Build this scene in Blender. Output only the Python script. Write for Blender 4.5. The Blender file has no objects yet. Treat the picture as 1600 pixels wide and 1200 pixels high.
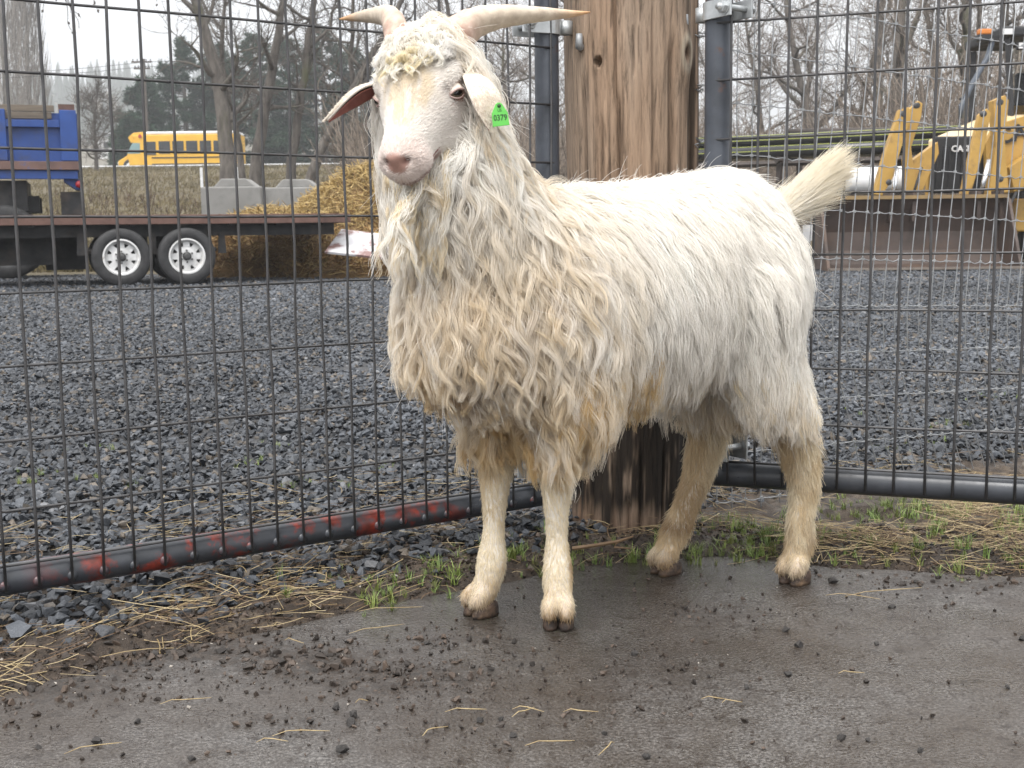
import bpy, bmesh, math, random
import numpy as np
from mathutils import Vector, Matrix
from mathutils.bvhtree import BVHTree

scene = bpy.context.scene
COL = scene.collection
PI = math.pi
rng = np.random.default_rng(7)
random.seed(7)

# ------------------------------------------------------------------ camera
FPX = 1900.0
CAMH = 0.585
PITCH = math.atan(237 / FPX)
ROLL = math.radians(-0.7)
cam = bpy.data.cameras.new('camera')
cam.sensor_width = 36.0
cam.lens = 36.0 * FPX / 1600.0
cam.clip_start = 0.02
cam.clip_end = 3000
cam.dof.use_dof = True
cam.dof.focus_distance = 1.85
cam.dof.aperture_fstop = 20
camo = bpy.data.objects.new('camera', cam)
COL.objects.link(camo)
CM = Matrix.Rotation(PI / 2 - PITCH, 4, 'X') @ Matrix.Rotation(ROLL, 4, 'Z')
camo.matrix_world = Matrix.Translation((0, 0, CAMH)) @ CM
scene.camera = camo
CR = np.array(CM.to_3x3())
CC = np.array([0, 0, CAMH])

# ------------------------------------------------------------------ sky, sun, exposure
world = bpy.data.worlds.new('World')
scene.world = world
world.use_nodes = True
wt = world.node_tree
wt.nodes.clear()
wo = wt.nodes.new('ShaderNodeOutputWorld')
SUN_EL, SUN_AZ = math.radians(58), math.radians(205)     # azimuth: where the light comes from, clockwise from +Y
sky = wt.nodes.new('ShaderNodeTexSky')
sky.sky_type = 'NISHITA'
sky.sun_disc = False
sky.sun_elevation = SUN_EL
sky.sun_rotation = SUN_AZ
sky.air_density = 1.0
sky.dust_density = 4.0
hs = wt.nodes.new('ShaderNodeHueSaturation')
hs.inputs['Saturation'].default_value = 0.25
bg1 = wt.nodes.new('ShaderNodeBackground')
bg1.inputs['Strength'].default_value = 0.05
wt.links.new(sky.outputs[0], hs.inputs['Color'])
wt.links.new(hs.outputs[0], bg1.inputs['Color'])
tc = wt.nodes.new('ShaderNodeTexCoord')
sx = wt.nodes.new('ShaderNodeSeparateXYZ')
wt.links.new(tc.outputs['Generated'], sx.inputs[0])
rp = wt.nodes.new('ShaderNodeValToRGB')                  # overcast: even cloud, brighter overhead
rp.color_ramp.elements[0].position = 0.0
rp.color_ramp.elements[0].color = (0.50, 0.52, 0.553, 1)
rp.color_ramp.elements[1].position = 0.9
rp.color_ramp.elements[1].color = (1.36, 1.34, 1.31, 1)
wt.links.new(sx.outputs['Z'], rp.inputs[0])
wn = wt.nodes.new('ShaderNodeTexNoise')
wn.inputs['Scale'].default_value = 2.2
wn.inputs['Detail'].default_value = 5
wt.links.new(tc.outputs['Generated'], wn.inputs['Vector'])
wr = wt.nodes.new('ShaderNodeMapRange')
wr.inputs['From Min'].default_value = 0.3
wr.inputs['From Max'].default_value = 0.7
wr.inputs['To Min'].default_value = 0.90
wr.inputs['To Max'].default_value = 1.06
wt.links.new(wn.outputs[0], wr.inputs[0])
wm = wt.nodes.new('ShaderNodeMix')
wm.data_type = 'RGBA'
wm.blend_type = 'MULTIPLY'
wm.inputs[0].default_value = 1.0
wt.links.new(rp.outputs[0], wm.inputs[6])
wt.links.new(wr.outputs[0], wm.inputs[7])
bg2 = wt.nodes.new('ShaderNodeBackground')
bg2.inputs['Strength'].default_value = 1.0
wt.links.new(wm.outputs[2], bg2.inputs['Color'])
wa = wt.nodes.new('ShaderNodeAddShader')
wt.links.new(bg1.outputs[0], wa.inputs[0])
wt.links.new(bg2.outputs[0], wa.inputs[1])
wt.links.new(wa.outputs[0], wo.inputs['Surface'])

sun = bpy.data.lights.new('sun', 'SUN')
sun.energy = 1.5
sun.angle = math.radians(30)
sun.color = (1.0, 0.975, 0.94)
suno = bpy.data.objects.new('sun', sun)
COL.objects.link(suno)
sd_ = Vector((math.sin(SUN_AZ) * math.cos(SUN_EL), math.cos(SUN_AZ) * math.cos(SUN_EL), math.sin(SUN_EL)))
suno.rotation_euler = sd_.to_track_quat('Z', 'Y').to_euler()

scene.view_settings.view_transform = 'Standard'
scene.view_settings.look = 'None'
scene.view_settings.exposure = 0.72
scene.view_settings.gamma = 1.0
scene.view_settings.use_curve_mapping = False
scene.render.engine = 'CYCLES'
scene.cycles.use_denoising = True
scene.cycles.max_bounces = 6
scene.cycles.diffuse_bounces = 4
scene.cycles.glossy_bounces = 2
scene.cycles.transmission_bounces = 6
scene.cycles.transparent_max_bounces = 8
scene.cycles.volume_bounces = 0
scene.cycles.caustics_reflective = False
scene.cycles.caustics_refractive = False
scene.cycles_curves.shape = 'RIBBONS'
scene.cycles_curves.subdivisions = 2

# ------------------------------------------------------------------ helpers
def ray(px, py):
    return CR @ np.array([(px - 800) / FPX, -(py - 600) / FPX, -1.0])
def at(px, py, Y):
    """the point at distance Y (metres into the scene) seen in photograph pixel (px, py)"""
    d = ray(px, py)
    return CC + d * (Y / d[1])
def gr(px, py, z=0.0):
    d = ray(px, py)
    return CC + d * ((z - CAMH) / d[2])

def _h(i, j, k, s):
    n = (i * 374761393 + j * 668265263 + k * 2147483647 + s * 974634777).astype(np.int64) & 0xffffffff
    n = ((n ^ (n >> 13)) * 1274126177) & 0xffffffff
    n = ((n ^ (n >> 16)) * 2246822519) & 0xffffffff
    return ((n ^ (n >> 15)) & 0xffffff) / float(0xffffff)
def vnoise(x, y, z=0.0, s=0):
    """value noise 0..1"""
    x, y, z = np.broadcast_arrays(np.asarray(x, float), np.asarray(y, float), np.asarray(z, float))
    i, j, k = np.floor(x).astype(np.int64), np.floor(y).astype(np.int64), np.floor(z).astype(np.int64)
    u, v, w = x - i, y - j, z - k
    u, v, w = u * u * (3 - 2 * u), v * v * (3 - 2 * v), w * w * (3 - 2 * w)
    r = 0
    for a in (0, 1):
        for b in (0, 1):
            for c in (0, 1):
                r = r + _h(i + a, j + b, k + c, s) * (u if a else 1 - u) * (v if b else 1 - v) * (w if c else 1 - w)
    return r
def fbm(x, y, z=0.0, s=0, o=4):
    r, a, t = 0, 0.5, 0
    for q in range(o):
        r = r + a * vnoise(np.asarray(x) * 2 ** q, np.asarray(y) * 2 ** q, np.asarray(z) * 2 ** q, s + q)
        t += a
        a *= 0.5
    return r / t
def smooth(a, b, x):
    t = np.clip((x - a) / (b - a), 0, 1)
    return t * t * (3 - 2 * t)
def norm(v):
    v = np.asarray(v, float)
    return v / (np.linalg.norm(v, axis=-1, keepdims=True) + 1e-12)

def tag(o, label=None, cat=None, group=None, kind=None):
    if label: o['label'] = label
    if cat: o['category'] = cat
    if group: o['group'] = group
    if kind: o['kind'] = kind
    return o
def empty(name, loc, label=None, cat=None, group=None):
    o = bpy.data.objects.new(name, None)
    o.empty_display_size = 0.1
    COL.objects.link(o)
    o.location = tuple(float(c) for c in loc)
    return tag(o, label, cat, group)
def world_offset(o):
    t = Vector((0, 0, 0))
    while o is not None:
        if o.type == 'EMPTY':
            t = t + o.location
        o = o.parent
    return t
def adopt(o, parent):
    o.parent = parent
    if parent is not None:
        if parent.type == 'EMPTY':           # shapes are built in world coordinates; a mesh parent stands at the origin
            o.matrix_parent_inverse = Matrix.Translation(-world_offset(parent))
    return o
def link(name, data, mat=None, parent=None):
    o = bpy.data.objects.new(name, data)
    COL.objects.link(o)
    if mat is not None and data is not None:
        data.materials.append(mat)
    return adopt(o, parent)

class MB:
    def __init__(s):
        s.v, s.f = [], []
    def add(s, v, f):
        b = len(s.v)
        s.v += [tuple(float(c) for c in p) for p in v]
        s.f += [tuple(b + i for i in q) for q in f]
        return s
    def box(s, c, size, R=None, taper=1.0):
        x, y, z = [q / 2 for q in size]
        v = np.array([(-x, -y, -z), (x, -y, -z), (x, y, -z), (-x, y, -z), (-x * taper, -y * taper, z), (x * taper, -y * taper, z), (x * taper, y * taper, z), (-x * taper, y * taper, z)])
        if R is not None:
            v = v @ np.asarray(R).T
        return s.add(v + np.asarray(c), [(3, 2, 1, 0), (4, 5, 6, 7), (0, 1, 5, 4), (1, 2, 6, 5), (2, 3, 7, 6), (3, 0, 4, 7)])
    def tube(s, pts, r, n=8, caps=True, flat=None):
        pts = np.asarray(pts, float)
        m = len(pts)
        r = np.broadcast_to(np.asarray(r, float), (m,)) if np.ndim(r) < 2 else r
        t = np.gradient(pts, axis=0)
        t = norm(t)
        up = np.array([0, 0, 1.0]) if abs(t[0][2]) < 0.9 else np.array([1.0, 0, 0])
        a = norm(np.cross(t[0], up))
        V = []
        for i in range(m):
            a = norm(a - t[i] * np.dot(a, t[i]))
            b = np.cross(t[i], a)
            for k in range(n):
                q = 2 * PI * k / n
                V.append(pts[i] + r[i] * (math.cos(q) * a + math.sin(q) * b * (flat or 1.0)))
        F = [(i * n + k, i * n + (k + 1) % n, (i + 1) * n + (k + 1) % n, (i + 1) * n + k) for i in range(m - 1) for k in range(n)]
        if caps:
            F += [tuple(range(n - 1, -1, -1)), tuple((m - 1) * n + k for k in range(n))]
        return s.add(V, F)
    def prism(s, poly, a, b, o=(0, 0, 0), U=(1, 0, 0), W=(0, 0, 1)):
        """poly (u,w) swept from a to b along U x W's normal (N)"""
        U, W, o = np.asarray(U, float), np.asarray(W, float), np.asarray(o, float)
        N = np.cross(W, U)
        n = len(poly)
        V = [o + U * p[0] + W * p[1] + N * a for p in poly] + [o + U * p[0] + W * p[1] + N * b for p in poly]
        F = [tuple(range(n)), tuple(range(2 * n - 1, n - 1, -1))] + [(i, n + i, n + (i + 1) % n, (i + 1) % n) for i in range(n)]
        return s.add(V, F)
    def lathe(s, prof, o, axis, n=32, closed=False):
        """prof: (r, t) pairs about axis through o"""
        ax = norm(axis)
        e = np.array([0, 0, 1.0]) if abs(ax[2]) < 0.9 else np.array([1.0, 0, 0])
        a = norm(np.cross(ax, e))
        b = np.cross(ax, a)
        V = [np.asarray(o) + ax * t + r * (math.cos(2 * PI * k / n) * a + math.sin(2 * PI * k / n) * b) for r, t in prof for k in range(n)]
        m = len(prof)
        F = [(i * n + k, i * n + (k + 1) % n, (i + 1) * n + (k + 1) % n, (i + 1) * n + k) for i in range(m - 1) for k in range(n)]
        if closed:
            F += [((m - 1) * n + k, (m - 1) * n + (k + 1) % n, (k + 1) % n, k) for k in range(n)]
        else:
            F += [tuple(range(n - 1, -1, -1)), tuple((m - 1) * n + k for k in range(n))]
        return s.add(V, F)
    def mesh(s, name, smooth_=False):
        me = bpy.data.meshes.new(name)
        me.from_pydata(s.v, [], s.f)
        bm = bmesh.new()
        bm.from_mesh(me)
        bmesh.ops.recalc_face_normals(bm, faces=bm.faces)
        bm.to_mesh(me)
        bm.free()
        if smooth_:
            me.shade_smooth()
        return me
    def build(s, name, mat, parent=None, smooth_=False, bevel=0):
        o = link(name, s.mesh(name, smooth_), mat, parent)
        if bevel:
            m = o.modifiers.new('bevel', 'BEVEL')
            m.width = bevel
            m.segments = 2
            m.limit_method = 'ANGLE'
        return o

def np_mesh(name, V, F, mat=None, parent=None, smooth_=False, cols=None):
    me = bpy.data.meshes.new(name)
    V = np.ascontiguousarray(V, dtype=np.float32)
    F = np.ascontiguousarray(F, dtype=np.int32)
    k = F.shape[1]
    me.vertices.add(len(V))
    me.vertices.foreach_set('co', V.ravel())
    me.loops.add(F.size)
    me.loops.foreach_set('vertex_index', F.ravel())
    me.polygons.add(len(F))
    me.polygons.foreach_set('loop_start', np.arange(0, F.size, k, dtype=np.int32))
    me.polygons.foreach_set('loop_total', np.full(len(F), k, dtype=np.int32))
    me.update(calc_edges=True)
    me.validate()
    if smooth_:
        me.shade_smooth()
    if cols:
        for nm, arr in cols.items():
            arr = np.asarray(arr, np.float32)
            if arr.ndim == 1:
                a = me.attributes.new(nm, 'FLOAT', 'POINT')
                a.data.foreach_set('value', arr)
            else:
                a = me.attributes.new(nm, 'FLOAT_COLOR', 'POINT')
                if arr.shape[1] == 3:
                    arr = np.c_[arr, np.ones(len(arr))]
                a.data.foreach_set('color', np.ascontiguousarray(arr, np.float32).ravel())
    return link(name, me, mat, parent)

def grid_mesh(name, X, Y, Z, mat, cols=None, smooth_=True):
    ny, nx = Z.shape
    V = np.stack([X, Y, Z], -1).reshape(-1, 3)
    i = np.arange((ny - 1) * (nx - 1))
    r, c = i // (nx - 1), i % (nx - 1)
    b = r * nx + c
    F = np.stack([b, b + 1, b + nx + 1, b + nx], 1)
    return np_mesh(name, V, F, mat, None, smooth_, {k: v.reshape((-1,) + v.shape[2:]) for k, v in (cols or {}).items()})

# ------------------------------------------------------------------ materials
def nodes_of(name):
    m = bpy.data.materials.new(name)
    m.use_nodes = True
    t = m.node_tree
    return m, t, t.nodes['Principled BSDF']
def N(t, kind, **kw):
    n = t.nodes.new(kind)
    for k, v in kw.items():
        if k in n.inputs.keys():
            n.inputs[k].default_value = v
        else:
            setattr(n, k, v)
    return n
def ramp(t, fac, stops):
    r = t.nodes.new('ShaderNodeValToRGB')
    e = r.color_ramp.elements
    while len(e) < len(stops):
        e.new(0.5)
    for q, (p, c) in zip(e, stops):
        q.position = p
        q.color = (c[0], c[1], c[2], 1) if np.ndim(c) else (c, c, c, 1)
    t.links.new(fac, r.inputs[0])
    return r.outputs[0]
def mixc(t, fac, a, b, mode='MIX'):
    m = t.nodes.new('ShaderNodeMix')
    m.data_type = 'RGBA'
    m.blend_type = mode
    for sock, v in ((m.inputs[0], fac), (m.inputs[6], a), (m.inputs[7], b)):
        if isinstance(v, bpy.types.NodeSocket):
            t.links.new(v, sock)
        elif np.ndim(v):
            sock.default_value = (v[0], v[1], v[2], 1)
        else:
            sock.default_value = v
    return m.outputs[2]
def noise(t, scale, detail=5, rough=0.55, stretch=None, vec=None, dist=0.0):
    n = N(t, 'ShaderNodeTexNoise', Scale=scale, Detail=detail, Roughness=rough, Distortion=dist)
    if vec is None:
        vec = N(t, 'ShaderNodeTexCoord').outputs['Object']
    if stretch:
        mp = t.nodes.new('ShaderNodeMapping')
        mp.inputs['Scale'].default_value = stretch
        t.links.new(vec, mp.inputs[0])
        vec = mp.outputs[0]
    t.links.new(vec, n.inputs['Vector'])
    return n.outputs[0]
def bump(t, b, h, strength=0.4, dist=0.005):
    n = N(t, 'ShaderNodeBump', Strength=strength, Distance=dist)
    t.links.new(h, n.inputs['Height'])
    t.links.new(n.outputs[0], b.inputs['Normal'])
def pmat(name, c1, c2=None, scale=8, rough=(0.5, 0.8), bmp=0.0, bscale=None, bdist=0.003, metal=0.0, spec=0.5, stretch=None, dirt=None, dscale=3.0, dth=(0.52, 0.66), coat=0.0):
    m, t, b = nodes_of(name)
    c2 = c2 or tuple(0.7 * c for c in c1)
    f = noise(t, scale, 6, 0.6, stretch)
    c = ramp(t, f, [(0.3, c2), (0.7, c1)])
    if dirt:
        d = ramp(t, noise(t, dscale, 7, 0.65, stretch), [(dth[0], 0.0), (dth[1], 1.0)])
        c = mixc(t, d, c, dirt)
    t.links.new(c, b.inputs['Base Color'])
    r = ramp(t, f, [(0.3, rough[1]), (0.7, rough[0])])
    t.links.new(r, b.inputs['Roughness'])
    b.inputs['Metallic'].default_value = metal
    b.inputs['Specular IOR Level'].default_value = spec
    b.inputs['Coat Weight'].default_value = coat
    if bmp:
        bump(t, b, noise(t, bscale or scale * 6, 5, 0.6, stretch), bmp, bdist)
    return m
def attr(t, name, kind='GEOMETRY'):
    a = t.nodes.new('ShaderNodeAttribute')
    a.attribute_name = name
    a.attribute_type = kind
    return a

# ------------------------------------------------------------------ scatter: one object of uncountable pieces
def scatter(name, pts, rot, scl, idx, protos, mat, label, cat, cols=None, parent=None):
    """pts (n,3) carry copies of the proto meshes; one 'stuff' object"""
    pts = np.asarray(pts, np.float32)
    me = bpy.data.meshes.new(name)
    me.vertices.add(len(pts))
    me.vertices.foreach_set('co', pts.ravel())
    for nm, ty, key, arr in (('rot', 'FLOAT_VECTOR', 'vector', rot), ('scl', 'FLOAT_VECTOR', 'vector', scl), ('idx', 'INT', 'value', idx), ('icol', 'FLOAT_COLOR', 'color', cols)):
        if arr is None:
            continue
        arr = np.asarray(arr)
        a = me.attributes.new(nm, ty, 'POINT')
        if ty == 'FLOAT_COLOR' and arr.shape[1] == 3:
            arr = np.c_[arr, np.ones(len(arr))]
        a.data.foreach_set(key, np.ascontiguousarray(arr, np.int32 if ty == 'INT' else np.float32).ravel())
    pc = bpy.data.collections.new(name + '_pieces')
    for i, pm in enumerate(protos):
        if not pm.materials:
            pm.materials.append(mat)
        po = bpy.data.objects.new('%s_piece_%02d' % (name, i), pm)
        pc.objects.link(po)
    ng = bpy.data.node_groups.new(name + '_scatter', 'GeometryNodeTree')
    ng.interface.new_socket('Geometry', in_out='INPUT', socket_type='NodeSocketGeometry')
    ng.interface.new_socket('Geometry', in_out='OUTPUT', socket_type='NodeSocketGeometry')
    gi, go = ng.nodes.new('NodeGroupInput'), ng.nodes.new('NodeGroupOutput')
    iop = ng.nodes.new('GeometryNodeInstanceOnPoints')
    ci = ng.nodes.new('GeometryNodeCollectionInfo')
    ci.inputs['Collection'].default_value = pc
    ci.inputs['Separate Children'].default_value = True
    ci.inputs['Reset Children'].default_value = True
    def na(nm, ty):
        n = ng.nodes.new('GeometryNodeInputNamedAttribute')
        n.data_type = ty
        n.inputs['Name'].default_value = nm
        return n.outputs[0]
    iop.inputs['Pick Instance'].default_value = True
    L = ng.links.new
    L(gi.outputs[0], iop.inputs['Points'])
    L(ci.outputs[0], iop.inputs['Instance'])
    L(na('idx', 'INT'), iop.inputs['Instance Index'])
    er = ng.nodes.new('FunctionNodeEulerToRotation')
    L(na('rot', 'FLOAT_VECTOR'), er.inputs[0])
    L(er.outputs[0], iop.inputs['Rotation'])
    L(na('scl', 'FLOAT_VECTOR'), iop.inputs['Scale'])
    L(iop.outputs[0], go.inputs[0])
    o = link(name, me, mat, parent)
    md = o.modifiers.new('scatter', 'NODES')
    md.node_group = ng
    if parent is None:
        tag(o, label, cat, None, 'stuff')
    else:
        tag(o, label, None, None, 'stuff')
    return o

def hull_stone(seed, flat=0.6, n=11):
    r = random.Random(seed)
    bm = bmesh.new()
    for _ in range(n):
        v = Vector((r.gauss(0, 1), r.gauss(0, 1), r.gauss(0, 1))).normalized() * r.uniform(0.75, 1.0)
        bm.verts.new((v.x * 0.5, v.y * 0.38, v.z * 0.5 * flat))
    g = bmesh.ops.convex_hull(bm, input=bm.verts)
    bmesh.ops.delete(bm, geom=[e for e in g['geom_interior'] if isinstance(e, bmesh.types.BMVert)], context='VERTS')
    me = bpy.data.meshes.new('stone_shape')
    bm.to_mesh(me)
    bm.free()
    return me
def straw_blade(seed, bend=0.12, w=0.012, n=4):
    r = random.Random(seed)
    V, F = [], []
    k1, k2 = r.uniform(-bend, bend), r.uniform(-bend, bend) * 0.5
    for i in range(n + 1):
        t = i / n - 0.5
        y = k1 * (0.25 - t * t) * 4 * 0.5
        z = k2 * (0.25 - t * t) * 4 * 0.5
        V += [(t, y - w, z), (t, y, z + w * 0.9), (t, y + w, z)]
    for i in range(n):
        b = i * 3
        F += [(b, b + 3, b + 4, b + 1), (b + 1, b + 4, b + 5, b + 2), (b + 2, b + 5, b + 3, b)]
    me = bpy.data.meshes.new('straw_shape')
    me.from_pydata(V, [], F)
    return me
def grass_tuft(seed, nb=11):
    r = random.Random(seed)
    V, F = [], []
    for _ in range(nb):
        a = r.uniform(0, 2 * PI)
        lean = r.uniform(0.2, 1.15)
        L = r.uniform(0.55, 1.0)
        w = r.uniform(0.025, 0.045)
        bx, by = r.gauss(0, 0.12), r.gauss(0, 0.12)
        d = np.array([math.cos(a), math.sin(a), 0])
        s = np.array([-d[1], d[0], 0])
        b0 = len(V)
        for i in range(4):
            q = i / 3
            p = np.array([bx, by, 0]) + d * lean * L * q ** 1.7 + np.array([0, 0, L * (q - 0.35 * lean * q * q)])
            ww = w * (1 - q) ** 0.7
            V += [tuple(p - s * ww), tuple(p + s * ww)]
        for i in range(3):
            b = b0 + 2 * i
            F.append((b, b + 1, b + 3, b + 2))
    me = bpy.data.meshes.new('tuft_shape')
    me.from_pydata(V, [], F)
    return me

# ================================================================== THE GROUND
EX = np.array([-6.0, -2.0, -1.2, -0.672, -0.511, -0.302, -0.171, 0.11, 0.239, 0.381, 0.548, 0.859, 1.6, 3.0, 6.0])
EY = np.array([-3.2, 0.35, 1.02, 1.50, 1.67, 1.82, 1.915, 2.10, 2.137, 2.152, 2.085, 1.992, 1.78, 1.3, 0.2])
def edge_y(x):
    x = np.asarray(x, float)
    return np.interp(x, EX, EY) + 0.022 * (fbm(x * 7, 0.3, 0, 11) - 0.5) * 2
def sd_edge(x, y):
    return (y - edge_y(x)) * 0.84
def gate_y(x):
    x = np.asarray(x, float)
    return np.where(x < 0.05, 1.744 + (x + 0.758) * 0.685, np.where(x < 0.41, 2.30 + (x - 0.05) * 0.34, 2.42 + (x - 0.41) * 0.6))
def terrain(x, y):
    """the land beyond the yard: a bank up to the road on the left, lower scrub land on the right"""
    left = smooth(9, -1, x - 0.05 * y)
    y = np.where(y < 100, np.maximum(y - 2.5 * smooth(60, 20, y), np.minimum(y, 18.9)), y)
    z = -0.03 + left * (smooth(19, 82, y) * 0.45 + np.clip((y - 19) / 63, 0, 1) * 0.55) * 5.1 + (1 - left) * smooth(20, 70, y) * 2.2
    z = z + smooth(150, 800, y) * 62 * (0.35 + 1.2 * fbm(x * 0.004 + 3.3, y * 0.003, 0, 5)) * smooth(.15, -.22, x / np.maximum(y, 1))
    z = z + smooth(19, 24, y) * 0.25 * (fbm(x * 0.35, y * 0.35, 0, 21) - 0.5)
    return z

# land: one sheet out to the hills
m_field, t, b = nodes_of('dry_field_grass')
c = ramp(t, noise(t, 0.7, 10, 0.8), [(0.34, (0.045, 0.036, 0.020)), (0.5, (0.135, 0.108, 0.062)), (0.66, (0.085, 0.082, 0.036))])
c = mixc(t, ramp(t, noise(t, 0.12, 5, 0.6), [(0.5, 0.0), (0.66, 0.8)]), c, (0.10, 0.085, 0.055))
t.links.new(c, b.inputs['Base Color'])
b.inputs['Roughness'].default_value = 0.95
bump(t, b, noise(t, 14, 6, 0.7), 0.8, 0.08)
ys = np.concatenate([np.linspace(-12, 16, 15), np.linspace(18, 100, 83), np.geomspace(104, 1500, 46)])
us = np.linspace(-1, 1, 121)
gx = np.sign(us) * np.abs(us) ** 1.6
X = gx[None, :] * (30 + 0.9 * np.clip(ys, 0, None))[:, None]
Y = np.repeat(ys[:, None], 121, 1)
land = grid_mesh('ground', X, Y, terrain(X, Y), m_field)
tag(land, 'dry grassy land behind the yard rising to the road', 'ground', None, 'structure')

# yard under the gravel
m_yard = pmat('yard_base', (0.045, 0.045, 0.048), (0.02, 0.02, 0.022), 60, (0.5, 0.8), 0.8, 140, 0.01, dirt=(0.07, 0.055, 0.04), dscale=2.0, dth=(0.6, 0.75))
xs_ = np.linspace(-14, 14, 141)
yy_ = np.concatenate([np.linspace(-6, 4.4, 53), np.linspace(4.6, 19.4, 75)])
X, Y = np.meshgrid(xs_, yy_)
Z = -0.012 + 0.018 * (fbm(X * 1.3, Y * 1.3, 0, 3) - 0.5) - 0.05 * smooth(0.1, -0.1, sd_edge(X, Y))
yard = grid_mesh('gravel_yard', X, Y, Z, m_yard)
tag(yard, 'dark yard surface under the loose gravel', 'yard', None, 'structure')

# dirt verge between the paving and the gates
m_soil, t, b = nodes_of('verge_soil')
f1 = noise(t, 30, 8, 0.7)
c = ramp(t, f1, [(0.32, (0.016, 0.011, 0.008)), (0.5, (0.05, 0.036, 0.026)), (0.7, (0.12, 0.09, 0.062))])
t.links.new(c, b.inputs['Base Color'])
t.links.new(ramp(t, noise(t, 9, 4), [(0.35, 0.35), (0.65, 0.9)]), b.inputs['Roughness'])
bump(t, b, noise(t, 120, 6, 0.7), 0.9, 0.006)
xs_ = np.linspace(-2.2, 2.2, 441)
yy_ = np.linspace(0.2, 3.4, 321)
X, Y = np.meshgrid(xs_, yy_)
def verge_z(X, Y):
    s = sd_edge(X, Y)
    hum = fbm(X * 9, Y * 9, 0, 31)
    mask = smooth(-0.012, 0.05, s)
    far = 1 - smooth(0.0, 0.5, Y - gate_y(X) - 0.05)
    return -0.012 + mask * (0.010 + 0.032 * hum * far + 0.030 * (fbm(X * 34, Y * 34, 0, 33) - 0.5) * far) - 0.02 * (1 - far)
Z = verge_z(X, Y)
keep = (sd_edge(X, Y) > -0.06) & (Y - gate_y(X) < 0.75)
vg = grid_mesh('verge', X, Y, Z, m_soil)
bm = bmesh.new()
bm.from_mesh(vg.data)
kf = keep.ravel()
bm.verts.ensure_lookup_table()
bmesh.ops.delete(bm, geom=[v for v in bm.verts if not kf[v.index]], context='VERTS')
bm.to_mesh(vg.data)
bm.free()
tag(vg, 'strip of muddy soil along the edge of the paving', 'soil', None, 'structure')

# wet paving
MUD = [(gr(330, 1015), 0.13, 1.0), (gr(470, 1035), 0.14, 1.0), (gr(620, 1060), 0.14, 0.8), (gr(160, 1040), 0.14, 0.9), (gr(40, 1075), 0.16, 0.9), (gr(700, 1000), 0.08, 0.7),
       (gr(820, 1040), 0.12, 0.35), (gr(1000, 1060), 0.16, 0.3), (gr(480, 1120), 0.12, 0.35), (gr(760, 1100), 0.2, 0.3), (gr(1120, 960), 0.1, 0.25), (gr(1500, 905), 0.18, 0.5), (gr(1300, 890), 0.1, 0.4)]
def mud(X, Y):
    r = 0 * X
    for p, s, a in MUD:
        r = np.maximum(r, a * np.exp(-(((X - p[0]) / s) ** 2 + ((Y - p[1]) / (s * 0.6)) ** 2)))
    return np.clip(r * (0.55 + 0.9 * fbm(X * 14, Y * 14, 0, 41)), 0, 1)
WET = [(gr(900, 930), .30, 1.0), (gr(700, 965), .16, .8), (gr(1120, 900), .25, 1.0), (gr(800, 1010), .22, .7), (gr(1000, 1010), .3, .6), (gr(560, 1000), .15, .6), (gr(1300, 950), .2, .4)]
def wet(X, Y):
    r = 0 * X
    for p, s_, a in WET:
        r = np.maximum(r, a * np.exp(-(((X - p[0]) / s_) ** 2 + ((Y - p[1]) / (s_ * 0.55)) ** 2)))
    return np.clip(r * (0.5 + fbm(X * 7, Y * 7, 0, 43)), 0, 1)
m_slab, t, b = nodes_of('wet_paving')
mu = attr(t, 'mud').outputs['Fac']
fine = noise(t, 210, 6, 0.8)
grit = N(t, 'ShaderNodeTexVoronoi', Scale=230.0)
t.links.new(N(t, 'ShaderNodeTexCoord').outputs['Object'], grit.inputs['Vector'])
mid = noise(t, 16, 7, 0.7)
big = noise(t, 2.6, 5, 0.6)
c = ramp(t, fine, [(0.36, (0.014, 0.0125, 0.0115)), (0.48, (0.066, 0.060, 0.056)), (0.60, (0.19, 0.178, 0.168))])
csp = ramp(t, noise(t, 330, 3, 0.6), [(0.64, 0.0), (0.70, 1.0)])
c = mixc(t, csp, c, (0.36, 0.34, 0.32))
c = mixc(t, ramp(t, mid, [(0.46, 0.0), (0.64, 0.6)]), c, (0.036, 0.028, 0.022))
c = mixc(t, ramp(t, big, [(0.42, 0.0), (0.60, 0.65)]), c, (0.044, 0.031, 0.021))
c = mixc(t, ramp(t, noise(t, 42, 6, 0.75), [(0.54, 0.0), (0.62, 0.9)]), c, (0.024, 0.0165, 0.012))
mudf = N(t, 'ShaderNodeMath', operation='MULTIPLY')
t.links.new(mu, mudf.inputs[0])
t.links.new(ramp(t, noise(t, 55, 7, 0.7), [(0.36, 0.35), (0.56, 1.6)]), mudf.inputs[1])
mudf.use_clamp = True
c = mixc(t, mudf.outputs[0], c, ramp(t, noise(t, 90, 5), [(0.3, (0.010, 0.007, 0.005)), (0.7, (0.042, 0.029, 0.020))]))
wt_ = attr(t, 'wet').outputs['Fac']
c = mixc(t, ramp(t, wt_, [(0.1, 0.0), (0.8, 0.55)]), c, (0.045, 0.038, 0.033))
t.links.new(c, b.inputs['Base Color'])
wetn = noise(t, 7.5, 6, 0.62)
r1 = ramp(t, wetn, [(0.36, 0.12), (0.50, 0.28), (0.66, 0.48)])
r1 = mixc(t, ramp(t, wt_, [(0.1, 0.0), (0.6, 1.0)]), r1, (0.06, 0.06, 0.06))
r2 = mixc(t, mudf.outputs[0], r1, (0.62, 0.62, 0.62))
t.links.new(r2, b.inputs['Roughness'])
b.inputs['Specular IOR Level'].default_value = 0.7
hh = N(t, 'ShaderNodeMath', operation='ADD')
t.links.new(fine, hh.inputs[0])
t.links.new(grit.outputs['Distance'], hh.inputs[1])
h2 = N(t, 'ShaderNodeMath', operation='MULTIPLY_ADD')
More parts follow.
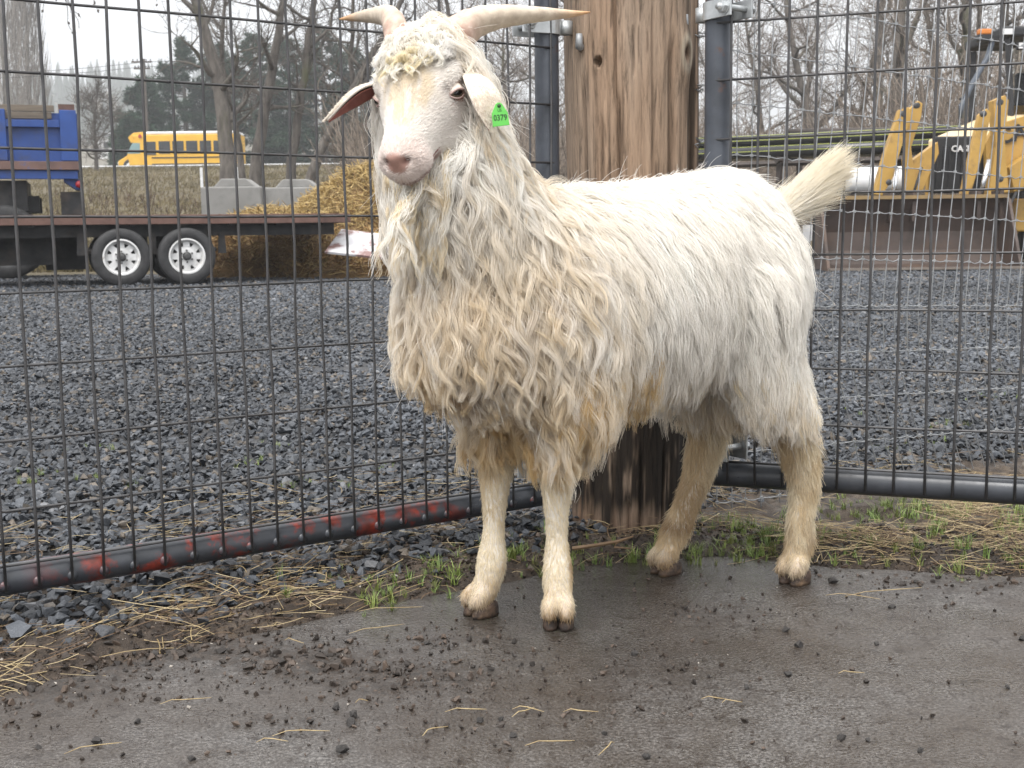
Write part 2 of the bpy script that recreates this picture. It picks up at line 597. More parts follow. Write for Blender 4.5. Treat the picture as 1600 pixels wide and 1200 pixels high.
t.links.new(mid, h2.inputs[0])
h2.inputs[1].default_value = 1.8
t.links.new(hh.outputs[0], h2.inputs[2])
bump(t, b, h2.outputs[0], 0.5, 0.0024)
xs_ = np.concatenate([np.linspace(-7, -1.45, 12), np.linspace(-1.4, 1.5, 363), np.linspace(1.6, 7, 11)])
yy_ = np.concatenate([np.linspace(-7, 0.75, 12), np.linspace(0.8, 2.25, 182)])
X, Y = np.meshgrid(xs_, yy_)
mm = mud(X, Y)
s = sd_edge(X, Y)
Z = 0.0025 * (fbm(X * 1.6, Y * 1.6, 0, 51) - 0.5) + mm * 0.012 * fbm(X * 55, Y * 55, 0, 52) ** 2 - 0.03 * smooth(-0.02, 0.03, s)
sl = grid_mesh('pavement', X, Y, Z, m_slab, {'mud': mm, 'wet': wet(X, Y)})
kf = (s < 0.04).ravel()
bm = bmesh.new()
bm.from_mesh(sl.data)
bm.verts.ensure_lookup_table()
bmesh.ops.delete(bm, geom=[v for v in bm.verts if not kf[v.index]], context='VERTS')
bm.to_mesh(sl.data)
bm.free()
tag(sl, 'wet grey paving with mud and crumbs of dirt', 'pavement', None, 'structure')

# ---------------------------------------------------------------- gravel
m_stone, t, b = nodes_of('wet_basalt')
ic = attr(t, 'icol', 'INSTANCER').outputs['Color']
c = mixc(t, ramp(t, noise(t, 3.5, 6, 0.7), [(0.35, 0.0), (0.7, 0.55)]), ic, mixc(t, 1.0, ic, (0.5, 0.5, 0.5), 'MULTIPLY'))
t.links.new(c, b.inputs['Base Color'])
t.links.new(ramp(t, noise(t, 2.0, 4), [(0.35, 0.38), (0.65, 0.68)]), b.inputs['Roughness'])
bump(t, b, noise(t, 9, 5, 0.6), 0.25, 0.05)
stones = [hull_stone(i, random.uniform(0.45, 0.75), random.randint(9, 12)) for i in range(14)]
def stone_cols(n):
    base = np.array([0.060, 0.067, 0.079]) * (0.50 + 1.0 * rng.random(n)[:, None] ** 1.3)
    k = rng.random(n)
    base[k > 0.90] = np.array([0.12, 0.10, 0.08]) * (0.5 + 0.9 * rng.random((k > 0.90).sum())[:, None])
    base[k < 0.03] = np.array([0.15, 0.155, 0.165]) * (0.7 + 0.5 * rng.random((k < 0.03).sum())[:, None])
    return base
P, S = [], []
for y0, y1, dens, s0, s1 in ((1.0, 3.2, 4200, 0.012, 0.036), (3.2, 5.0, 3200, 0.015, 0.037), (5.0, 8.0, 2000, 0.019, 0.043), (8.0, 12.0, 1050, 0.026, 0.053), (12.0, 19.0, 480, 0.036, 0.075)):
    w0, w1 = -0.47 * y1 - 0.8, 0.47 * y1 + 0.8
    n = int((w1 - w0) * (y1 - y0) * dens)
    x, y = rng.uniform(w0, w1, n), rng.uniform(y0, y1, n)
    ok = (np.abs(x) < 0.47 * y + 0.75)
    g = y - gate_y(x)
    pr = smooth(-0.20, -0.02, g + 0.12 * (fbm(x * 6, y * 6, 0, 61) - 0.5))
    pr = np.where(x > 0.35, smooth(-0.02, 0.12, g), pr)
    ok &= (rng.random(n) < pr) & (sd_edge(x, y) > .03)
    g_ = g
    x, y = x[ok], y[ok]
    P.append(np.stack([x, y, np.where(g_[ok] < .75, np.maximum(verge_z(x, y) + .003, -0.012 + 0.03 * (fbm(x * 1.3, y * 1.3, 0, 3) - 0.5)), -0.012 + 0.03 * (fbm(x * 1.3, y * 1.3, 0, 3) - 0.5)) + rng.uniform(-0.004, 0.014, len(x)) + 0.025 * (fbm(x * 3.5, y * 3.5, 0, 62) - 0.5)], 1))
    S.append(rng.uniform(s0, s1, len(x)) * np.where(rng.random(len(x)) < 0.08, 1.35, 1.0))
P, S = np.concatenate(P), np.concatenate(S)
# a thinner sprinkle of stones mixed into the soil
n = 1500
x, y = rng.uniform(-1.3, 1.0, n), rng.uniform(1.0, 2.5, n)
s = sd_edge(x, y)
ok = (s > 0.02) & (y - gate_y(x) < 0.15) & (rng.random(n) < np.where(x < 0.1, smooth(0.0, 0.16, s), 0.10))
x, y = x[ok], y[ok]
P = np.concatenate([P, np.stack([x, y, verge_z(x, y) + 0.003], 1)])
S = np.concatenate([S, rng.uniform(0.010, 0.036, len(x))])
n = len(P)
scatter('gravel', P, np.stack([rng.normal(0, 0.45, n), rng.normal(0, 0.45, n), rng.uniform(0, 6.28, n)], 1), S[:, None] * rng.uniform(0.8, 1.2, (n, 3)), rng.integers(0, 14, n), stones, m_stone,
        'wet dark blue grey crushed gravel covering the yard behind the gates', 'gravel', stone_cols(n) * (.62 + .8 * fbm(P[:, 0] * .8, P[:, 1] * .5, 0, 63))[:, None])

# larger rocks lying in the straw under the left gate: one can count them
m_rock = pmat('basalt_rock', (0.10, 0.105, 0.115), (0.035, 0.037, 0.042), 22, (0.35, 0.7), 0.5, 60, 0.004, dirt=(0.09, 0.065, 0.045), dscale=9, dth=(0.55, 0.7))
ROCKS = [(165, 1003, 44), (68, 952, 34), (205, 950, 26), (90, 985, 22), (245, 912, 46), (205, 935, 34), (150, 930, 36), (300, 905, 30), (345, 958, 34), (355, 940, 22), (395, 905, 40), (440, 912, 30), (180, 905, 30), (55, 985, 24),
         (560, 880, 34), (595, 895, 26), (620, 870, 36), (500, 905, 28), (460, 885, 30), (520, 868, 30), (120, 1000, 20), (30, 940, 24), (405, 950, 20), (290, 960, 24), (660, 860, 28), (690, 880, 24), (20, 1015, 18), (240, 960, 18)]
for i, (px, py, wpx) in enumerate(ROCKS):
    p = gr(px, py, 0.012)
    sz = wpx / FPX * p[1] * 1.05
    me = hull_stone(100 + i, random.uniform(0.6, 0.85), 14)
    o = link('basalt_rock', me, m_rock)
    o.location = (p[0], p[1], float(verge_z(p[0], p[1])) + sz * 0.16)
    o.scale = (sz * 1.1, sz * 1.2, sz * 0.95)
    o.rotation_euler = (random.uniform(-0.4, 0.4), random.uniform(-0.4, 0.4), random.uniform(0, 6.28))
    bv = o.modifiers.new('bevel', 'BEVEL')
    bv.width = 0.03
    bv.segments = 1
    if i == 0:
        tag(o, 'bluish grey angular rock lying alone on the mud below the left gate, nearest the paving', 'rock', 'rocks along the paving edge')
    else:
        tag(o, 'dark angular basalt rock lying in straw and mud below the left gate', 'rock', 'rocks along the paving edge')

# crumbs of dirt on the paving
m_crumb, t, b = nodes_of('dirt_crumb')
t.links.new(attr(t, 'icol', 'INSTANCER').outputs['Color'], b.inputs['Base Color'])
b.inputs['Roughness'].default_value = 0.6
n = 100000
x, y = rng.uniform(-1.15, 1.3, n), rng.uniform(1.0, 2.3, n)
sde = sd_edge(x, y)
pr = 0.02 + 1.0 * mud(x, y) ** 1.2 + 0.05 * smooth(0.5, 0.75, fbm(x * 6, y * 6, 0, 71))
pr = np.where(sde > 0, 0.75 * (1 - smooth(.2, .3, sde)), pr)
ok = (sde < 0.3) & (y - gate_y(x) < .1) & (rng.random(n) < pr)
x, y = x[ok], y[ok]
n = len(x)
sz = 0.0018 + 0.009 * rng.random(n) ** 7
sz = np.where(sd_edge(x, y) > 0, sz * 1.5 + .002, sz * (1 + 1.0 * mud(x, y)))
cc = np.array([0.045, 0.032, 0.024]) * (0.3 + 1.6 * rng.random((n, 1)) ** 1.5)
k = rng.random(n) < 0.04
cc[k] = (0.35, 0.32, 0.28)
sz[k] *= 0.5
scatter('dirt_crumbs', np.stack([x, y, np.where(sd_edge(x, y) > 0, verge_z(x, y), 0.001) + sz * 0.15], 1), np.stack([rng.normal(0, 0.4, n), rng.normal(0, 0.4, n), rng.uniform(0, 6.28, n)], 1), sz[:, None] * rng.uniform(0.7, 1.4, (n, 3)), rng.integers(0, 6, n),
        [hull_stone(200 + i, 0.7, 10) for i in range(6)], m_crumb, 'small dark crumbs of dirt and mud scattered over the wet paving', 'dirt', cc)

# clods one can pick out on the paving
m_clod = pmat('dark_clod', (0.05, 0.045, 0.042), (0.018, 0.016, 0.015), 40, (0.4, 0.75), 0.5, 90, 0.003)
CLODS = [(1302, 912, 20), (992, 1024, 16), (1228, 987, 16), (1248, 1011, 20), (1370, 1008, 12), (1394, 951, 14), (1432, 912, 12), (1231, 1056, 18), (1315, 1155, 18), (1356, 1158, 12), (535, 1175, 26), (548, 1133, 24), (152, 1163, 22), (668, 1008, 14),
         (525, 1108, 20), (555, 1120, 22), (1595, 1000, 18), (300, 1188, 16), (60, 1170, 14), (1438, 1175, 14), (945, 1148, 14), (802, 1152, 16), (750, 1128, 18), (783, 1126, 14), (1166, 1076, 14), (1575, 1076, 14), (1010, 1185, 16), (215, 1130, 16)]
for px, py, w in CLODS:
    p = gr(px, py, 0.0)
    sz = w / FPX * p[1]
    o = link('dirt_clod', hull_stone(px * 7 + py, 0.7, 16), m_clod)
    o.location = (p[0], p[1], sz * 0.22)
    o.scale = (sz * 1.1,) * 3
    o.rotation_euler = (random.uniform(-0.3, 0.3), random.uniform(-0.3, 0.3), random.uniform(0, 6.28))
    tag(o, 'small dark stone or dirt clod lying on the wet paving', 'clod', 'clods on the paving')

# ---------------------------------------------------------------- straw
m_straw, t, b = nodes_of('straw')
t.links.new(attr(t, 'icol', 'INSTANCER').outputs['Color'], b.inputs['Base Color'])
b.inputs['Roughness'].default_value = 0.55
b.inputs['Specular IOR Level'].default_value = 0.3
blades = [straw_blade(i, 0.25, random.uniform(0.006, 0.013)) for i in range(10)]
def straw_cols(n, dark=0.45):
    k = rng.random((n, 1))
    a, b_, c_ = np.array([0.25, 0.18, 0.085]), np.array([0.42, 0.34, 0.20]), np.array([0.11, 0.07, 0.04])
    r = a + (b_ - a) * k
    d = rng.random(n) < dark
    r[d] = c_ * (0.6 + 0.9 * rng.random((d.sum(), 1)))
    return r
n = 190000
x, y = rng.uniform(-1.5, 1.6, n), rng.uniform(0.6, 2.9, n)
s = sd_edge(x, y)
g = y - gate_y(x)
clump = fbm(x * 5.5, y * 5.5, 0, 81)
pL = smooth(-0.03, 0.02, s) * (1 - smooth(0.14, 0.27, s)) * smooth(0.42, 0.64, clump) * 0.11 + 0.05 * smooth(-0.05, 0.02, s) * (1 - smooth(0.2, 0.3, s)) + 0.09 * smooth(-.35, -.6, x) * smooth(-.02, .03, s) * (1 - smooth(.13, .2, s)) * smooth(.35, .55, fbm(x * 9, y * 9, 0, 85))
pL = np.where(x > -0.2, pL * 0.75, pL)
pR = smooth(-0.03, 0.03, s) * (1 - smooth(-0.06, 0.06, g)) * smooth(0.34, 0.62, clump) * 0.36
pR = np.where((x > 0.05) & (x < 0.5), pR * 0.35, pR)
pG = smooth(0.0, 0.1, g) * (1 - smooth(0.3, 1.0, g)) * 0.035
ok = rng.random(n) < np.where(x > 0.05, pR, pL) + pG
x, y, s, g = x[ok], y[ok], s[ok], g[ok]
n = len(x)
yaw = np.where(rng.random(n) < 0.6, np.arctan2(0.5, 0.85) * np.where(x < 0.2, 1, -0.6) + rng.normal(0, 0.45, n), rng.uniform(0, 3.14, n))
pile = np.where(g < 0.02, rng.random(n) ** 2 * 0.028 * smooth(0.4, 0.7, fbm(x * 5.5, y * 5.5, 0, 81)), 0.016)
ln = np.exp(rng.normal(-3.0, 0.55, n))
scatter('loose_straw', np.stack([x, y, np.maximum(verge_z(x, y), 0.0) + 0.004 + pile], 1), np.stack([rng.uniform(0, 6.28, n) * 0, rng.normal(0, 0.13, n), yaw], 1),
        np.stack([ln, np.full(n, 0.062) * rng.uniform(0.6, 1.5, n), np.full(n, 0.062)], 1), rng.integers(0, 10, n), blades, m_straw,
        'loose golden straw strewn along the edge of the paving', 'straw', straw_cols(n))
# wisps on the paving, each one of its own
m_wisp = pmat('straw_wisp', (0.46, 0.36, 0.19), (0.27, 0.19, 0.09), 30, (0.5, 0.7))
WISPS = [((545, 990), (632, 975)), ((695, 1112), (760, 1108)), ((1095, 1092), (1135, 1092)), ((1128, 1098), (1160, 1097)), ((820, 1165), (898, 1157)), ((425, 1150), (515, 1142)), ((660, 1150), (700, 1135)), ((100, 1178), (190, 1160)), ((1320, 932), (1440, 918)), ((1290, 930), (1375, 936)),
         ((880, 1112), (935, 1112)), ((800, 1108), (850, 1112)), ((960, 1160), (935, 1180)), ((800, 1120), (835, 1105)), ((445, 1000), (475, 1005)), ((250, 1100), (330, 1090)), ((555, 1098), (575, 1095)), ((400, 1160), (450, 1158)), ((560, 955), (660, 948)), ((1310, 1052), (1350, 1051))]
for a, c_ in WISPS:
    A, B = gr(*a, 0.004), gr(*c_, 0.004)
    Mx = (A + B) / 2 + np.array([random.uniform(-.004, .004), random.uniform(-.004, .004), 0.003])
    MB().tube([A, (A + Mx) / 2 + np.array([0, 0.002, 0.002]), Mx, (B + Mx) / 2, B], [0.0003, 0.0006, 0.0007, 0.0006, 0.0003], 5).build('straw_wisp', m_wisp)
    o = COL.objects[-1]
    tag(o, 'single straw stalk lying on the wet paving', 'straw', 'straw stalks on the paving')
# a bare twig at the foot of the post
A = [gr(895, 857, .02), gr(930, 852, .03), gr(965, 846, .04), gr(990, 838, .05)]
tw = MB().tube(A, [0.004, 0.0035, 0.003, 0.0018], 6).tube([A[2], gr(960, 855, .03), gr(985, 857, .03)], [0.003, 0.002, 0.0012], 5).build('twig', pmat('twig_bark', (0.25, 0.16, 0.09), None, 40))
tag(tw, 'thin forked brown twig at the foot of the wooden post', 'twig')

# ---------------------------------------------------------------- grass
m_grass, t, b = nodes_of('spring_grass')
t.links.new(attr(t, 'icol', 'INSTANCER').outputs['Color'], b.inputs['Base Color'])
b.inputs['Roughness'].default_value = 0.5
b.inputs['Subsurface Weight'].default_value = 0.0
tufts = [grass_tuft(i) for i in range(8)]
GX = [(590, 925, 70, 26), (680, 900, 50, 20), (815, 872, 60, 26), (905, 868, 40, 18), (960, 862, 60, 14), (1020, 855, 40, 16), (1180, 850, 80, 46), (1215, 845, 60, 36), (1140, 820, 50, 24), (1440, 800, 60, 34), (1390, 800, 60, 26), (1480, 812, 50, 22), (1540, 800, 80, 30),
      (1590, 830, 60, 34), (1360, 800, 90, 26), (1500, 850, 80, 18), (1420, 860, 80, 18), (1330, 850, 60, 14), (1300, 790, 40, 14), (1570, 870, 60, 14), (1490, 885, 50, 10), (860, 860, 30, 14), (1100, 858, 40, 16), (1270, 850, 60, 18), (1350, 868, 60, 12), (1600, 800, 50, 26), (1250, 800, 30, 14),
      (530, 905, 30, 8), (700, 885, 30, 10), (450, 930, 20, 5), (760, 880, 30, 10)]
P, S = [], []
for px, py, w, k in GX:
    for _ in range(int(k * .9)):
        p = gr(px + random.gauss(0, w * 0.45), py + random.gauss(0, 11), 0.012)
        P.append((p[0], p[1], max(float(verge_z(p[0], p[1])), 0.0)))
        S.append(random.uniform(0.012, 0.040))
for px, py, w, k in [(390, 720, 16, 9), (590, 725, 16, 6), (450, 755, 18, 8), (480, 745, 16, 5), (140, 695, 14, 5), (60, 735, 16, 6), (55, 750, 12, 5), (440, 690, 12, 3), (530, 755, 12, 5), (145, 745, 9, 3), (200, 755, 8, 3), (1560, 615, 20, 8), (1480, 660, 20, 9), (1550, 580, 16, 3), (1340, 640, 14, 3), (1470, 690, 30, 8), (1400, 700, 30, 6), (1475, 660, 12, 6)]:
    for _ in range(k):
        p = gr(px + random.gauss(0, w), py + random.gauss(0, 3), 0.01)
        P.append((p[0], p[1], 0.0))
        S.append(random.uniform(0.010, 0.028))
P, S = np.array(P), np.array(S)
n = len(P)
gc = np.array([0.15, 0.22, 0.06]) * (0.6 + 0.8 * rng.random((n, 1))) + np.array([0.05, 0.02, 0.0]) * rng.random((n, 1))
scatter('grass', P, np.stack([np.zeros(n), np.zeros(n), rng.uniform(0, 6.28, n)], 1), np.stack([S * 0.8, S * 0.8, S], 1), rng.integers(0, 8, n), tufts, m_grass,
        'short green spring grass coming up through straw and gravel', 'grass', gc)

# ================================================================== GATES, POST, FENCE
m_pipe, t, b = nodes_of('gate_pipe_paint')
f = noise(t, 14, 6, 0.6)
c = ramp(t, f, [(0.3, (0.028, 0.031, 0.037)), (0.7, (0.062, 0.068, 0.080))])
red = ramp(t, noise(t, 17, 6, 0.65), [(0.49, 0.0), (0.58, 1.0)])
rm = N(t, 'ShaderNodeMath', operation='MULTIPLY')
t.links.new(red, rm.inputs[0])
t.links.new(attr(t, 'red').outputs['Fac'], rm.inputs[1])
c = mixc(t, rm.outputs[0], c, ramp(t, noise(t, 60, 4), [(0.35, (0.10, 0.019, 0.012)), (0.65, (0.25, 0.038, 0.025))]))
t.links.new(c, b.inputs['Base Color'])
t.links.new(ramp(t, f, [(0.3, 0.5), (0.7, 0.24)]), b.inputs['Roughness'])
bump(t, b, noise(t, 150, 4), 0.2, 0.001)
m_wire = pmat('gate_wire', (0.088, 0.086, 0.088), (0.045, 0.045, 0.047), 30, (0.32, 0.55), 0.15, 200, 0.0008, metal=0.25)
m_pipe2 = pmat('gate_pipe_blue_grey', (0.075, 0.085, 0.105), (0.035, 0.04, 0.05), 12, (0.3, 0.55), 0.2, 120, 0.001, dirt=(0.11, 0.05, 0.028), dscale=16, dth=(0.60, 0.70))
m_galv = pmat('galvanised_steel', (0.55, 0.57, 0.58), (0.36, 0.38, 0.39), 30, (0.35, 0.5), 0.1, 90, 0.001, metal=0.55)
m_galvw = pmat('galvanised_wire', (0.40, 0.41, 0.42), (0.22, 0.23, 0.24), 40, (0.4, 0.6), metal=0.4)
m_iron = pmat('dark_iron', (0.05, 0.052, 0.055), (0.02, 0.021, 0.022), 40, (0.35, 0.6), 0.2, metal=0.5)

def pipe(name, pts, r, parent, mat, n=20, redf=None, sub=60):
    pts = np.asarray(pts, float)
    seg = np.r_[0, np.cumsum(np.linalg.norm(np.diff(pts, axis=0), axis=1))]
    q = np.linspace(0, seg[-1], sub)
    pp = np.stack([np.interp(q, seg, pts[:, i]) for i in range(3)], 1)
    mb = MB().tube(pp, r, n)
    o = mb.build(name, mat, parent, True)
    if redf is not None:
        V = np.array(mb.v)
        a = o.data.attributes.new('red', 'FLOAT', 'POINT')
        a.data.foreach_set('value', np.asarray(redf(V), np.float32))
    return o

def make_gate(name, A, u, L0, L1, rail_z, zs, spacing, ztop, label, hinge_s, t0, hi_rail=True, red=None, lean=0.0, side=1):
    """A: a point on the rail line (x,y), u: direction along the gate, zs: heights of the level wires"""
    A = np.array([A[0], A[1], 0.0])
    u = np.array([u[0], u[1], 0.0])
    nrm = np.array([u[1], -u[0], 0.0])              # towards the camera
    if nrm[1] > 0: nrm = -nrm
    root = empty(name, A + u * hinge_s, label, 'gate')
    P = lambda s, z, off=0.0: A + u * s + np.array([0, 0, z]) + nrm * off + u * lean * (z - rail_z)
    pipe('bottom_rail', [P(L0, rail_z), P(L1, rail_z)], 0.0235, root, m_pipe, 20, red or (lambda V: V[:, 0] * 0))
    pipe('top_rail', [P(L0, ztop), P(L1, ztop)], 0.0235, root, m_pipe, 20, lambda V: V[:, 0] * 0)
    # the hinge upright, bent into the rails
    pipe('upright', [P(hinge_s, rail_z - 0.01), P(hinge_s, ztop + 0.02)], 0.0225, root, m_pipe2)
    o2 = L1 if abs(L0 - hinge_s) < abs(L1 - hinge_s) else L0
    pipe('upright', [P(o2, rail_z - 0.01), P(o2, ztop + 0.02)], 0.0225, root, m_pipe2)
    off = 0.0245
    for z in zs:
        s_ = np.linspace(L0, L1, 9)
        MB().tube([P(q, z + random.uniform(-.0012, .0012), off - 0.004) for q in s_], 0.0022, 6).build('level_wire', m_wire, root, True)
    s = t0
    k = 0
    while s < L1 - 0.004:
        if s > L0 + 0.004:
            sa, sb = random.uniform(-.0015, .0015), random.uniform(-.0015, .0015)
            zz = np.linspace(rail_z - 0.012, ztop + 0.012, 10)
            pts = [P(s + sa + (sb - sa) * i / 9 + random.uniform(-.0014, .0014), z, off + 0.0005 + (-0.001 if i % 2 else 0.001)) for i, z in enumerate(zz)]
            if k == 1 and name == 'swing_gate' and side < 0:
                pts[2] = pts[2] + u * 0.004
                pts[3] = pts[3] - u * 0.003
            w = MB().tube(pts, 0.0023, 6).build('upright_wire', m_wire, root, True)
            if red is not None:
                wv = np.array([v.co for v in w.data.vertices])
                MB().lathe([(0.0085, -0.004), (0.0075, 0.002), (0.003, 0.004)], P(s + sa, rail_z - 0.004, off - 0.002), nrm, 10).build('weld_bead', m_pipe, root, True)
                wb = COL.objects[-1]
                a = wb.data.attributes.new('red', 'FLOAT', 'POINT')
                a.data.foreach_set('value', np.full(len(wb.data.vertices), 1.6 if (k % 2 == 1 and 0.1 < s < 0.95) else 0.3, np.float32))
        s += spacing
        k += 1
    return root, P, nrm, u

# left gate: level wires, low bottom rail with red paint showing through
LA, LB = gr(0, 907, 0.085), gr(840, 772, 0.085)
lu = norm((LB - LA)[:2])
lo = LA - np.array([lu[0], lu[1], 0]) * 0.3
def red_left(V):
    s = (V[:, 0] - LA[0]) * lu[0] + (V[:, 1] - LA[1]) * lu[1]
    px = np.abs(((s - 0.049) / 0.047 + 0.5) % 1 - 0.5)
    return smooth(0.02, 0.14, s) * (1 - smooth(0.74, 0.84, s)) * (0.75 + 0.5 * (px < 0.25))
zl = [0.111, 0.1915, 0.295, 0.4015, 0.5075, 0.6145, 0.713, 0.818, 0.919, 1.02, 1.12]
gl, GPl, gnl, _ = make_gate('swing_gate', LA, lu, -0.75, 1.005, 0.085, zl, 0.0473, 1.175,
    'left steel gate of welded wire mesh with red paint showing on its low bottom rail', 1.005, 0.0493 - 16 * 0.0473, red=red_left, side=-1)
# right gate
RZ = 0.147
RA, RB = gr(1140, 740, RZ), gr(1600, 767, RZ)
ru = norm((RB - RA)[:2])
zr = [0.172, 0.247, 0.345, 0.447, 0.542, 0.645, 0.742, 0.842, 0.937, 1.035, 1.13]
grt, GPr, gnr, _ = make_gate('swing_gate', RA, ru, -0.028, 1.35, RZ, zr, 0.0478, 1.19,
    'right steel gate of welded wire mesh standing in front of the woven fence', -0.028, 0.0)

# galvanised strap hinges at the top and pins on the posts
def strap(parent, pc, u, n, wpx):
    """a folded band round the upright with a bolt through it"""
    pass
hl = GPl(1.005, 0.0)
hr = GPr(-0.028, 0.0)

# ---------------------------------------------------------------- the wooden post
PC = np.array([0.232, 2.375])
def post_axis(z):
    return PC[0] + 0.004 * np.sin(z * 4) + 0.006 * z, PC[1] + 0 * z
def post_r(z):
    return 0.1135 + 0.013 * smooth(0.1, 0.95, z)
NT, NZ = 300, 330
th = np.linspace(0, 2 * PI, NT, endpoint=False)          # th=0 -> +X, th=-pi/2 -> camera
zz = np.linspace(-0.12, 1.22, NZ)
TH, ZZ = np.meshgrid(th, zz)
cx, sx2 = np.cos(TH), np.sin(TH)
R = post_r(ZZ) * (1 + 0.035 * (fbm(cx * 1.3 + 5, sx2 * 1.3, ZZ * 0.9, 101) - 0.5) * 2)
R = R + 0.0045 * (fbm(cx * 7, sx2 * 7, ZZ * 0.9, 102) - 0.5) * 2 + 0.0016 * (fbm(cx * 26, sx2 * 26, ZZ * 2.0, 103) - 0.5) * 2
def th_of(px, py):
    p = at(px, py, 2.27)
    ax, ay = post_axis(p[2])
    for _ in range(8):
        a = math.atan2(p[1] - ay, p[0] - ax)
        yq = ay + post_r(p[2]) * math.sin(a)
        xq = (p[0] - ax) / post_r(p[2])
        a = -math.acos(max(-0.98, min(0.98, xq)))
        p = at(px, py, ay + post_r(p[2]) * math.sin(a))
    return a, p[2]
dark = 0 * R
crack_marks = []
for (px, y0, y1, dep, wid) in ((961, -60, 175, 0.010, 0.0022), (967, 150, 330, 0.012, 0.004), (912, 120, 380, 0.009, 0.006), (1050, 60, 330, 0.010, 0.007), (1020, 0, 300, 0.005, 0.003), (990, 40, 120, 0.004, 0.002), (940, 180, 300, 0.004, 0.003),
                               (905, 560, 880, 0.008, 0.004), (925, 700, 900, 0.010, 0.003), (960, 720, 900, 0.006, 0.004), (1000, 700, 900, 0.006, 0.004), (1035, 690, 900, 0.007, 0.004), (982, 780, 900, 0.006, 0.003), (1082, 100, 330, 0.012, 0.010)):
    a, z0 = th_of(px, (y0 + y1) / 2)
    zc, hz = z0, abs(th_of(px, y1)[1] - th_of(px, y0)[1]) / 2
    wob = 0.02 * (fbm(ZZ * 9 + px, 0.5, 0, 104) - 0.5)
    d = np.abs((TH - a + wob + PI) % (2 * PI) - PI) * 0.12
    k = np.exp(-(d / wid) ** 2) * smooth(hz * 1.1, hz * 0.75, np.abs(ZZ - zc))
    R = R - dep * k
    dark = np.maximum(dark, 0.7 * k)
# bolt hole
a, z0 = th_of(933, 95)
d = np.hypot(((TH - a + PI) % (2 * PI) - PI) * 0.124, (ZZ - z0) * 0.8)
R = np.where(d < 0.0072, R - 0.05, R)
# knot
a, z0 = th_of(1070, 84)
da = ((TH - a + PI) % (2 * PI) - PI) * 0.124
kn = np.hypot(da / 0.012, (ZZ - z0) / 0.026)
R = R + 0.010 * np.exp(-(kn / 1.6) ** 2) - 0.012 * np.exp(-(kn / 0.55) ** 2)
knot_pale = np.exp(-((kn - 1.05) / 0.38) ** 2)
knot_dark = np.exp(-(kn / 0.6) ** 2)
ax, ay = post_axis(ZZ)
Xp, Yp = ax + R * cx, ay + R * sx2
g1 = fbm(cx * 16, sx2 * 16, ZZ * 3.6, 111)
g2 = fbm(cx * 50, sx2 * 50, ZZ * 9, 112)
g3 = fbm(cx * 2.2 + 9, sx2 * 2.2, ZZ * 1.5, 113)
rust = smooth(0.5, 0.7, g3)
colp = np.array([0.345, 0.258, 0.19])[None, None] * (0.70 + 0.42 * g1 + 0.3 * (g2 - 0.5))[..., None]
colp = colp * (1 - 0.3 * rust[..., None]) + np.array([0.30, 0.17, 0.09]) * (0.3 * rust * (0.6 + 0.8 * g2))[..., None]
streak = smooth(0.64, 0.78, fbm(cx * 40, sx2 * 40, ZZ * 13, 114)) * 0.6
streak = np.maximum(streak, dark * 0.6)
colp = colp * (1 - streak[..., None]) + np.array([0.05, 0.028, 0.018]) * streak[..., None]
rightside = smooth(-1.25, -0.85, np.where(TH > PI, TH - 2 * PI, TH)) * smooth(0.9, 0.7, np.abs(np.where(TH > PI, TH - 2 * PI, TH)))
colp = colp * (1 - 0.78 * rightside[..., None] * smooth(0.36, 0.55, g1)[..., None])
damp = (1 - smooth(0.0, 0.12, ZZ)) * 0.55
colp = colp * (1 - damp[..., None]) + np.array([0.10, 0.055, 0.035]) * damp[..., None] * (0.5 + g1)[..., None]
char = smooth(0.02, 0.075, ZZ + 0.06 * (fbm(cx * 9, sx2 * 9, ZZ * 5, 115) - 0.5) * 2) * (1 - smooth(0.42, 0.62, ZZ + 0.1 * (fbm(cx * 5, sx2 * 5, ZZ * 3, 116) - 0.5)))
char = char * smooth(0.3, 0.55, fbm(cx * 14, sx2 * 14, ZZ * 9, 117) + 0.12)
colp = colp * (1 - 0.93 * char[..., None]) + np.array([0.006, 0.005, 0.0045]) * char[..., None]
colp = colp * (1 - 0.7 * knot_pale[..., None]) + np.array([0.42, 0.37, 0.29]) * 0.7 * knot_pale[..., None]
colp = colp * (1 - 0.8 * knot_dark[..., None]) + np.array([0.10, 0.06, 0.04]) * 0.8 * knot_dark[..., None]
V = np.stack([Xp, Yp, ZZ], -1).reshape(-1, 3)
i = np.arange((NZ - 1) * NT)
r_, c_ = i // NT, i % NT
F = np.stack([r_ * NT + c_, r_ * NT + (c_ + 1) % NT, (r_ + 1) * NT + (c_ + 1) % NT, (r_ + 1) * NT + c_], 1)
m_post, t, b = nodes_of('weathered_post_wood')
pc_ = attr(t, 'wood').outputs['Color']
gn = noise(t, 85, 6, 0.75, (1, 1, 0.09), None, 0.4)
c = mixc(t, 1.0, pc_, ramp(t, gn, [(0.36, 0.45), (0.48, 0.95), (0.62, 1.22)]), 'MULTIPLY')
t.links.new(c, b.inputs['Base Color'])
b.inputs['Roughness'].default_value = 0.78
b.inputs['Specular IOR Level'].default_value = 0.3
bump(t, b, gn, 0.9, 0.006)
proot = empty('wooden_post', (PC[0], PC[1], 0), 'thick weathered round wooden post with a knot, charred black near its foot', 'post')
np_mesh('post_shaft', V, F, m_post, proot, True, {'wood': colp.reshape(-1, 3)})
cap = MB().lathe([(0.122, 0), (0.118, 0.006), (0.02, 0.008)], (PC[0] + 0.007, PC[1], 1.21), (0, 0, 1), 40).build('post_end', pmat('end_grain', (0.3, 0.22, 0.15), None, 20), proot)
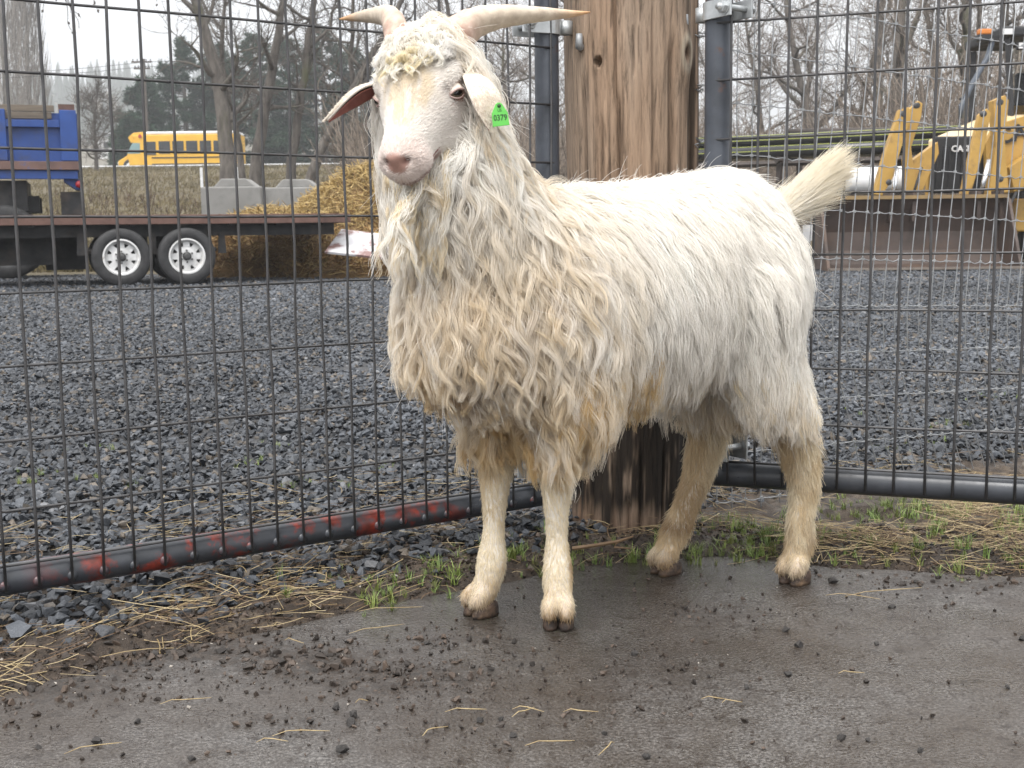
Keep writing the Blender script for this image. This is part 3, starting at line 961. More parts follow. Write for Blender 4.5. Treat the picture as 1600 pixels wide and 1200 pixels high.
# hinge pins driven into the post
def hinge_pin(px, py, z_up, dirx):
    p = at(px, py, 2.29)
    q = p + np.array([dirx * 0.05, 0.05, 0.0])
    up = p + np.array([0, 0, z_up])
    MB().tube([q, (p + q) / 2, p, p + np.array([0, 0, 0.006]), up], [0.007, 0.007, 0.0075, 0.007, 0.006], 12).build('hinge_pin', m_galvw, proot, True)
hinge_pin(905, 72, 0.022, 0.35)
hinge_pin(1070, 42, 0.022, -0.2)
# staples and cut wire ends holding the woven fence to the post
for px, py in ((1095, 55), (1096, 138), (1094, 220)):
    p = at(px, py, 2.335)
    mb = MB()
    for k in range(4):
        q = p + np.array([random.uniform(-.006, .006), -0.004 * k, random.uniform(-.008, .008)])
        mb.tube([q, q + np.array([random.uniform(-.014, .014), -0.006, random.uniform(-.006, .006)]), q + np.array([random.uniform(-.012, .012), 0.004, random.uniform(-.008, .008)])], 0.0013, 5)
    mb.build('wire_staple', m_galvw, proot, True)

# strap hinges: bands round each gate's upright
def strap_hinge(parent, P, s, z, u3, nrm, hh=0.0235):
    c0 = P(s, z)
    toward = norm(np.array([PC[0], PC[1], 0]) - np.array([c0[0], c0[1], 0]))
    th_, r = 0.004, 0.0265
    mb = MB()
    prof = []
    # U-shaped band seen from above: round the pipe, then two flat ears with a bolt
    ang = np.linspace(-PI / 2, PI / 2, 13)
    ear = -toward
    side_ = np.array([-ear[1], ear[0], 0])
    outer = [c0 + ear * -0.0 + toward * r * math.cos(a) + side_ * r * math.sin(a) for a in ang]
    inner = [c0 + toward * (r - th_) * math.cos(a) + side_ * (r - th_) * math.sin(a) for a in ang]
    outer = [outer[0] + ear * 0.058] + outer + [outer[-1] + ear * 0.058]
    inner = [inner[0] + ear * 0.058] + inner + [inner[-1] + ear * 0.058]
    for A_, B_ in ((outer, inner),):
        n = len(A_)
        V = [p + np.array([0, 0, dz]) for p in A_ for dz in (-hh / 2, hh / 2)] + [p + np.array([0, 0, dz]) for p in B_ for dz in (-hh / 2, hh / 2)]
        F = []
        for i in range(n - 1):
            F += [(2 * i, 2 * i + 2, 2 * i + 3, 2 * i + 1), (2 * n + 2 * i, 2 * n + 2 * i + 1, 2 * n + 2 * i + 3, 2 * n + 2 * i + 2), (2 * i, 2 * n + 2 * i, 2 * n + 2 * i + 2, 2 * i + 2), (2 * i + 1, 2 * i + 3, 2 * n + 2 * i + 3, 2 * n + 2 * i + 1)]
        F += [(0, 1, 2 * n + 1, 2 * n), (2 * n - 2, 4 * n - 2, 4 * n - 1, 2 * n - 1)]
        mb.add(V, F)
    st = mb.build('hinge_strap', m_galv, parent, False, 0.001)
    bc = c0 + ear * 0.043
    MB().tube([bc - side_ * 0.042, bc + side_ * 0.042], 0.0055, 12).build('bolt', m_galv, st, True)
    for sg in (-1, 1):
        MB().lathe([(0.0105, 0), (0.0105, 0.008), (0.006, 0.009)], bc + side_ * sg * 0.027, side_ * sg, 6).build('nut', m_galv, st)
        MB().lathe([(0.013, 0), (0.013, 0.002)], bc + side_ * sg * 0.0262, side_ * sg, 20).build('washer', m_galv, st)
    # the eye that drops over the post's pin
    ec = c0 + toward * (r + 0.012)
    MB().lathe([(0.008, -0.012), (0.0135, -0.012), (0.0135, 0.012), (0.008, 0.012)], ec, (0, 0, 1), 20, True).build('hinge_eye', m_galv, st, True)
zl_h = at(870, 42, 2.31)[2]
strap_hinge(gl, GPl, 1.005, zl_h, lu, gnl, 0.031)
zr_h = at(1105, 17, 2.16)[2]
strap_hinge(grt, GPr, -0.028, zr_h, ru, gnr, 0.031)
strap_hinge(gl, GPl, 1.005, 0.135, lu, gnl, 0.045)
strap_hinge(grt, GPr, -0.028, 0.20, ru, gnr, 0.045)

# ---------------------------------------------------------------- the woven wire fence behind the right gate
FA = np.array([0.405, 2.42, 0.0])
fa = math.radians(59)
fu = np.array([math.sin(fa), math.cos(fa), -0.040])
froot = empty('woven_wire_fence', FA, 'galvanised woven wire fence with knotted joints running back from the post behind the right gate', 'fence')
KZ = [0.035 + 0.1 * i for i in range(12)]
def FP(s, z):
    """wire mesh pulled out of square: it leans one way above knee height and kicks the other way below"""
    zz_ = z + 0
    shear = 0.10 * max(z - 0.40, 0) * smooth(0.0, 0.35, s) + 0.42 * max(0.36 - z, 0) * smooth(0.1, 0.4, s)
    p = FA + fu * s + np.array([0, 0, z])
    return p + norm(np.array([fu[0], fu[1], 0])) * shear
SV = [0.012 + 0.0385 * k + random.uniform(-.003, .003) for k in range(64)]
for s in SV:
    pts = []
    j = random.uniform(-.002, .002)
    for z in KZ:
        pts.append(FP(s + j + random.uniform(-.0018, .0018), z))
    pts = [FP(s, -0.01)] + pts
    MB().tube(pts, 0.00125, 5).build('fence_upright', m_galvw, froot, True)
for z in KZ:
    pts = []
    for k, s in enumerate(SV):
        p = FP(s, z + random.uniform(-.0012, .0012))
        pts.append(p + np.array([0, -0.001, 0]))
        if k < len(SV) - 1:
            pts.append(FP((s + SV[k + 1]) / 2, z + random.uniform(-.006, .0) * 0.8))
    MB().tube(pts, 0.0012, 5).build('fence_line', m_galvw, froot, True)
kb = MB()
for z in KZ:
    for s in SV:
        p = FP(s, z)
        R3 = Matrix.Rotation(random.uniform(-.5, .5), 3, 'Y')
        kb.box(p + np.array([0, -0.0012, 0]), (0.0062, 0.0050, 0.0052), np.array(R3))
o = kb.build('fence_knots', m_galvw, froot)
tag(o, 'small twisted knots where the fence wires cross', None, None, 'stuff')
# a steel post out of frame on the right carries the fence's far end
MB().tube([FP(SV[-1], -0.2), FP(SV[-1], 1.35)], 0.022, 14).build('fence_post', m_pipe2, froot, True)

# ================================================================== THE GOAT
GO = np.array([0.18, 1.88, 0.0])
GF = np.array([-0.852, -0.523, 0.0])
GLt = np.array([0.523, -0.852, 0.0])
def G(f, l, z):
    return GO + GF * f + GLt * l + np.array([0, 0, z])
def to_g(P):
    r = np.asarray(P) - GO
    return r @ GF, r @ GLt, np.asarray(P)[..., 2]
UPV = np.array([0, 0, 1.0])
# head frame
HE = at(656, 151, 1.635)                         # midway between the eyes, inside the skull
yaw_, pit_ = math.radians(20), math.radians(40)
HN = np.array([-math.sin(yaw_) * math.cos(pit_), -math.cos(yaw_) * math.cos(pit_), -math.sin(pit_)])
HL = np.array([math.cos(yaw_), -math.sin(yaw_), 0.0])
_rl = math.radians(3)
HU = np.cross(HN, HL)
HL, HU = HL * math.cos(_rl) + HU * math.sin(_rl), HU * math.cos(_rl) - HL * math.sin(_rl)
def H(s, l, u):
    return HE + HN * s + HL * l + HU * u
def to_h(P):
    r = np.asarray(P) - HE
    return r @ HN, r @ HL, r @ HU

groot = empty('goat', G(0, 0, 0), 'white long-haired horned goat with a green ear tag standing on wet paving', 'goat')

def loft(mb, rings, n=28, caps=True):
    """rings: (centre, axisA*ra, axisB*rb[, bottom factor])"""
    V, F = [], []
    for c, a, b in rings:
        for k in range(n):
            q = 2 * PI * k / n
            V.append(np.asarray(c) + np.asarray(a) * math.cos(q) + np.asarray(b) * math.sin(q))
    m = len(rings)
    F = [(i * n + k, i * n + (k + 1) % n, (i + 1) * n + (k + 1) % n, (i + 1) * n + k) for i in range(m - 1) for k in range(n)]
    F += [tuple(range(n - 1, -1, -1)), tuple((m - 1) * n + k for k in range(n))]
    mb.add(V, F)

bodies = []
def part_loft(rings, n=28):
    mb = MB()
    loft(mb, rings, n)
    bodies.append(mb)
def part_tube(pts, r, n=18):
    # resample smoothly
    pts = np.asarray(pts, float)
    r = np.asarray(r, float)
    seg = np.r_[0, np.cumsum(np.linalg.norm(np.diff(pts, axis=0), axis=1))]
    q = np.linspace(0, seg[-1], max(12, len(pts) * 4))
    pp = np.stack([np.interp(q, seg, pts[:, i]) for i in range(3)], 1)
    rr = np.interp(q, seg, r)
    for _ in range(3):
        pp[1:-1] = 0.25 * pp[:-2] + 0.5 * pp[1:-1] + 0.25 * pp[2:]
        rr[1:-1] = 0.25 * rr[:-2] + 0.5 * rr[1:-1] + 0.25 * rr[2:]
    mb = MB().tube(pp, rr, n)
    bodies.append(mb)
    for e, re in ((pp[0], rr[0]), (pp[-1], rr[-1])):
        mb2 = MB()
        loft(mb2, [(e + UPV * re * math.cos(a), GF * max(re * math.sin(a), 1e-4), GLt * max(re * math.sin(a), 1e-4)) for a in np.linspace(0.02, PI - 0.02, 9)], 14)
        bodies.append(mb2)

# trunk: deep chest narrowing to the belly
TR = [(-0.272, .534, .045, .07), (-0.258, .534, .082, .105), (-0.215, .530, .108, .138), (-0.15, .516, .122, .153), (-0.05, .498, .132, .156), (0.08, .484, .130, .156), (0.18, .472, .122, .155), (0.27, .465, .108, .140), (0.335, .460, .080, .11), (0.358, .46, .040, .06)]
part_loft([(G(f, 0, z), GLt * w, UPV * h_) for f, z, w, h_ in TR], 36)
# rump and shoulder masses
for f, l, z, r, rz in ((-0.190, .060, .50, .072, .12), (-0.195, -.065, .50, .072, .12), (0.17, .07, .47, .07, .12), (0.18, -.07, .47, .07, .12), (0.10, 0, .585, .075, .06), (-0.17, 0, .612, .085, .055)):
    part_loft([(G(f, l, z + rz * math.cos(a)), GF * max(r * 1.15 * math.sin(a), 1e-4), GLt * max(r * math.sin(a), 1e-4)) for a in np.linspace(0.02, PI - 0.02, 14)], 22)
# neck
nk = [G(.13, 0, .50), G(.235, .0, .54), G(.295, .012, .605), G(.325, .028, .67), H(-.050, 0, -.050)]
part_tube(nk, [.122, .114, .088, .072, .056], 26)
# skull and muzzle
HS = [(-.100, -.012, .020, .024), (-.092, -.012, .038, .044), (-.066, -.010, .054, .060), (-.030, -.012, .0610, .064), (0.0, -.017, .0610, .064), (.024, -.021, .0530, .0590), (.048, -.024, .0400, .0490), (.072, -.026, .0320, .0410), (.092, -.027, .0300, .0365), (.106, -.028, .0280, .0325), (.116, -.029, .0225, .026), (.122, -.030, .013, .015)]
part_loft([(H(s, 0, u), HL * w, HU * h_) for s, u, w, h_ in HS], 30)
# cheeks, brow bones, lower jaw, chin, nose pad
def ball(c, A, B, C_):
    part_loft([(np.asarray(c) + C_ * math.cos(a), A * max(math.sin(a), 1e-3), B * max(math.sin(a), 1e-3)) for a in np.linspace(0.03, PI - 0.03, 12)], 18)
for sg in (-1, 1):
    ball(H(.0, .034 * sg, -.045), HN * .048, HU * .034, HL * .022)
    ball(H(-.008, .043 * sg, .020), HN * .026, HU * .016, HL * .016)
    ball(H(.095, .017 * sg, -.030), HN * .022, HU * .024, HL * .018)
part_loft([(H(.0, 0, -.062), HL * .030, HU * .020), (H(.045, 0, -.062), HL * .023, HU * .018), (H(.083, 0, -.059), HL * .019, HU * .015), (H(.098, 0, -.056), HL * .013, HU * .011)], 18)
ball(H(-.055, 0, .025), HN * .04, HL * .045, HU * .032)
ball(H(.108, 0, -.012), HN * .016, HL * .0185, HU * .013)
# legs (hoof first)
def leg(pts, r):
    part_tube(pts, r)
LFo, RFo, LRo, RRo = gr(873, 982), gr(747, 962), gr(1240, 912), gr(1037, 897)
V3 = lambda p, dx, dy, z: np.array([p[0] + dx, p[1] + dy, z])
lf = [V3(LFo, 0, .010, .037), V3(LFo, 0, .018, .050), V3(LFo, 0, .024, .075), V3(LFo, -.001, .025, .13), V3(LFo, -.001, .020, .185), V3(LFo, .0, .018, .205), V3(LFo, .002, .014, .26), V3(LFo, .004, .012, .305), G(.155, .08, .36), G(.15, .07, .46)]
leg(lf, [.0195, .0195, .0238, .0142, .0190, .0228, .0265, .040, .050, .07])
rf = [V3(RFo, .010, .004, .037), V3(RFo, .017, .008, .050), V3(RFo, .022, .010, .078), V3(RFo, .026, .013, .13), V3(RFo, .028, .018, .185), V3(RFo, .029, .019, .205), V3(RFo, .030, .022, .26), V3(RFo, .031, .026, .305), G(.18, -.075, .36), G(.17, -.07, .46)]
leg(rf, [.0195, .0195, .0242, .0146, .0195, .0235, .0270, .040, .050, .07])
lr = [V3(LRo, .002, .006, .037), V3(LRo, .010, .010, .048), V3(LRo, .014, .012, .072), at(1249, 815, 1.965), at(1258, 770, 1.97), at(1256, 745, 1.965), at(1245, 690, 1.955), G(-.190, .080, .38), G(-.175, .070, .48)]
leg(lr, [.0195, .0195, .0235, .0168, .0215, .0262, .0260, .052, .078])
rr_ = [V3(RRo, .004, .006, .037), V3(RRo, .014, .010, .048), V3(RRo, .022, .012, .072), at(1068, 800, 2.04), at(1090, 745, 2.05), at(1096, 722, 2.05), at(1108, 672, 2.05), G(-.18, -.08, .38), G(-.205, -.075, .48)]
leg(rr_, [.0195, .0195, .0240, .0172, .0222, .0270, .0272, .055, .085])
HOOF = [(LFo + np.array([0, .008, 0]), (-.10, -1.0)), (RFo + np.array([.006, .004, 0]), (-.80, -.60)), (LRo + np.array([.004, .004, 0]), (-.75, -.65)), (RRo + np.array([.006, .004, 0]), (-.85, -.52))]
for p_, d_ in HOOF:
    d_ = norm(np.array([d_[0], d_[1], 0]))
    sv_ = np.array([-d_[1], d_[0], 0])
    for sg in (-1, 1):
        c0 = p_ + sv_ * sg * .0128 + d_ * -.001
        part_loft([(c0 + UPV * (.031 + .021 * math.cos(a)) + d_ * (.010 - .010 * math.cos(a)) * math.sin(a), d_ * max(.0205 * math.sin(a), 1e-4), sv_ * max(.0110 * math.sin(a), 1e-4)) for a in np.linspace(.03, PI - .03, 12)], 16)
# pouch between the hind legs
part_tube([G(-.215, .01, .40), G(-.22, .012, .335), G(-.218, .014, .300)], [.05, .036, .028], 14)

mb = MB()
for q in bodies:
    mb.add(q.v, q.f)
raw = bpy.data.meshes.new('goat_raw')
raw.from_pydata(mb.v, [], mb.f)
bm = bmesh.new()
bm.from_mesh(raw)
bmesh.ops.recalc_face_normals(bm, faces=bm.faces)
bm.to_mesh(raw)
bm.free()
tmp = bpy.data.objects.new('goat_tmp', raw)
COL.objects.link(tmp)
md = tmp.modifiers.new('r', 'REMESH')
md.mode = 'VOXEL'
md.voxel_size = 0.0042
ms = tmp.modifiers.new('s', 'SMOOTH')
ms.factor = 0.5
ms.iterations = 9
dg = bpy.context.evaluated_depsgraph_get()
bmesh_ = bpy.data.meshes.new_from_object(tmp.evaluated_get(dg))
bpy.data.objects.remove(tmp)
nv = len(bmesh_.vertices)
BV = np.empty(nv * 3)
bmesh_.vertices.foreach_get('co', BV)
BV = BV.reshape(-1, 3)
f_, l_, z_ = to_g(BV)
s_, hl_, hu_ = to_h(BV)
inhead = (s_ > -.07) & (np.linalg.norm(BV - HE, axis=1) < .17) & (z_ > 0.60)

# --- carve nostrils and the mouth line into the muzzle, as real hollows
nos = np.zeros(nv)
for sg in (-1, 1):
    c0 = H(.117, .0135 * sg, -.018)
    d = np.linalg.norm((BV - c0) * 1.0, axis=1)
    nos = np.maximum(nos, np.exp(-(d / .0052) ** 2))
BV = BV - HN * (nos * .008)[:, None]

# skin colours
skin = np.tile(np.array([0.86, 0.82, 0.74]), (nv, 1))
facec = np.array([0.86, 0.80, 0.76])
skin[inhead] = facec
pinkw = np.zeros(nv)
d = np.linalg.norm((BV - H(.116, 0, -.018)), axis=1)
pinkw = np.maximum(pinkw, 1 - smooth(.012, .0215, d))
ml = np.exp(-((hu_ + .047) / .005) ** 2) * smooth(.060, .072, s_) * inhead
pinkw = np.maximum(pinkw, ml * .8)
skin = skin * (1 - pinkw[:, None]) + np.array([0.52, 0.32, 0.27]) * pinkw[:, None]
skin = skin * (1 - .9 * nos[:, None]) + np.array([.10, .035, .03]) * .9 * nos[:, None]
for sg in (-1, 1):
    d = np.linalg.norm(BV - H(.006, .058 * sg, .004), axis=1)
    k = (1 - smooth(.014, .028, d)) * .6
    skin = skin * (1 - k[:, None]) + np.array([.62, .36, .32]) * k[:, None]
legc = smooth(.10, .015, z_)
skin = skin * (1 - legc[:, None] * .7) + np.array([.30, .19, .10]) * (legc * .7)[:, None]
bmesh_.vertices.foreach_set('co', np.ascontiguousarray(BV.ravel()))
a = bmesh_.attributes.new('skin', 'FLOAT_COLOR', 'POINT')
a.data.foreach_set('color', np.c_[skin, np.ones(nv)].astype(np.float32).ravel())
bmesh_.shade_smooth()
bmesh_.update()
m_skin, t, b = nodes_of('goat_skin')
c = mixc(t, 0.35, attr(t, 'skin').outputs['Color'], ramp(t, noise(t, 160, 5, 0.7), [(0.3, (0.45, 0.38, 0.32)), (0.7, (0.9, 0.85, 0.8))]), 'MULTIPLY')
t.links.new(c, b.inputs['Base Color'])
b.inputs['Roughness'].default_value = 0.5
b.inputs['Specular IOR Level'].default_value = 0.3
bump(t, b, noise(t, 420, 3), 0.25, 0.001)
bmesh_.materials.clear()
body = link('body', bmesh_, m_skin, groot)
BVH = BVHTree.FromPolygons([tuple(v) for v in BV], [tuple(p.vertices) for p in bmesh_.polygons])

# ---------------------------------------------------------------- hair
m_hair, t, b = nodes_of('goat_hair')
hc = attr(t, 'hcol').outputs['Color']
t.links.new(hc, b.inputs['Base Color'])
b.inputs['Roughness'].default_value = 0.42
b.inputs['Specular IOR Level'].default_value = 0.35
tl = t.nodes.new('ShaderNodeBsdfTranslucent')
t.links.new(hc, tl.inputs['Color'])
mx = t.nodes.new('ShaderNodeMixShader')
mx.inputs[0].default_value = 0.45
t.links.new(b.outputs[0], mx.inputs[1])
t.links.new(tl.outputs[0], mx.inputs[2])
t.links.new(mx.outputs[0], t.nodes['Material Output'].inputs['Surface'])

def hair_object(name, pts, rad, col, parent):
    """pts (n,k,3), rad (n,k), col (n,k,3)"""
    n, k = pts.shape[:2]
    hc_ = bpy.data.hair_curves.new(name)
    hc_.add_curves([k] * n)
    hc_.attributes['position'].data.foreach_set('vector', np.ascontiguousarray(pts, np.float32).ravel())
    ra = hc_.attributes.get('radius') or hc_.attributes.new('radius', 'FLOAT', 'POINT')
    ra.data.foreach_set('value', np.ascontiguousarray(rad, np.float32).ravel())
    ca = hc_.attributes.new('hcol', 'FLOAT_COLOR', 'POINT')
    ca.data.foreach_set('color', np.concatenate([col, np.ones((n, k, 1))], 2).astype(np.float32).ravel())
    return link(name, hc_, m_hair, parent)

# surface samples
tri = []
for p in bmesh_.polygons:
    v = p.vertices
    tri.append((v[0], v[1], v[2]))
    if len(v) == 4:
        tri.append((v[0], v[2], v[3]))
tri = np.array(tri)
TA, TB, TC = BV[tri[:, 0]], BV[tri[:, 1]], BV[tri[:, 2]]
tn = np.cross(TB - TA, TC - TA)
tarea = np.linalg.norm(tn, axis=1) / 2
vn = np.empty(nv * 3)
bmesh_.vertices.foreach_get('normal', vn)
vn = vn.reshape(-1, 3)
def sample(n, wfun):
    cen = (TA + TB + TC) / 3
    w = tarea * wfun(cen)
    cum = np.cumsum(w)
    idx = np.searchsorted(cum, rng.random(n) * cum[-1])
    idx = np.clip(idx, 0, len(tri) - 1)
    u = rng.random((n, 2))
    fl = u.sum(1) > 1
    u[fl] = 1 - u[fl]
    P = TA[idx] + (TB - TA)[idx] * u[:, :1] + (TC - TA)[idx] * u[:, 1:]
    Nn = norm(vn[tri[idx, 0]] * (1 - u.sum(1, keepdims=True)) + vn[tri[idx, 1]] * u[:, :1] + vn[tri[idx, 2]] * u[:, 1:])
    return P, Nn
def regions(P):
    f, l, z = to_g(P)
    s, hl, hu = to_h(P)
    head = ((s > -.055) & (np.linalg.norm(P - HE, axis=-1) < .165) & (hu > -.064 + .95 * np.clip(.050 - s, 0, 1))).astype(float)
    # legs below the hanging wool; the hind legs lose it higher up
    legf = smooth(.275, .235, z) * (1 - head)
    return f, l, z, s, hl, hu, head, legf
def tangent(v, n):
    return v - n * np.sum(v * n, -1, keepdims=True)

def grow(P, Nn, D0, Ln, K, lift, off, grav, flow=None):
    """guide hairs: leave the skin, turn with the coat and gravity, stay outside the body"""
    n = len(P)
    out = np.empty((n, K, 3))
    out[:, 0] = P
    p = P.copy()
    nn = Nn.copy()
    d = norm(D0 + Nn * lift[:, None])
    step = Ln / (K - 1)
    gvec = np.array([0, 0, -1.0])
    for k in range(1, K):
        tt = k / (K - 1)
        g = grav[:, None] * tt
        base = norm(tangent(D0, nn) + 1e-6)
        d = norm(d * 0.55 + base * 0.45 * (1 - 0.5 * tt) + gvec * g + nn * (lift * (1 - tt) * 0.25)[:, None])
        p = p + d * step[:, None]
        need = off * (0.25 + 0.75 * tt ** 0.7)
        for i in range(n):
            loc, no, _, dist = BVH.find_nearest(p[i])
            if loc is None:
                continue
            loc = np.array(loc)
            no = np.array(no)
            sd = float(np.dot(p[i] - loc, no))
            if dist < 0.05:
                nn[i] = no
            if sd < need[i] and dist < 0.06:
                p[i] = loc + no * need[i]
            elif sd < 0:
                p[i] = loc + no * need[i]
        out[:, k] = p
    return out

def strands(guides, Nn, per, spread, tipf, wave_a, wave_l, jitter, lenvar=0.25, rad=(0.00042, 0.00012), frizz=0.0):
    """a lock of hairs round every guide"""
    n, K = guides.shape[:2]
    tang = norm(np.gradient(guides, axis=1))
    bin_ = norm(np.cross(tang, Nn[:, None, :] + 1e-4))
    nor = np.cross(bin_, tang)
    seg = np.linalg.norm(np.diff(guides, axis=1), axis=2)
    arc = np.concatenate([np.zeros((n, 1)), np.cumsum(seg, 1)], 1)
    t = np.linspace(0, 1, K)[None]
    ph = rng.uniform(0, 6.28, (n, 1))
    ph2 = rng.uniform(0, 6.28, (n, 1))
    wa = (wave_a * rng.uniform(0.5, 1.4, n))[:, None] * np.minimum(1, arc / 0.025)
    wl = (wave_l * rng.uniform(0.75, 1.35, n))[:, None]
    g = guides + bin_ * (wa * np.sin(6.283 * arc / wl + ph))[..., None] + nor * (wa * 0.55 * np.sin(6.283 * arc / (wl * 1.1) + ph2))[..., None]
    S = np.repeat(g, per, 0)
    B2, N2 = np.repeat(bin_, per, 0), np.repeat(nor, per, 0)
    m = n * per
    sp = np.repeat(spread, per)
    o1, o2 = rng.normal(0, 1, m) * sp, rng.normal(0, 0.55, m) * sp
    cl = 1 - (1 - np.repeat(tipf, per))[:, None] * (t ** 0.75)
    # small own curve of every hair
    jw = rng.normal(0, 1, (m, 2)) * jitter
    js = np.sin(t * rng.uniform(2, 5, (m, 1)) + rng.uniform(0, 6.28, (m, 1)))
    S = S + B2 * (o1[:, None] * cl + jw[:, :1] * js * t)[..., None] + N2 * (o2[:, None] * cl + np.abs(jw[:, 1:]) * js * t * 0.7)[..., None]
    # uneven ends: slide points back along the hair
    lv = 1 - lenvar * rng.random((m, 1)) ** 1.5
    x = t * lv * (K - 1)
    i0 = np.clip(np.floor(x).astype(int), 0, K - 2)
    fr = (x - i0)[..., None]
    idx = np.arange(m)[:, None]
    S = S[idx, i0] * (1 - fr) + S[idx, i0 + 1] * fr
    if frizz:
        S = S + rng.normal(0, frizz, S.shape) * t[..., None]
    rd = (rad[0] + (rad[1] - rad[0]) * t ** 1.4) * np.ones((m, 1)) * rng.uniform(0.8, 1.25, (m, 1))
    return S, rd

WHITE = np.array([0.955, 0.93, 0.885])
CREAM = np.array([0.90, 0.80, 0.62])
YELL = np.array([0.78, 0.60, 0.33])
GREY = np.array([0.84, 0.755, 0.63])
BROWN = np.array([0.38, 0.27, 0.17])
def coat_colour(P, extra=None):
    """base colour of the coat: white over the back, stained cream and grey-beige on neck, chest and hems"""
    f, l, z, s, hl, hu, head, legf = regions(P)
    nz = fbm(f * 16, l * 16 + z * 5, z * 9, 201)
    n2 = fbm(f * 40, l * 40, z * 24, 203)
    front = smooth(.03, .24, f) * (1 - head)
    low = smooth(.48, .26, z) * (1 - head)
    c = np.tile(WHITE, (len(P), 1))
    k = np.clip(0.05 + 0.60 * front * smooth(.66, .52, z) + 0.30 * low, 0, 1) * smooth(.40, .62, nz) * 0.75
    c = c * (1 - k[:, None]) + CREAM * k[:, None]
    k = np.clip(front * smooth(.66, .50, z), 0, 1) * smooth(.42, .62, n2) * 0.65
    c = c * (1 - k[:, None]) + GREY * k[:, None]
    k = np.clip(low * (0.35 + 0.9 * smooth(.0, .25, f)), 0, 1) * smooth(.42, .66, fbm(f * 30, l * 30, z * 18, 205)) * 0.95
    c = c * (1 - k[:, None]) + YELL * k[:, None]
    return c, front, low

# --- fleece locks over trunk, neck and upper legs
def wf(c):
    f, l, z, s, hl, hu, head, legf = regions(c)
    return (1 - head) * (1 - legf) * np.where(z > .25, 1, 0) * (1 - 0.55 * smooth(.02, -.12, l) * smooth(.58, .5, z))
P, Nn = sample(5600, wf)
f, l, z, s, hl, hu, head, legf = regions(P)
top = smooth(.35, .9, Nn[:, 2])
neck = smooth(.20, .30, f) * smooth(.50, .60, z)
front = smooth(.05, .26, f)
Ln = 0.098 - 0.030 * top + 0.028 * smooth(.46, .34, z) + 0.028 * front * (1 - top)
Ln = np.where((Nn[:, 2] < -.45), 0.060, Ln)                      # belly
Ln = np.where((z < .34) & (f < -.12), 0.060, Ln)
Ln = Ln * rng.uniform(0.75, 1.2, len(P))
dl1 = np.hypot(P[:, 0] - LFo[0] - .003, P[:, 1] - LFo[1] - .012)
dl2 = np.hypot(P[:, 0] - RFo[0] - .03, P[:, 1] - RFo[1] - .024)
onleg = smooth(.095, .055, np.minimum(dl1, dl2))
hem = np.where(f < -.1, .268, .298 - .058 * onleg + .075 * smooth(.20, .34, f) * (1 - onleg)) + .035 * (fbm(f * 22, l * 22, 0, 207) - .5)
Ln = np.minimum(Ln, np.maximum(.018, (z - hem) * rng.uniform(.65, 1.45, len(P))))
D0 = np.tile(np.array([0, 0, -1.0]), (len(P), 1)) * 1.0 - GF * (0.45 - 0.15 * front + 0.5 * top)[:, None] + GLt * (np.sign(l) * (0.15 + 1.1 * top))[:, None]
flow = fbm(f * 7, z * 7, l * 3, 211) - 0.5
D0 = D0 + GF * (flow * 2.2)[:, None]
D0 = np.where(neck[:, None] > .5, D0 * 0.8 + np.array([0, 0, -.4]), D0)
D0 = norm(tangent(D0, Nn) + 1e-6)
off = (0.006 + 0.022 * rng.random(len(P)) ** 1.3) * (1 - 0.35 * top)
off = off + 0.010 * front * rng.random(len(P))
gd = grow(P, Nn, D0, Ln, 10, 0.30 + 0.20 * rng.random(len(P)), off, 0.30 + 0.25 * smooth(.5, .3, z))
cb, fr_, lo_ = coat_colour(P)
per = 26
S, rd = strands(gd, Nn, per, 0.0085 - 0.0010 * front, 0.36 - 0.16 * front, 0.0054 * (0.65 + 1.0 * front), 0.078, 0.0024, 0.30, (0.00040, 0.00012))
lockv = rng.uniform(0.93, 1.05, (len(P), 1))
cl = np.repeat(cb * lockv, per, 0)
m = len(cl)
tt = np.linspace(0, 1, 10)[None, :, None]
tipc = np.repeat((fr_ * 0.50 + lo_ * 0.45 + 0.06)[:, None] * rng.random((len(P), 1)), per, 0)[:, None, :]
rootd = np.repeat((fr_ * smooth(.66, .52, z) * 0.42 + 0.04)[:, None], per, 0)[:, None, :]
ccol = cl[:, None, :] * rng.uniform(0.94, 1.05, (m, 1, 1))
ccol = ccol * (1 - tipc * tt ** 2) + YELL * tipc * tt ** 2
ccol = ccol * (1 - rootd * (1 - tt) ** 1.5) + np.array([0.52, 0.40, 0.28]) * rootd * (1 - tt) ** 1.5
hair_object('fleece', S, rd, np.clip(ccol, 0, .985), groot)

# --- soft undercoat so that no skin shows between the locks
P, Nn = sample(30000, wf)
f, l, z, s, hl, hu, head, legf = regions(P)
D0 = norm(tangent(np.array([0, 0, -1.0]) - GF * 0.5, Nn) + 1e-6)
K = 4
tt = np.linspace(0, 1, K)
Ln = 0.030 * rng.uniform(0.6, 1.4, len(P))
S = P[:, None, :] + (D0[:, None, :] * tt[None, :, None] + Nn[:, None, :] * (0.55 * tt * (1 - 0.45 * tt))[None, :, None] + rng.normal(0, .12, (len(P), 1, 3)) * tt[None, :, None]) * Ln[:, None, None]
cb, fr_, lo_ = coat_colour(P)
hair_object('undercoat', S, np.tile(np.linspace(.0005, .00018, K), (len(P), 1)), np.repeat((cb * 1.0)[:, None, :], K, 1), groot)
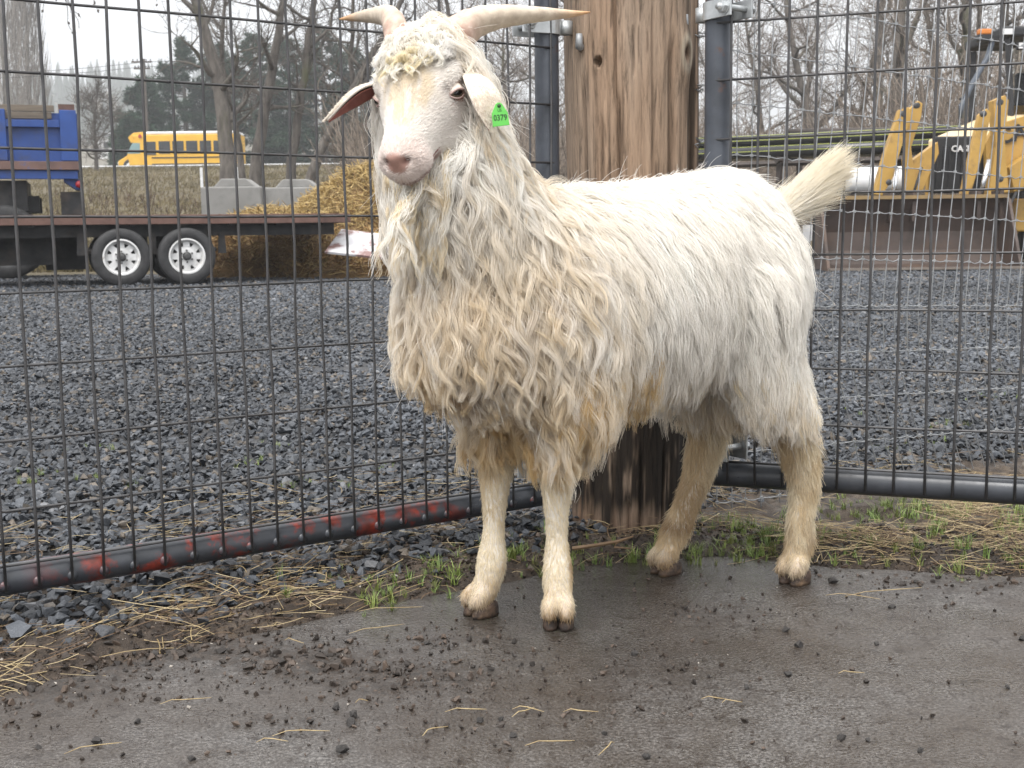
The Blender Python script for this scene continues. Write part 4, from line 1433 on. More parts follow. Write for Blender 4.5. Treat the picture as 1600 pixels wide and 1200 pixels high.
# --- loose fly-away hairs along the back
P, Nn = sample(1500, lambda c: wf(c) * smooth(.0, .6, to_g(c)[2] - .2))
D0 = norm(tangent(np.array([0, 0, -.6]) - GF * 0.9, Nn) + rng.normal(0, .35, P.shape))
Ln = rng.uniform(.02, .055, len(P))
tt = np.linspace(0, 1, 6)
S = P[:, None, :] + (D0[:, None, :] * tt[None, :, None] + Nn[:, None, :] * (0.75 * tt)[None, :, None] + np.array([0, 0, -.45])[None, None] * (tt ** 2)[None, :, None] + rng.normal(0, .15, (len(P), 1, 3)) * (tt ** 2)[None, :, None]) * Ln[:, None, None]
hair_object('flyaway_hair', S, np.tile(np.linspace(.00028, .0001, 6), (len(P), 1)), np.tile(WHITE, (len(P), 6, 1)), groot)

# --- short leg hair
def wl_(c):
    f, l, z, s, hl, hu, head, legf = regions(c)
    return legf * smooth(.012, .018, z) + 0.4 * (1 - head) * smooth(.34, .26, z)
P, Nn = sample(30000, wl_)
f, l, z, s, hl, hu, head, legf = regions(P)
hind = smooth(-.02, -.12, f)
K = 5
tt = np.linspace(0, 1, K)
Ln = (0.0085 + 0.008 * hind * smooth(.04, .09, z) + 0.016 * smooth(.20, .27, z)) * rng.uniform(0.6, 1.4, len(P))
swirl = fbm(P[:, 0] * 45, P[:, 1] * 45, P[:, 2] * 45, 221) - 0.5
D0 = norm(tangent(np.array([0, 0, -1.0]) - GF * 0.15 + GLt * (swirl * 1.6)[:, None], Nn) + 1e-6)
S = P[:, None, :] + (D0[:, None, :] * tt[None, :, None] + Nn[:, None, :] * ((0.15 + 0.20 * hind)[:, None] * (tt * (1 - 0.4 * tt))[None])[..., None] + rng.normal(0, .14, (len(P), 1, 3)) * tt[None, :, None]) * Ln[:, None, None]
c = np.tile(np.array([0.86, 0.775, 0.61]), (len(P), 1))
ns = fbm(P[:, 0] * 30, P[:, 1] * 30, P[:, 2] * 18, 223)
k = smooth(.42, .66, ns) * .7
c = c * (1 - k[:, None]) + np.array([0.66, 0.51, 0.30]) * k[:, None]
k = np.clip(smooth(.055, .015, z) * (.2 + .9 * ns) + .75 * np.exp(-((z - .09) / .012) ** 2) * smooth(.5, .62, ns), 0, .9)
k = np.maximum(k, .75 * smooth(.52, .64, fbm(P[:, 0] * 20, P[:, 1] * 20, P[:, 2] * 14, 225)) * smooth(.05, -.02, f) * smooth(.26, .1, z) * .5)
c = c * (1 - k[:, None]) + np.array([0.33, 0.205, 0.105]) * k[:, None]
c = c * rng.uniform(.88, 1.06, (len(P), 1))
hair_object('leg_hair', S, np.tile(np.linspace(.0005, .00016, K), (len(P), 1)), np.repeat(np.clip(c, 0, .98)[:, None, :], K, 1), groot)

# --- face hair
def wh(c):
    s, hl, hu = to_h(c)
    f, l, z, *_ , head, legf = regions(c)
    nose = np.linalg.norm(c - H(.117, 0, -.018), axis=1)
    e1 = np.linalg.norm(c - H(.004, .056, .004), axis=1)
    e2 = np.linalg.norm(c - H(.004, -.056, .004), axis=1)
    return head * smooth(.013, .020, nose) * smooth(.012, .017, e1) * smooth(.012, .017, e2)
P, Nn = sample(46000, wh)
s, hl, hu = to_h(P)
K = 4
tt = np.linspace(0, 1, K)
back = smooth(.05, -.06, s)
Ln = (0.0055 + 0.010 * smooth(.03, -.06, s) + 0.012 * smooth(-.03, -.07, hu) * smooth(.09, .02, s)) * rng.uniform(.6, 1.4, len(P))
sw = fbm(P[:, 0] * 60, P[:, 1] * 60, P[:, 2] * 60, 231) - .5
D0 = norm(tangent(-HN * (1.0 - 0.4 * back)[:, None] + np.array([0, 0, -.55]) * (0.3 + back)[:, None] + HL * (np.tanh(hl / .02) * .30 + sw * 1.3)[:, None], Nn) + 1e-6)
S = P[:, None, :] + (D0[:, None, :] * tt[None, :, None] + Nn[:, None, :] * (0.22 * tt * (1 - .4 * tt))[None, :, None] + rng.normal(0, .10, (len(P), 1, 3)) * tt[None, :, None]) * Ln[:, None, None]
c = np.tile(np.array([.92, .89, .85]), (len(P), 1))
yb = np.exp(-(hl / .030) ** 2) * smooth(-.02, .02, s) * smooth(.092, .074, s) * smooth(.0, .02, hu) * (.05 + 1.0 * smooth(.3, .7, fbm(hl * 160, s * 50, 0, 233)))
c = c * (1 - np.clip(yb, 0, .5)[:, None]) + np.array([.82, .70, .48]) * np.clip(yb, 0, .5)[:, None]
pk = smooth(.072, .105, s) * .25
c = c * (1 - pk[:, None]) + np.array([.80, .60, .55]) * pk[:, None]
mlm = np.exp(-((hu + .047 + .004 * np.cos(hl * 60)) / .0035) ** 2) * smooth(.056, .07, s)
c = c * (1 - .8 * mlm[:, None]) + np.array([.32, .16, .13]) * (.8 * mlm)[:, None]
hair_object('face_hair', S, np.tile(np.linspace(.00036, .00014, K), (len(P), 1)), np.repeat(c[:, None, :], K, 1), groot)

# --- forelock curls, beard, cheek ruff: locks from chosen roots
def snap(p):
    loc, no, _, _ = BVH.find_nearest(tuple(p))
    return np.array(loc), np.array(no)
def locks(name, roots, Ln, D0, per, spread, tipf, wa, wl, lift, off, grav, colf, K=12, jit=.002, lenvar=.3):
    P = np.array([snap(r)[0] for r in roots])
    Nn = np.array([snap(r)[1] for r in roots])
    n = len(P)
    Lv = np.asarray(Ln) * np.ones(n)
    gd = grow(P, Nn, norm(np.asarray(D0) * np.ones((n, 3))), Lv, K, np.full(n, lift), off * np.ones(n), grav * np.ones(n))
    S, rd = strands(gd, Nn, per, np.full(n, spread), np.full(n, tipf), np.full(n, wa), wl, jit, lenvar)
    c = colf(n)
    c = np.repeat(np.repeat(c, per, 0)[:, None, :], K, 1) * rng.uniform(.92, 1.05, (n * per, 1, 1))
    return hair_object(name, S, rd, np.clip(c, 0, .98), groot)
# forelock: falls forward from between the horns
ro = [H(-.066 + random.uniform(-.018, .022), random.uniform(-.056, .054), .055) for _ in range(90)]
locks('forelock', ro, rng.uniform(.030, .062, 90), HN * 1.0 + np.array([0, 0, -.2]), 26, .0055, .25, .0055, .030, .9, .011, .12,
      lambda n: np.array([.96, .93, .87]) * rng.uniform(.96, 1.03, (n, 1)))
# side bosses of white wool in front of each horn
ro = [H(-.050 + random.uniform(-.014, .014), sg * random.uniform(.030, .058), .045) for _ in range(34) for sg in (-1, 1)]
locks('brow_wool', ro, rng.uniform(.026, .042, 68), HN * .9 + HU * .2, 24, .005, .4, .003, .03, 1.3, .014, .05, lambda n: np.tile(np.array([.92, .90, .87]), (n, 1)))
# yellow curls hanging over the forehead
def curl(c0, r, turns, lead, side, n=26):
    pts = []
    for k in range(n):
        q = k / (n - 1)
        a = -PI / 2 + turns * 2 * PI * q
        rr2 = r * (1 - .35 * q)
        pts.append(c0 + HN * (lead * q + rr2 * math.cos(a)) + HU * (r + rr2 * math.sin(a)) + HL * side * q)
    return np.array(pts)
CS, CRd, CCl = [], [], []
for (s0, l0, r, tr, le, sd2, colr) in [(-.016, .008, .0085, .72, .010, .004, .8), (-.004, -.006, .0090, .78, .012, .006, 1), (-.040, -.038, .012, .66, .004, -.002, 0), (-.008, -.024, .0080, .72, .014, -.003, .9)]:
    base, no = snap(H(s0, l0, .06))
    g = curl(base + HU * .001, r, tr, le, sd2)
    m = 90
    cc_ = (np.array([.90, .87, .80]) * (1 - colr) + np.array([.91, .83, .63]) * colr)
    o1, o2 = rng.normal(0, .0046, (m, 1, 1)), rng.normal(0, .0022, (m, 1, 1))
    tt = np.linspace(0, 1, len(g))[None, :, None]
    S = g[None] + HL * o1 * (1 - .45 * tt) + norm(HU + HN * .5) * o2 + HL * rng.normal(0, .0012, (m, 1, 1)) * np.sin(tt * 7 + rng.uniform(0, 6, (m, 1, 1)))
    CS.append(S)
    CRd.append(np.tile(np.linspace(.0004, .0002, len(g)), (m, 1)))
    CCl.append(np.tile(cc_, (m, len(g), 1)) * rng.uniform(.9, 1.05, (m, 1, 1)))
hair_object('forehead_curls', np.concatenate(CS), np.concatenate(CRd), np.clip(np.concatenate(CCl), 0, .98), groot)
# yellow forelock strands over the forehead
ro = [H(random.uniform(-.040, -.006), random.gauss(-.008, .018), .055) for _ in range(46)]
locks('yellow_forelock', ro, rng.uniform(.028, .050, 46), HN * 1.0 + np.array([0, 0, -.1]), 22, .0036, .22, .0042, .024, .8, .008, .10,
      lambda n: np.where(rng.random((n, 1)) < .45, np.array([.94, .86, .66]), np.array([.96, .93, .86])) * rng.uniform(.93, 1.04, (n, 1)), K=14)
# beard: long tapering locks under chin and jaw
ro = [H(random.uniform(.02, .108), random.uniform(-.026, .026), -.075) for _ in range(110)]
locks('beard', ro, rng.uniform(.08, .155, 110), np.array([-.12, -.25, -1.0]), 22, .0050, .25, .0055, .055, .15, .034, .75,
      lambda n: np.where(rng.random((n, 1)) < .35, CREAM, np.array([.95, .92, .86])) * rng.uniform(.92, 1.03, (n, 1)), K=13)
# ruff behind the cheeks, standing off on both sides
ro = [H(random.uniform(-.06, .02), sg * random.uniform(.045, .062), random.uniform(-.085, -.035)) for _ in range(60) for sg in (-1, 1)]
ro = ro[:60] + [H(random.uniform(-.02, .055), random.uniform(.022, .052), random.uniform(-.09, -.058)) for _ in range(60)]
dd = np.array([HL * sg * (.55 if sg > 0 else .9) + UPV * -.75 - HN * .35 for _ in range(60) for sg in (-1, 1)])
locks('cheek_ruff', ro, rng.uniform(.035, .085, 120), dd, 18, .0050, .30, .0040, .05, 1.0, .014, .22, lambda n: np.tile(np.array([.97, .95, .91]), (n, 1)), K=10, jit=.004)
# mane tufts on the crest of the neck, blown to the side
ro = [G(.20 + .13 * q, .03 + random.uniform(-.03, .05), .64 + .16 * q + .02) for q in [random.random() for _ in range(90)]]
dd = np.array([np.array([.8, .3, -.35]) for _ in range(90)])
locks('mane', ro, rng.uniform(.045, .085, 90), dd, 16, .005, .3, .005, .05, .9, .016, .30, lambda n: np.tile(np.array([.97, .95, .90]), (n, 1)), K=10, jit=.005)

# --- hanging skirts: long locks over the elbow and thigh, and the belly fringe
def skirt(name, boxf, boxl, boxz, n, ln, colf, back=0.2, per=18, off=.02):
    ro = []
    while len(ro) < n:
        ro.append(G(random.uniform(*boxf), random.uniform(*boxl), random.uniform(*boxz)))
    locks(name, ro, rng.uniform(ln[0], ln[1], n), np.array([0, 0, -1.0]) - GF * back, per, .0062, .28, .0045, .06, .35, off, .55, colf, K=12, jit=.003)
yc = lambda n: np.where(rng.random((n, 1)) < .6, YELL * 1.06, CREAM) * rng.uniform(.9, 1.05, (n, 1))
wc = lambda n: np.where(rng.random((n, 1)) < .22, CREAM, np.array([.97, .94, .885])) * rng.uniform(.93, 1.04, (n, 1))
skirt('elbow_skirt', (.03, .22), (.10, .15), (.35, .43), 300, (.06, .100), yc, 0.25, off=.024)
skirt('far_elbow_skirt', (.14, .28), (-.12, -.04), (.38, .45), 120, (.05, .08), yc, -0.1)
skirt('thigh_skirt', (-.29, -.13), (.08, .15), (.32, .42), 240, (.06, .10), wc, 0.25)
skirt('rear_feathers', (-.29, -.23), (.0, .08), (.36, .50), 110, (.06, .11), wc, 0.5)
skirt('belly_fringe', (-.16, .08), (.06, .13), (.33, .40), 240, (.045, .080), wc, 0.1)
skirt('belly_wool', (-.20, .10), (-.10, .06), (.30, .36), 160, (.03, .06), wc, 0.1)

# ---------------------------------------------------------------- tail
tl0, tl1, tl2, tl3 = G(-.235, 0, .575), at(1236, 322, 2.015), at(1256, 298, 2.025), at(1280, 276, 2.035)
tailp = np.array([tl0, tl1, tl2, tl3])
tail = MB().tube(tailp, [.026, .021, .014, .006], 14).build('tail', pmat('tail_skin', (.78, .72, .62), None, 40), groot, True)
n = 4200
q = rng.random(n) ** .7
ti = q * 3
i0 = np.clip(ti.astype(int), 0, 2)
fr = (ti - i0)[:, None]
cen = tailp[i0] * (1 - fr) + tailp[i0 + 1] * fr
ax = norm(tailp[3] - tailp[0])
side_a = norm(np.cross(ax, np.array([0, 1.0, 0])))
side_b = np.cross(ax, side_a)
ph = rng.uniform(0, 6.28, n)
rad_ = np.interp(q, [0, .33, .66, 1], [.026, .021, .014, .006])
out = side_a * np.cos(ph)[:, None] + side_b * np.sin(ph)[:, None]
P = cen + out * rad_[:, None] * .9
Ln = rng.uniform(.045, .085, n)
K = 7
tt = np.linspace(0, 1, K)
D = norm(ax * 1.0 + out * .34 + np.array([.08, 0, .06]) + rng.normal(0, .11, (n, 3)))
low_ = np.clip(-(out @ np.array([0, 0, 1.0])), 0, 1)
S = P[:, None, :] + D[:, None, :] * (Ln[:, None] * tt)[..., None] - out[:, None, :] * (Ln[:, None] * .20 * tt ** 2)[..., None] + np.array([.25, 0, -.5])[None, None] * (low_[:, None] * Ln[:, None] * (tt ** 2)[None] * .5)[..., None]
c = np.array([.95, .92, .86])[None, None] * (1 - tt[None, :, None] ** 1.6 * .75) + np.array([.88, .79, .60])[None, None] * tt[None, :, None] ** 1.6 * .75
hair_object('tail_hair', S, np.tile(np.linspace(.00042, .0001, K), (n, 1)), c * rng.uniform(.9, 1.04, (n, 1, 1)), tail)

# ---------------------------------------------------------------- horns
m_horn, t, b = nodes_of('horn')
hcn = attr(t, 'hornc').outputs['Color']
c = mixc(t, 1.0, hcn, ramp(t, noise(t, 55, 6, 0.7), [(0.3, (0.72, 0.66, 0.62)), (0.65, (1.05, 1.03, 1.0))]), 'MULTIPLY')
t.links.new(c, b.inputs['Base Color'])
b.inputs['Roughness'].default_value = 0.5
bump(t, b, noise(t, 130, 5, .7), .45, .002)
def horn(ctrl, name='horn'):
    pts = np.array([at(x, y, Y) for x, y, Y, r in ctrl])
    rr2 = np.array([r / FPX * Y for x, y, Y, r in ctrl])
    seg = np.r_[0, np.cumsum(np.linalg.norm(np.diff(pts, axis=0), axis=1))]
    q = np.linspace(0, seg[-1], 80)
    pp = np.stack([np.interp(q, seg, pts[:, i]) for i in range(3)], 1)
    r = np.interp(q, seg, rr2)
    for _ in range(40):
        pp[1:-1] = .25 * pp[:-2] + .5 * pp[1:-1] + .25 * pp[2:]
        r[1:-1] = .25 * r[:-2] + .5 * r[1:-1] + .25 * r[2:]
    tq = q / q[-1]
    r = r * (1 + .034 * np.sin(tq ** .8 * 84) * (1 - tq) + .012 * np.sin(tq * 37 + 1))
    mb = MB().tube(pp, r, 28, True, .80)
    o = mb.build(name, m_horn, groot, True)
    nv2 = len(mb.v)
    tv = np.repeat(tq, 28)
    base, mid, tip = np.array([.60, .40, .335]), np.array([.62, .54, .44]), np.array([.62, .36, .17])
    V = np.array(mb.v)
    nz = fbm(V[:, 0] * 60, V[:, 1] * 60, V[:, 2] * 60, 241)
    k1 = smooth(.0, .35, tv + (nz - .5) * .3)[:, None]
    k2 = smooth(.70, 1.0, tv)[:, None]
    cv = (base * (1 - k1) + mid * k1) * (1 - k2) + tip * k2
    cv = cv * (0.85 + .3 * nz)[:, None]
    a = o.data.attributes.new('hornc', 'FLOAT_COLOR', 'POINT')
    a.data.foreach_set('color', np.c_[cv, np.ones(nv2)].astype(np.float32).ravel())
    return o
horn([(700, 92, 1.675, 37), (706, 66, 1.675, 37), (722, 45, 1.68, 33), (750, 31, 1.69, 26), (785, 25, 1.70, 20.5), (825, 23, 1.715, 15.5), (868, 22, 1.735, 10), (897, 22, 1.748, 6), (922, 19, 1.76, 1.2)])
horn([(624, 86, 1.695, 24), (620, 58, 1.70, 25), (617, 34, 1.715, 23), (606, 25, 1.745, 17.5), (588, 24, 1.785, 12.5), (562, 26, 1.825, 8), (531, 30, 1.86, 1.2)])

# ---------------------------------------------------------------- ears
m_ear = pmat('ear_skin', (.86, .80, .72), (.74, .64, .54), 60, (.5, .7), .4, 400, .001)
m_earin = pmat('ear_lining', (.42, .17, .14), (.25, .085, .075), 50, (.45, .7), .2)
def ear(ctrl, widths, face, cup, n=18, m=11):
    """ctrl: centre line points; face: direction the outer side looks; cup: depth of the hollow"""
    pts = np.asarray(ctrl, float)
    seg = np.r_[0, np.cumsum(np.linalg.norm(np.diff(pts, axis=0), axis=1))]
    q = np.linspace(0, seg[-1], n)
    pp = np.stack([np.interp(q, seg, pts[:, i]) for i in range(3)], 1)
    for _ in range(6):
        pp[1:-1] = .25 * pp[:-2] + .5 * pp[1:-1] + .25 * pp[2:]
    tg = norm(np.gradient(pp, axis=0))
    w = np.interp(q / q[-1], np.linspace(0, 1, len(widths)), widths)
    for _ in range(2):
        w[1:-1] = .25 * w[:-2] + .5 * w[1:-1] + .25 * w[2:]
    face = norm(face)
    V = []
    for i in range(n):
        sdv = norm(np.cross(tg[i], face))
        fc = np.cross(sdv, tg[i])
        for k in range(m):
            x = -1 + 2 * k / (m - 1)
            V.append(pp[i] + sdv * w[i] * x + fc * (cup * (w[i] / max(widths)) * (1 - x * x)))
    F = [(i * m + k, i * m + k + 1, (i + 1) * m + k + 1, (i + 1) * m + k) for i in range(n - 1) for k in range(m - 1)]
    mb = MB().add(V, F)
    me = bpy.data.meshes.new('ear')
    me.from_pydata(mb.v, [], mb.f)
    me.shade_smooth()
    o = link('ear', me, m_ear, groot)
    sm = o.modifiers.new('thick', 'SOLIDIFY')
    sm.thickness = .0032
    sm.offset = 0
    # hairless lining on the hollow side
    V = np.array(V)
    ctr = np.repeat(pp, m, 0)
    off_ = []
    for i in range(n):
        sdv = norm(np.cross(tg[i], face))
        fc = np.cross(sdv, tg[i])
        for k in range(m):
            off_.append(-fc * .0022)
    V2 = ctr + (V - ctr) * .76 + np.array(off_)
    me2 = bpy.data.meshes.new('ear_lining')
    me2.from_pydata([tuple(v) for v in V2], [], F)
    me2.shade_smooth()
    li = link('ear_lining', me2, m_earin, o)
    s2 = li.modifiers.new('thick', 'SOLIDIFY')
    s2.thickness = .0008
    # short velvet
    tri_ = np.array(F)
    nn_ = 2600
    fi = rng.integers(0, len(F), nn_)
    uv = rng.random((nn_, 2))
    A_, B_, C_, D_ = (V[tri_[fi, j]] for j in range(4))
    P = (A_ * (1 - uv[:, :1]) + B_ * uv[:, :1]) * (1 - uv[:, 1:]) + (D_ * (1 - uv[:, :1]) + C_ * uv[:, :1]) * uv[:, 1:]
    tgs = norm(np.repeat((pp[-1] - pp[0])[None], nn_, 0))
    Nn = norm(P - (np.mean(pp, 0) - face * .03))
    tt = np.linspace(0, 1, 3)
    S = (P + face * .0016)[:, None, :] + (tgs[:, None, :] + Nn[:, None, :] * .25 + rng.normal(0, .15, (nn_, 1, 3))) * (rng.uniform(.003, .006, nn_)[:, None] * tt)[..., None]
    hair_object('ear_hair', S, np.tile(np.linspace(.00038, .00015, 3), (nn_, 1)), np.tile(np.array([.88, .82, .74]), (nn_, 3, 1)) * rng.uniform(.9, 1.04, (nn_, 1, 1)), o)
    return o
earR = ear([at(600, 138, 1.665), at(580, 142, 1.66), at(558, 154, 1.655), at(535, 171, 1.65), at(512, 189, 1.65)], [.012, .021, .023, .017, .008, .001], np.array([-.35, .28, .87]), .010)
earL = ear([at(732, 116, 1.645), at(748, 126, 1.622), at(757, 148, 1.602), at(760, 178, 1.592), at(766, 203, 1.588)], [.012, .021, .026, .024, .015, .001], np.array([.55, -.80, .25]), .008)

# ear tag with its number
def text_mesh(txt, size, extr=0.0002, bold=0.0):
    cu = bpy.data.curves.new('txt', 'FONT')
    cu.body = txt
    cu.size = size
    cu.extrude = extr
    cu.offset = bold
    cu.resolution_u = 2
    cu.align_x = 'CENTER'
    cu.align_y = 'CENTER'
    ob = bpy.data.objects.new('txt', cu)
    COL.objects.link(ob)
    dgr = bpy.context.evaluated_depsgraph_get()
    me = bpy.data.meshes.new_from_object(ob.evaluated_get(dgr))
    bpy.data.objects.remove(ob)
    return me
def put_text(name, txt, size, c, U, W, mat, parent, extr=.0002, bold=0.0, sx_=1.0):
    me = text_mesh(txt, size, extr, bold)
    n = len(me.vertices)
    V = np.empty(n * 3)
    me.vertices.foreach_get('co', V)
    V = V.reshape(-1, 3)
    Nn = np.cross(U, W)
    V = np.asarray(c) + V[:, :1] * sx_ * np.asarray(U) + V[:, 1:2] * np.asarray(W) + V[:, 2:] * Nn
    me.vertices.foreach_set('co', np.ascontiguousarray(V.ravel()))
    me.update()
    me.materials.clear()
    return link(name, me, mat, parent)
m_tag = pmat('green_plastic', (.13, .56, .09), (.10, .46, .07), 30, (.35, .5))
m_ink = pmat('dark_ink', (.035, .09, .03), None, 30, (.6, .8))
tcn = at(781, 180, 1.578)
tW = norm(np.array([-.10, .05, 1.0]))
tU = norm(np.cross(norm(np.array([.25, -1.0, .1])) * -1, tW))
if tU[0] < 0: tU = -tU
tW = norm(tW - tU * np.dot(tW, tU))
k = 1.578 / FPX
poly = [(-13 * k, -17 * k), (13.5 * k, -16 * k), (12.5 * k, 4 * k), (5 * k, 17 * k), (2 * k, 19 * k), (-2 * k, 19 * k), (-5 * k, 17 * k), (-12.5 * k, 3 * k)]
etag = MB().prism(poly, -.0009, .0009, tcn, tU, tW).build('ear_tag', m_tag, groot, False, .0004)
tN = np.cross(tU, tW)
put_text('tag_number', '0379', .0105, tcn + tN * .0011 + tW * -.0035, tU, tW, m_ink, etag, .0001, .0002, .86)
put_text('tag_code', 'US', .0048, tcn + tN * .0011 + tW * .0058, tU, tW, m_ink, etag, .0001)
MB().lathe([(.0024, 0), (.0024, .0012), (.0008, .0016)], tcn + tN * .0008 + tW * .0118, tN, 12).build('tag_stud', m_ink, etag, True)

# ---------------------------------------------------------------- eyes
m_eye, t, b = nodes_of('eye')
b.inputs['Base Color'].default_value = (.13, .10, .055, 1)
b.inputs['Roughness'].default_value = .06
b.inputs['Coat Weight'].default_value = .6
m_pup = pmat('pupil', (.008, .007, .006), None, 20, (.08, .1))
m_lid = pmat('eyelid', (.60, .45, .41), (.42, .29, .26), 60, (.4, .6))
for sg in (-1, 1):
    c0 = H(.003, .0512 * sg, .004)
    outw = norm(HL * sg * .80 + HN * .52 + HU * .10)
    e = MB()
    loft(e, [(c0 + HU * .0122 * math.cos(a), HN * max(.0122 * math.sin(a), 1e-4), HL * max(.0122 * math.sin(a), 1e-4)) for a in np.linspace(.02, PI - .02, 14)], 20)
    eo = e.build('eye', m_eye, groot, True)
    ea = norm(np.cross(UPV, outw)) * -sg + UPV * -.28
    ea = norm(ea - outw * np.dot(ea, outw))
    eb = np.cross(outw, ea)
    if eb[2] < 0: eb = -eb
    pb = MB()
    loft(pb, [(c0 + outw * .0106 + outw * .0024 * math.cos(a), ea * max(.0068 * math.sin(a), 1e-4), eb * max(.0034 * math.sin(a), 1e-4)) for a in np.linspace(.05, PI - .05, 9)], 16)
    pb.build('pupil', m_pup, eo, True)
    cap_ = []
    for i_ in range(7):
        for q in np.linspace(-1, 1, 13):
            yl = .0066 * (1 - q * q) ** .8 - .001
            y_ = yl + (i_ / 6) * (.0145 - yl)
            x = .0118 * q * (1 + .12 * i_ / 6)
            rr_c = .0132
            dep = math.sqrt(max(rr_c ** 2 - x * x - y_ * y_, 0)) - .004 * (i_ / 6) ** 2
            cap_.append(c0 + outw * dep + ea * x + eb * y_)
    MB().add(cap_, [(i_ * 13 + k_, i_ * 13 + k_ + 1, (i_ + 1) * 13 + k_ + 1, (i_ + 1) * 13 + k_) for i_ in range(6) for k_ in range(12)]).build('lid_skin', m_ear, eo, True)
    for nm, sgn, hh_ in (('upper_lid', 1, .0066), ('lower_lid', -1, .0056)):
        arc_ = []
        for q in np.linspace(-1, 1, 15):
            x = .0118 * q
            y_ = sgn * hh_ * (1 - q * q) ** .8 - .001
            dep = math.sqrt(max(.0150 ** 2 - x * x - y_ * y_, 1e-6)) - .0022
            arc_.append(c0 + outw * dep + ea * x + eb * y_)
        MB().tube(arc_, [.0008] + [.0017 if sgn > 0 else .0012] * 13 + [.0008], 8).build(nm, m_lid, eo, True)

# the mouth line
m_lip = pmat('lip', (.26, .12, .10), (.18, .08, .07), 60, (.4, .6))
lp_ = []
for q in np.linspace(-1, 1, 21):
    a = abs(q)
    lp_.append(snap(H(.112 - .056 * a ** 1.6, .036 * math.sin(q * PI / 2), -.0435 - .002 * math.cos(q * 6) + .004 * a ** 3))[0])
MB().tube(lp_, [.0004] + [.0015] * 19 + [.0004], 7).build('lips', m_lip, groot, True)

# ---------------------------------------------------------------- hooves: two claws each
m_hoof = pmat('hoof_horn', (.075, .045, .030), (.014, .011, .010), 70, (.55, .85), .9, 120, .003, dirt=(.17, .11, .065), dscale=25, dth=(.52, .68))
def hoof(p, d):
    d = norm(np.array([d[0], d[1], 0]))
    sdv = np.array([-d[1], d[0], 0])
    root = None
    for sg in (-1, 1):
        mb = MB()
        c0 = p + sdv * sg * .0128
        rings = []
        for zz_, fw, bk, wd in ((.001, .026, -.022, .0120), (.006, .0255, -.022, .0120), (.014, .022, -.021, .0114), (.021, .018, -.019, .0100), (.026, .010, -.012, .006)):
            mid = c0 + d * (fw + bk) / 2 + np.array([0, 0, zz_]) - sdv * sg * (.0015 if zz_ < .01 else 0)
            rings.append((mid, d * (fw - bk) / 2, sdv * wd))
        loft(mb, rings, 18)
        if root is None:
            root = mb.build('hoof', m_hoof, groot, True)
        else:
            mb.build('claw', m_hoof, root, True)
    for sg in (-1, 1):
        q = p - d * .026 + sdv * sg * .011 + np.array([0, 0, .062])
        MB().tube([q, q - d * .008 + np.array([0, 0, -.012])], [.007, .003], 8).build('dewclaw', m_hoof, root, True)
for p_, d_ in HOOF:
    hoof(p_, d_)

# ================================================================== THE FARM YARD BEHIND
m_black = pmat('black_steel', (0.022, 0.022, 0.024), (0.010, 0.010, 0.011), 6, (0.4, 0.7), dirt=(0.06, 0.045, 0.035), dscale=2.5, dth=(0.5, 0.7))
m_rust = pmat('rusty_brown_steel', (0.16, 0.085, 0.065), (0.075, 0.042, 0.035), 5, (0.55, 0.85), 0.3, 40, 0.004)
m_tyre = pmat('tyre_rubber', (0.035, 0.035, 0.037), (0.016, 0.016, 0.017), 8, (0.55, 0.8), 0.2, 30, 0.004)
m_rim = pmat('white_wheel_paint', (0.78, 0.78, 0.78), (0.55, 0.55, 0.54), 9, (0.35, 0.55), dirt=(0.25, 0.2, 0.16), dscale=10, dth=(0.6, 0.72))
m_dark = pmat('dark_hole', (0.012, 0.012, 0.012), None, 10)
m_hub = pmat('hub_steel', (0.10, 0.10, 0.10), (0.04, 0.04, 0.04), 20, (0.4, 0.6), metal=0.5)

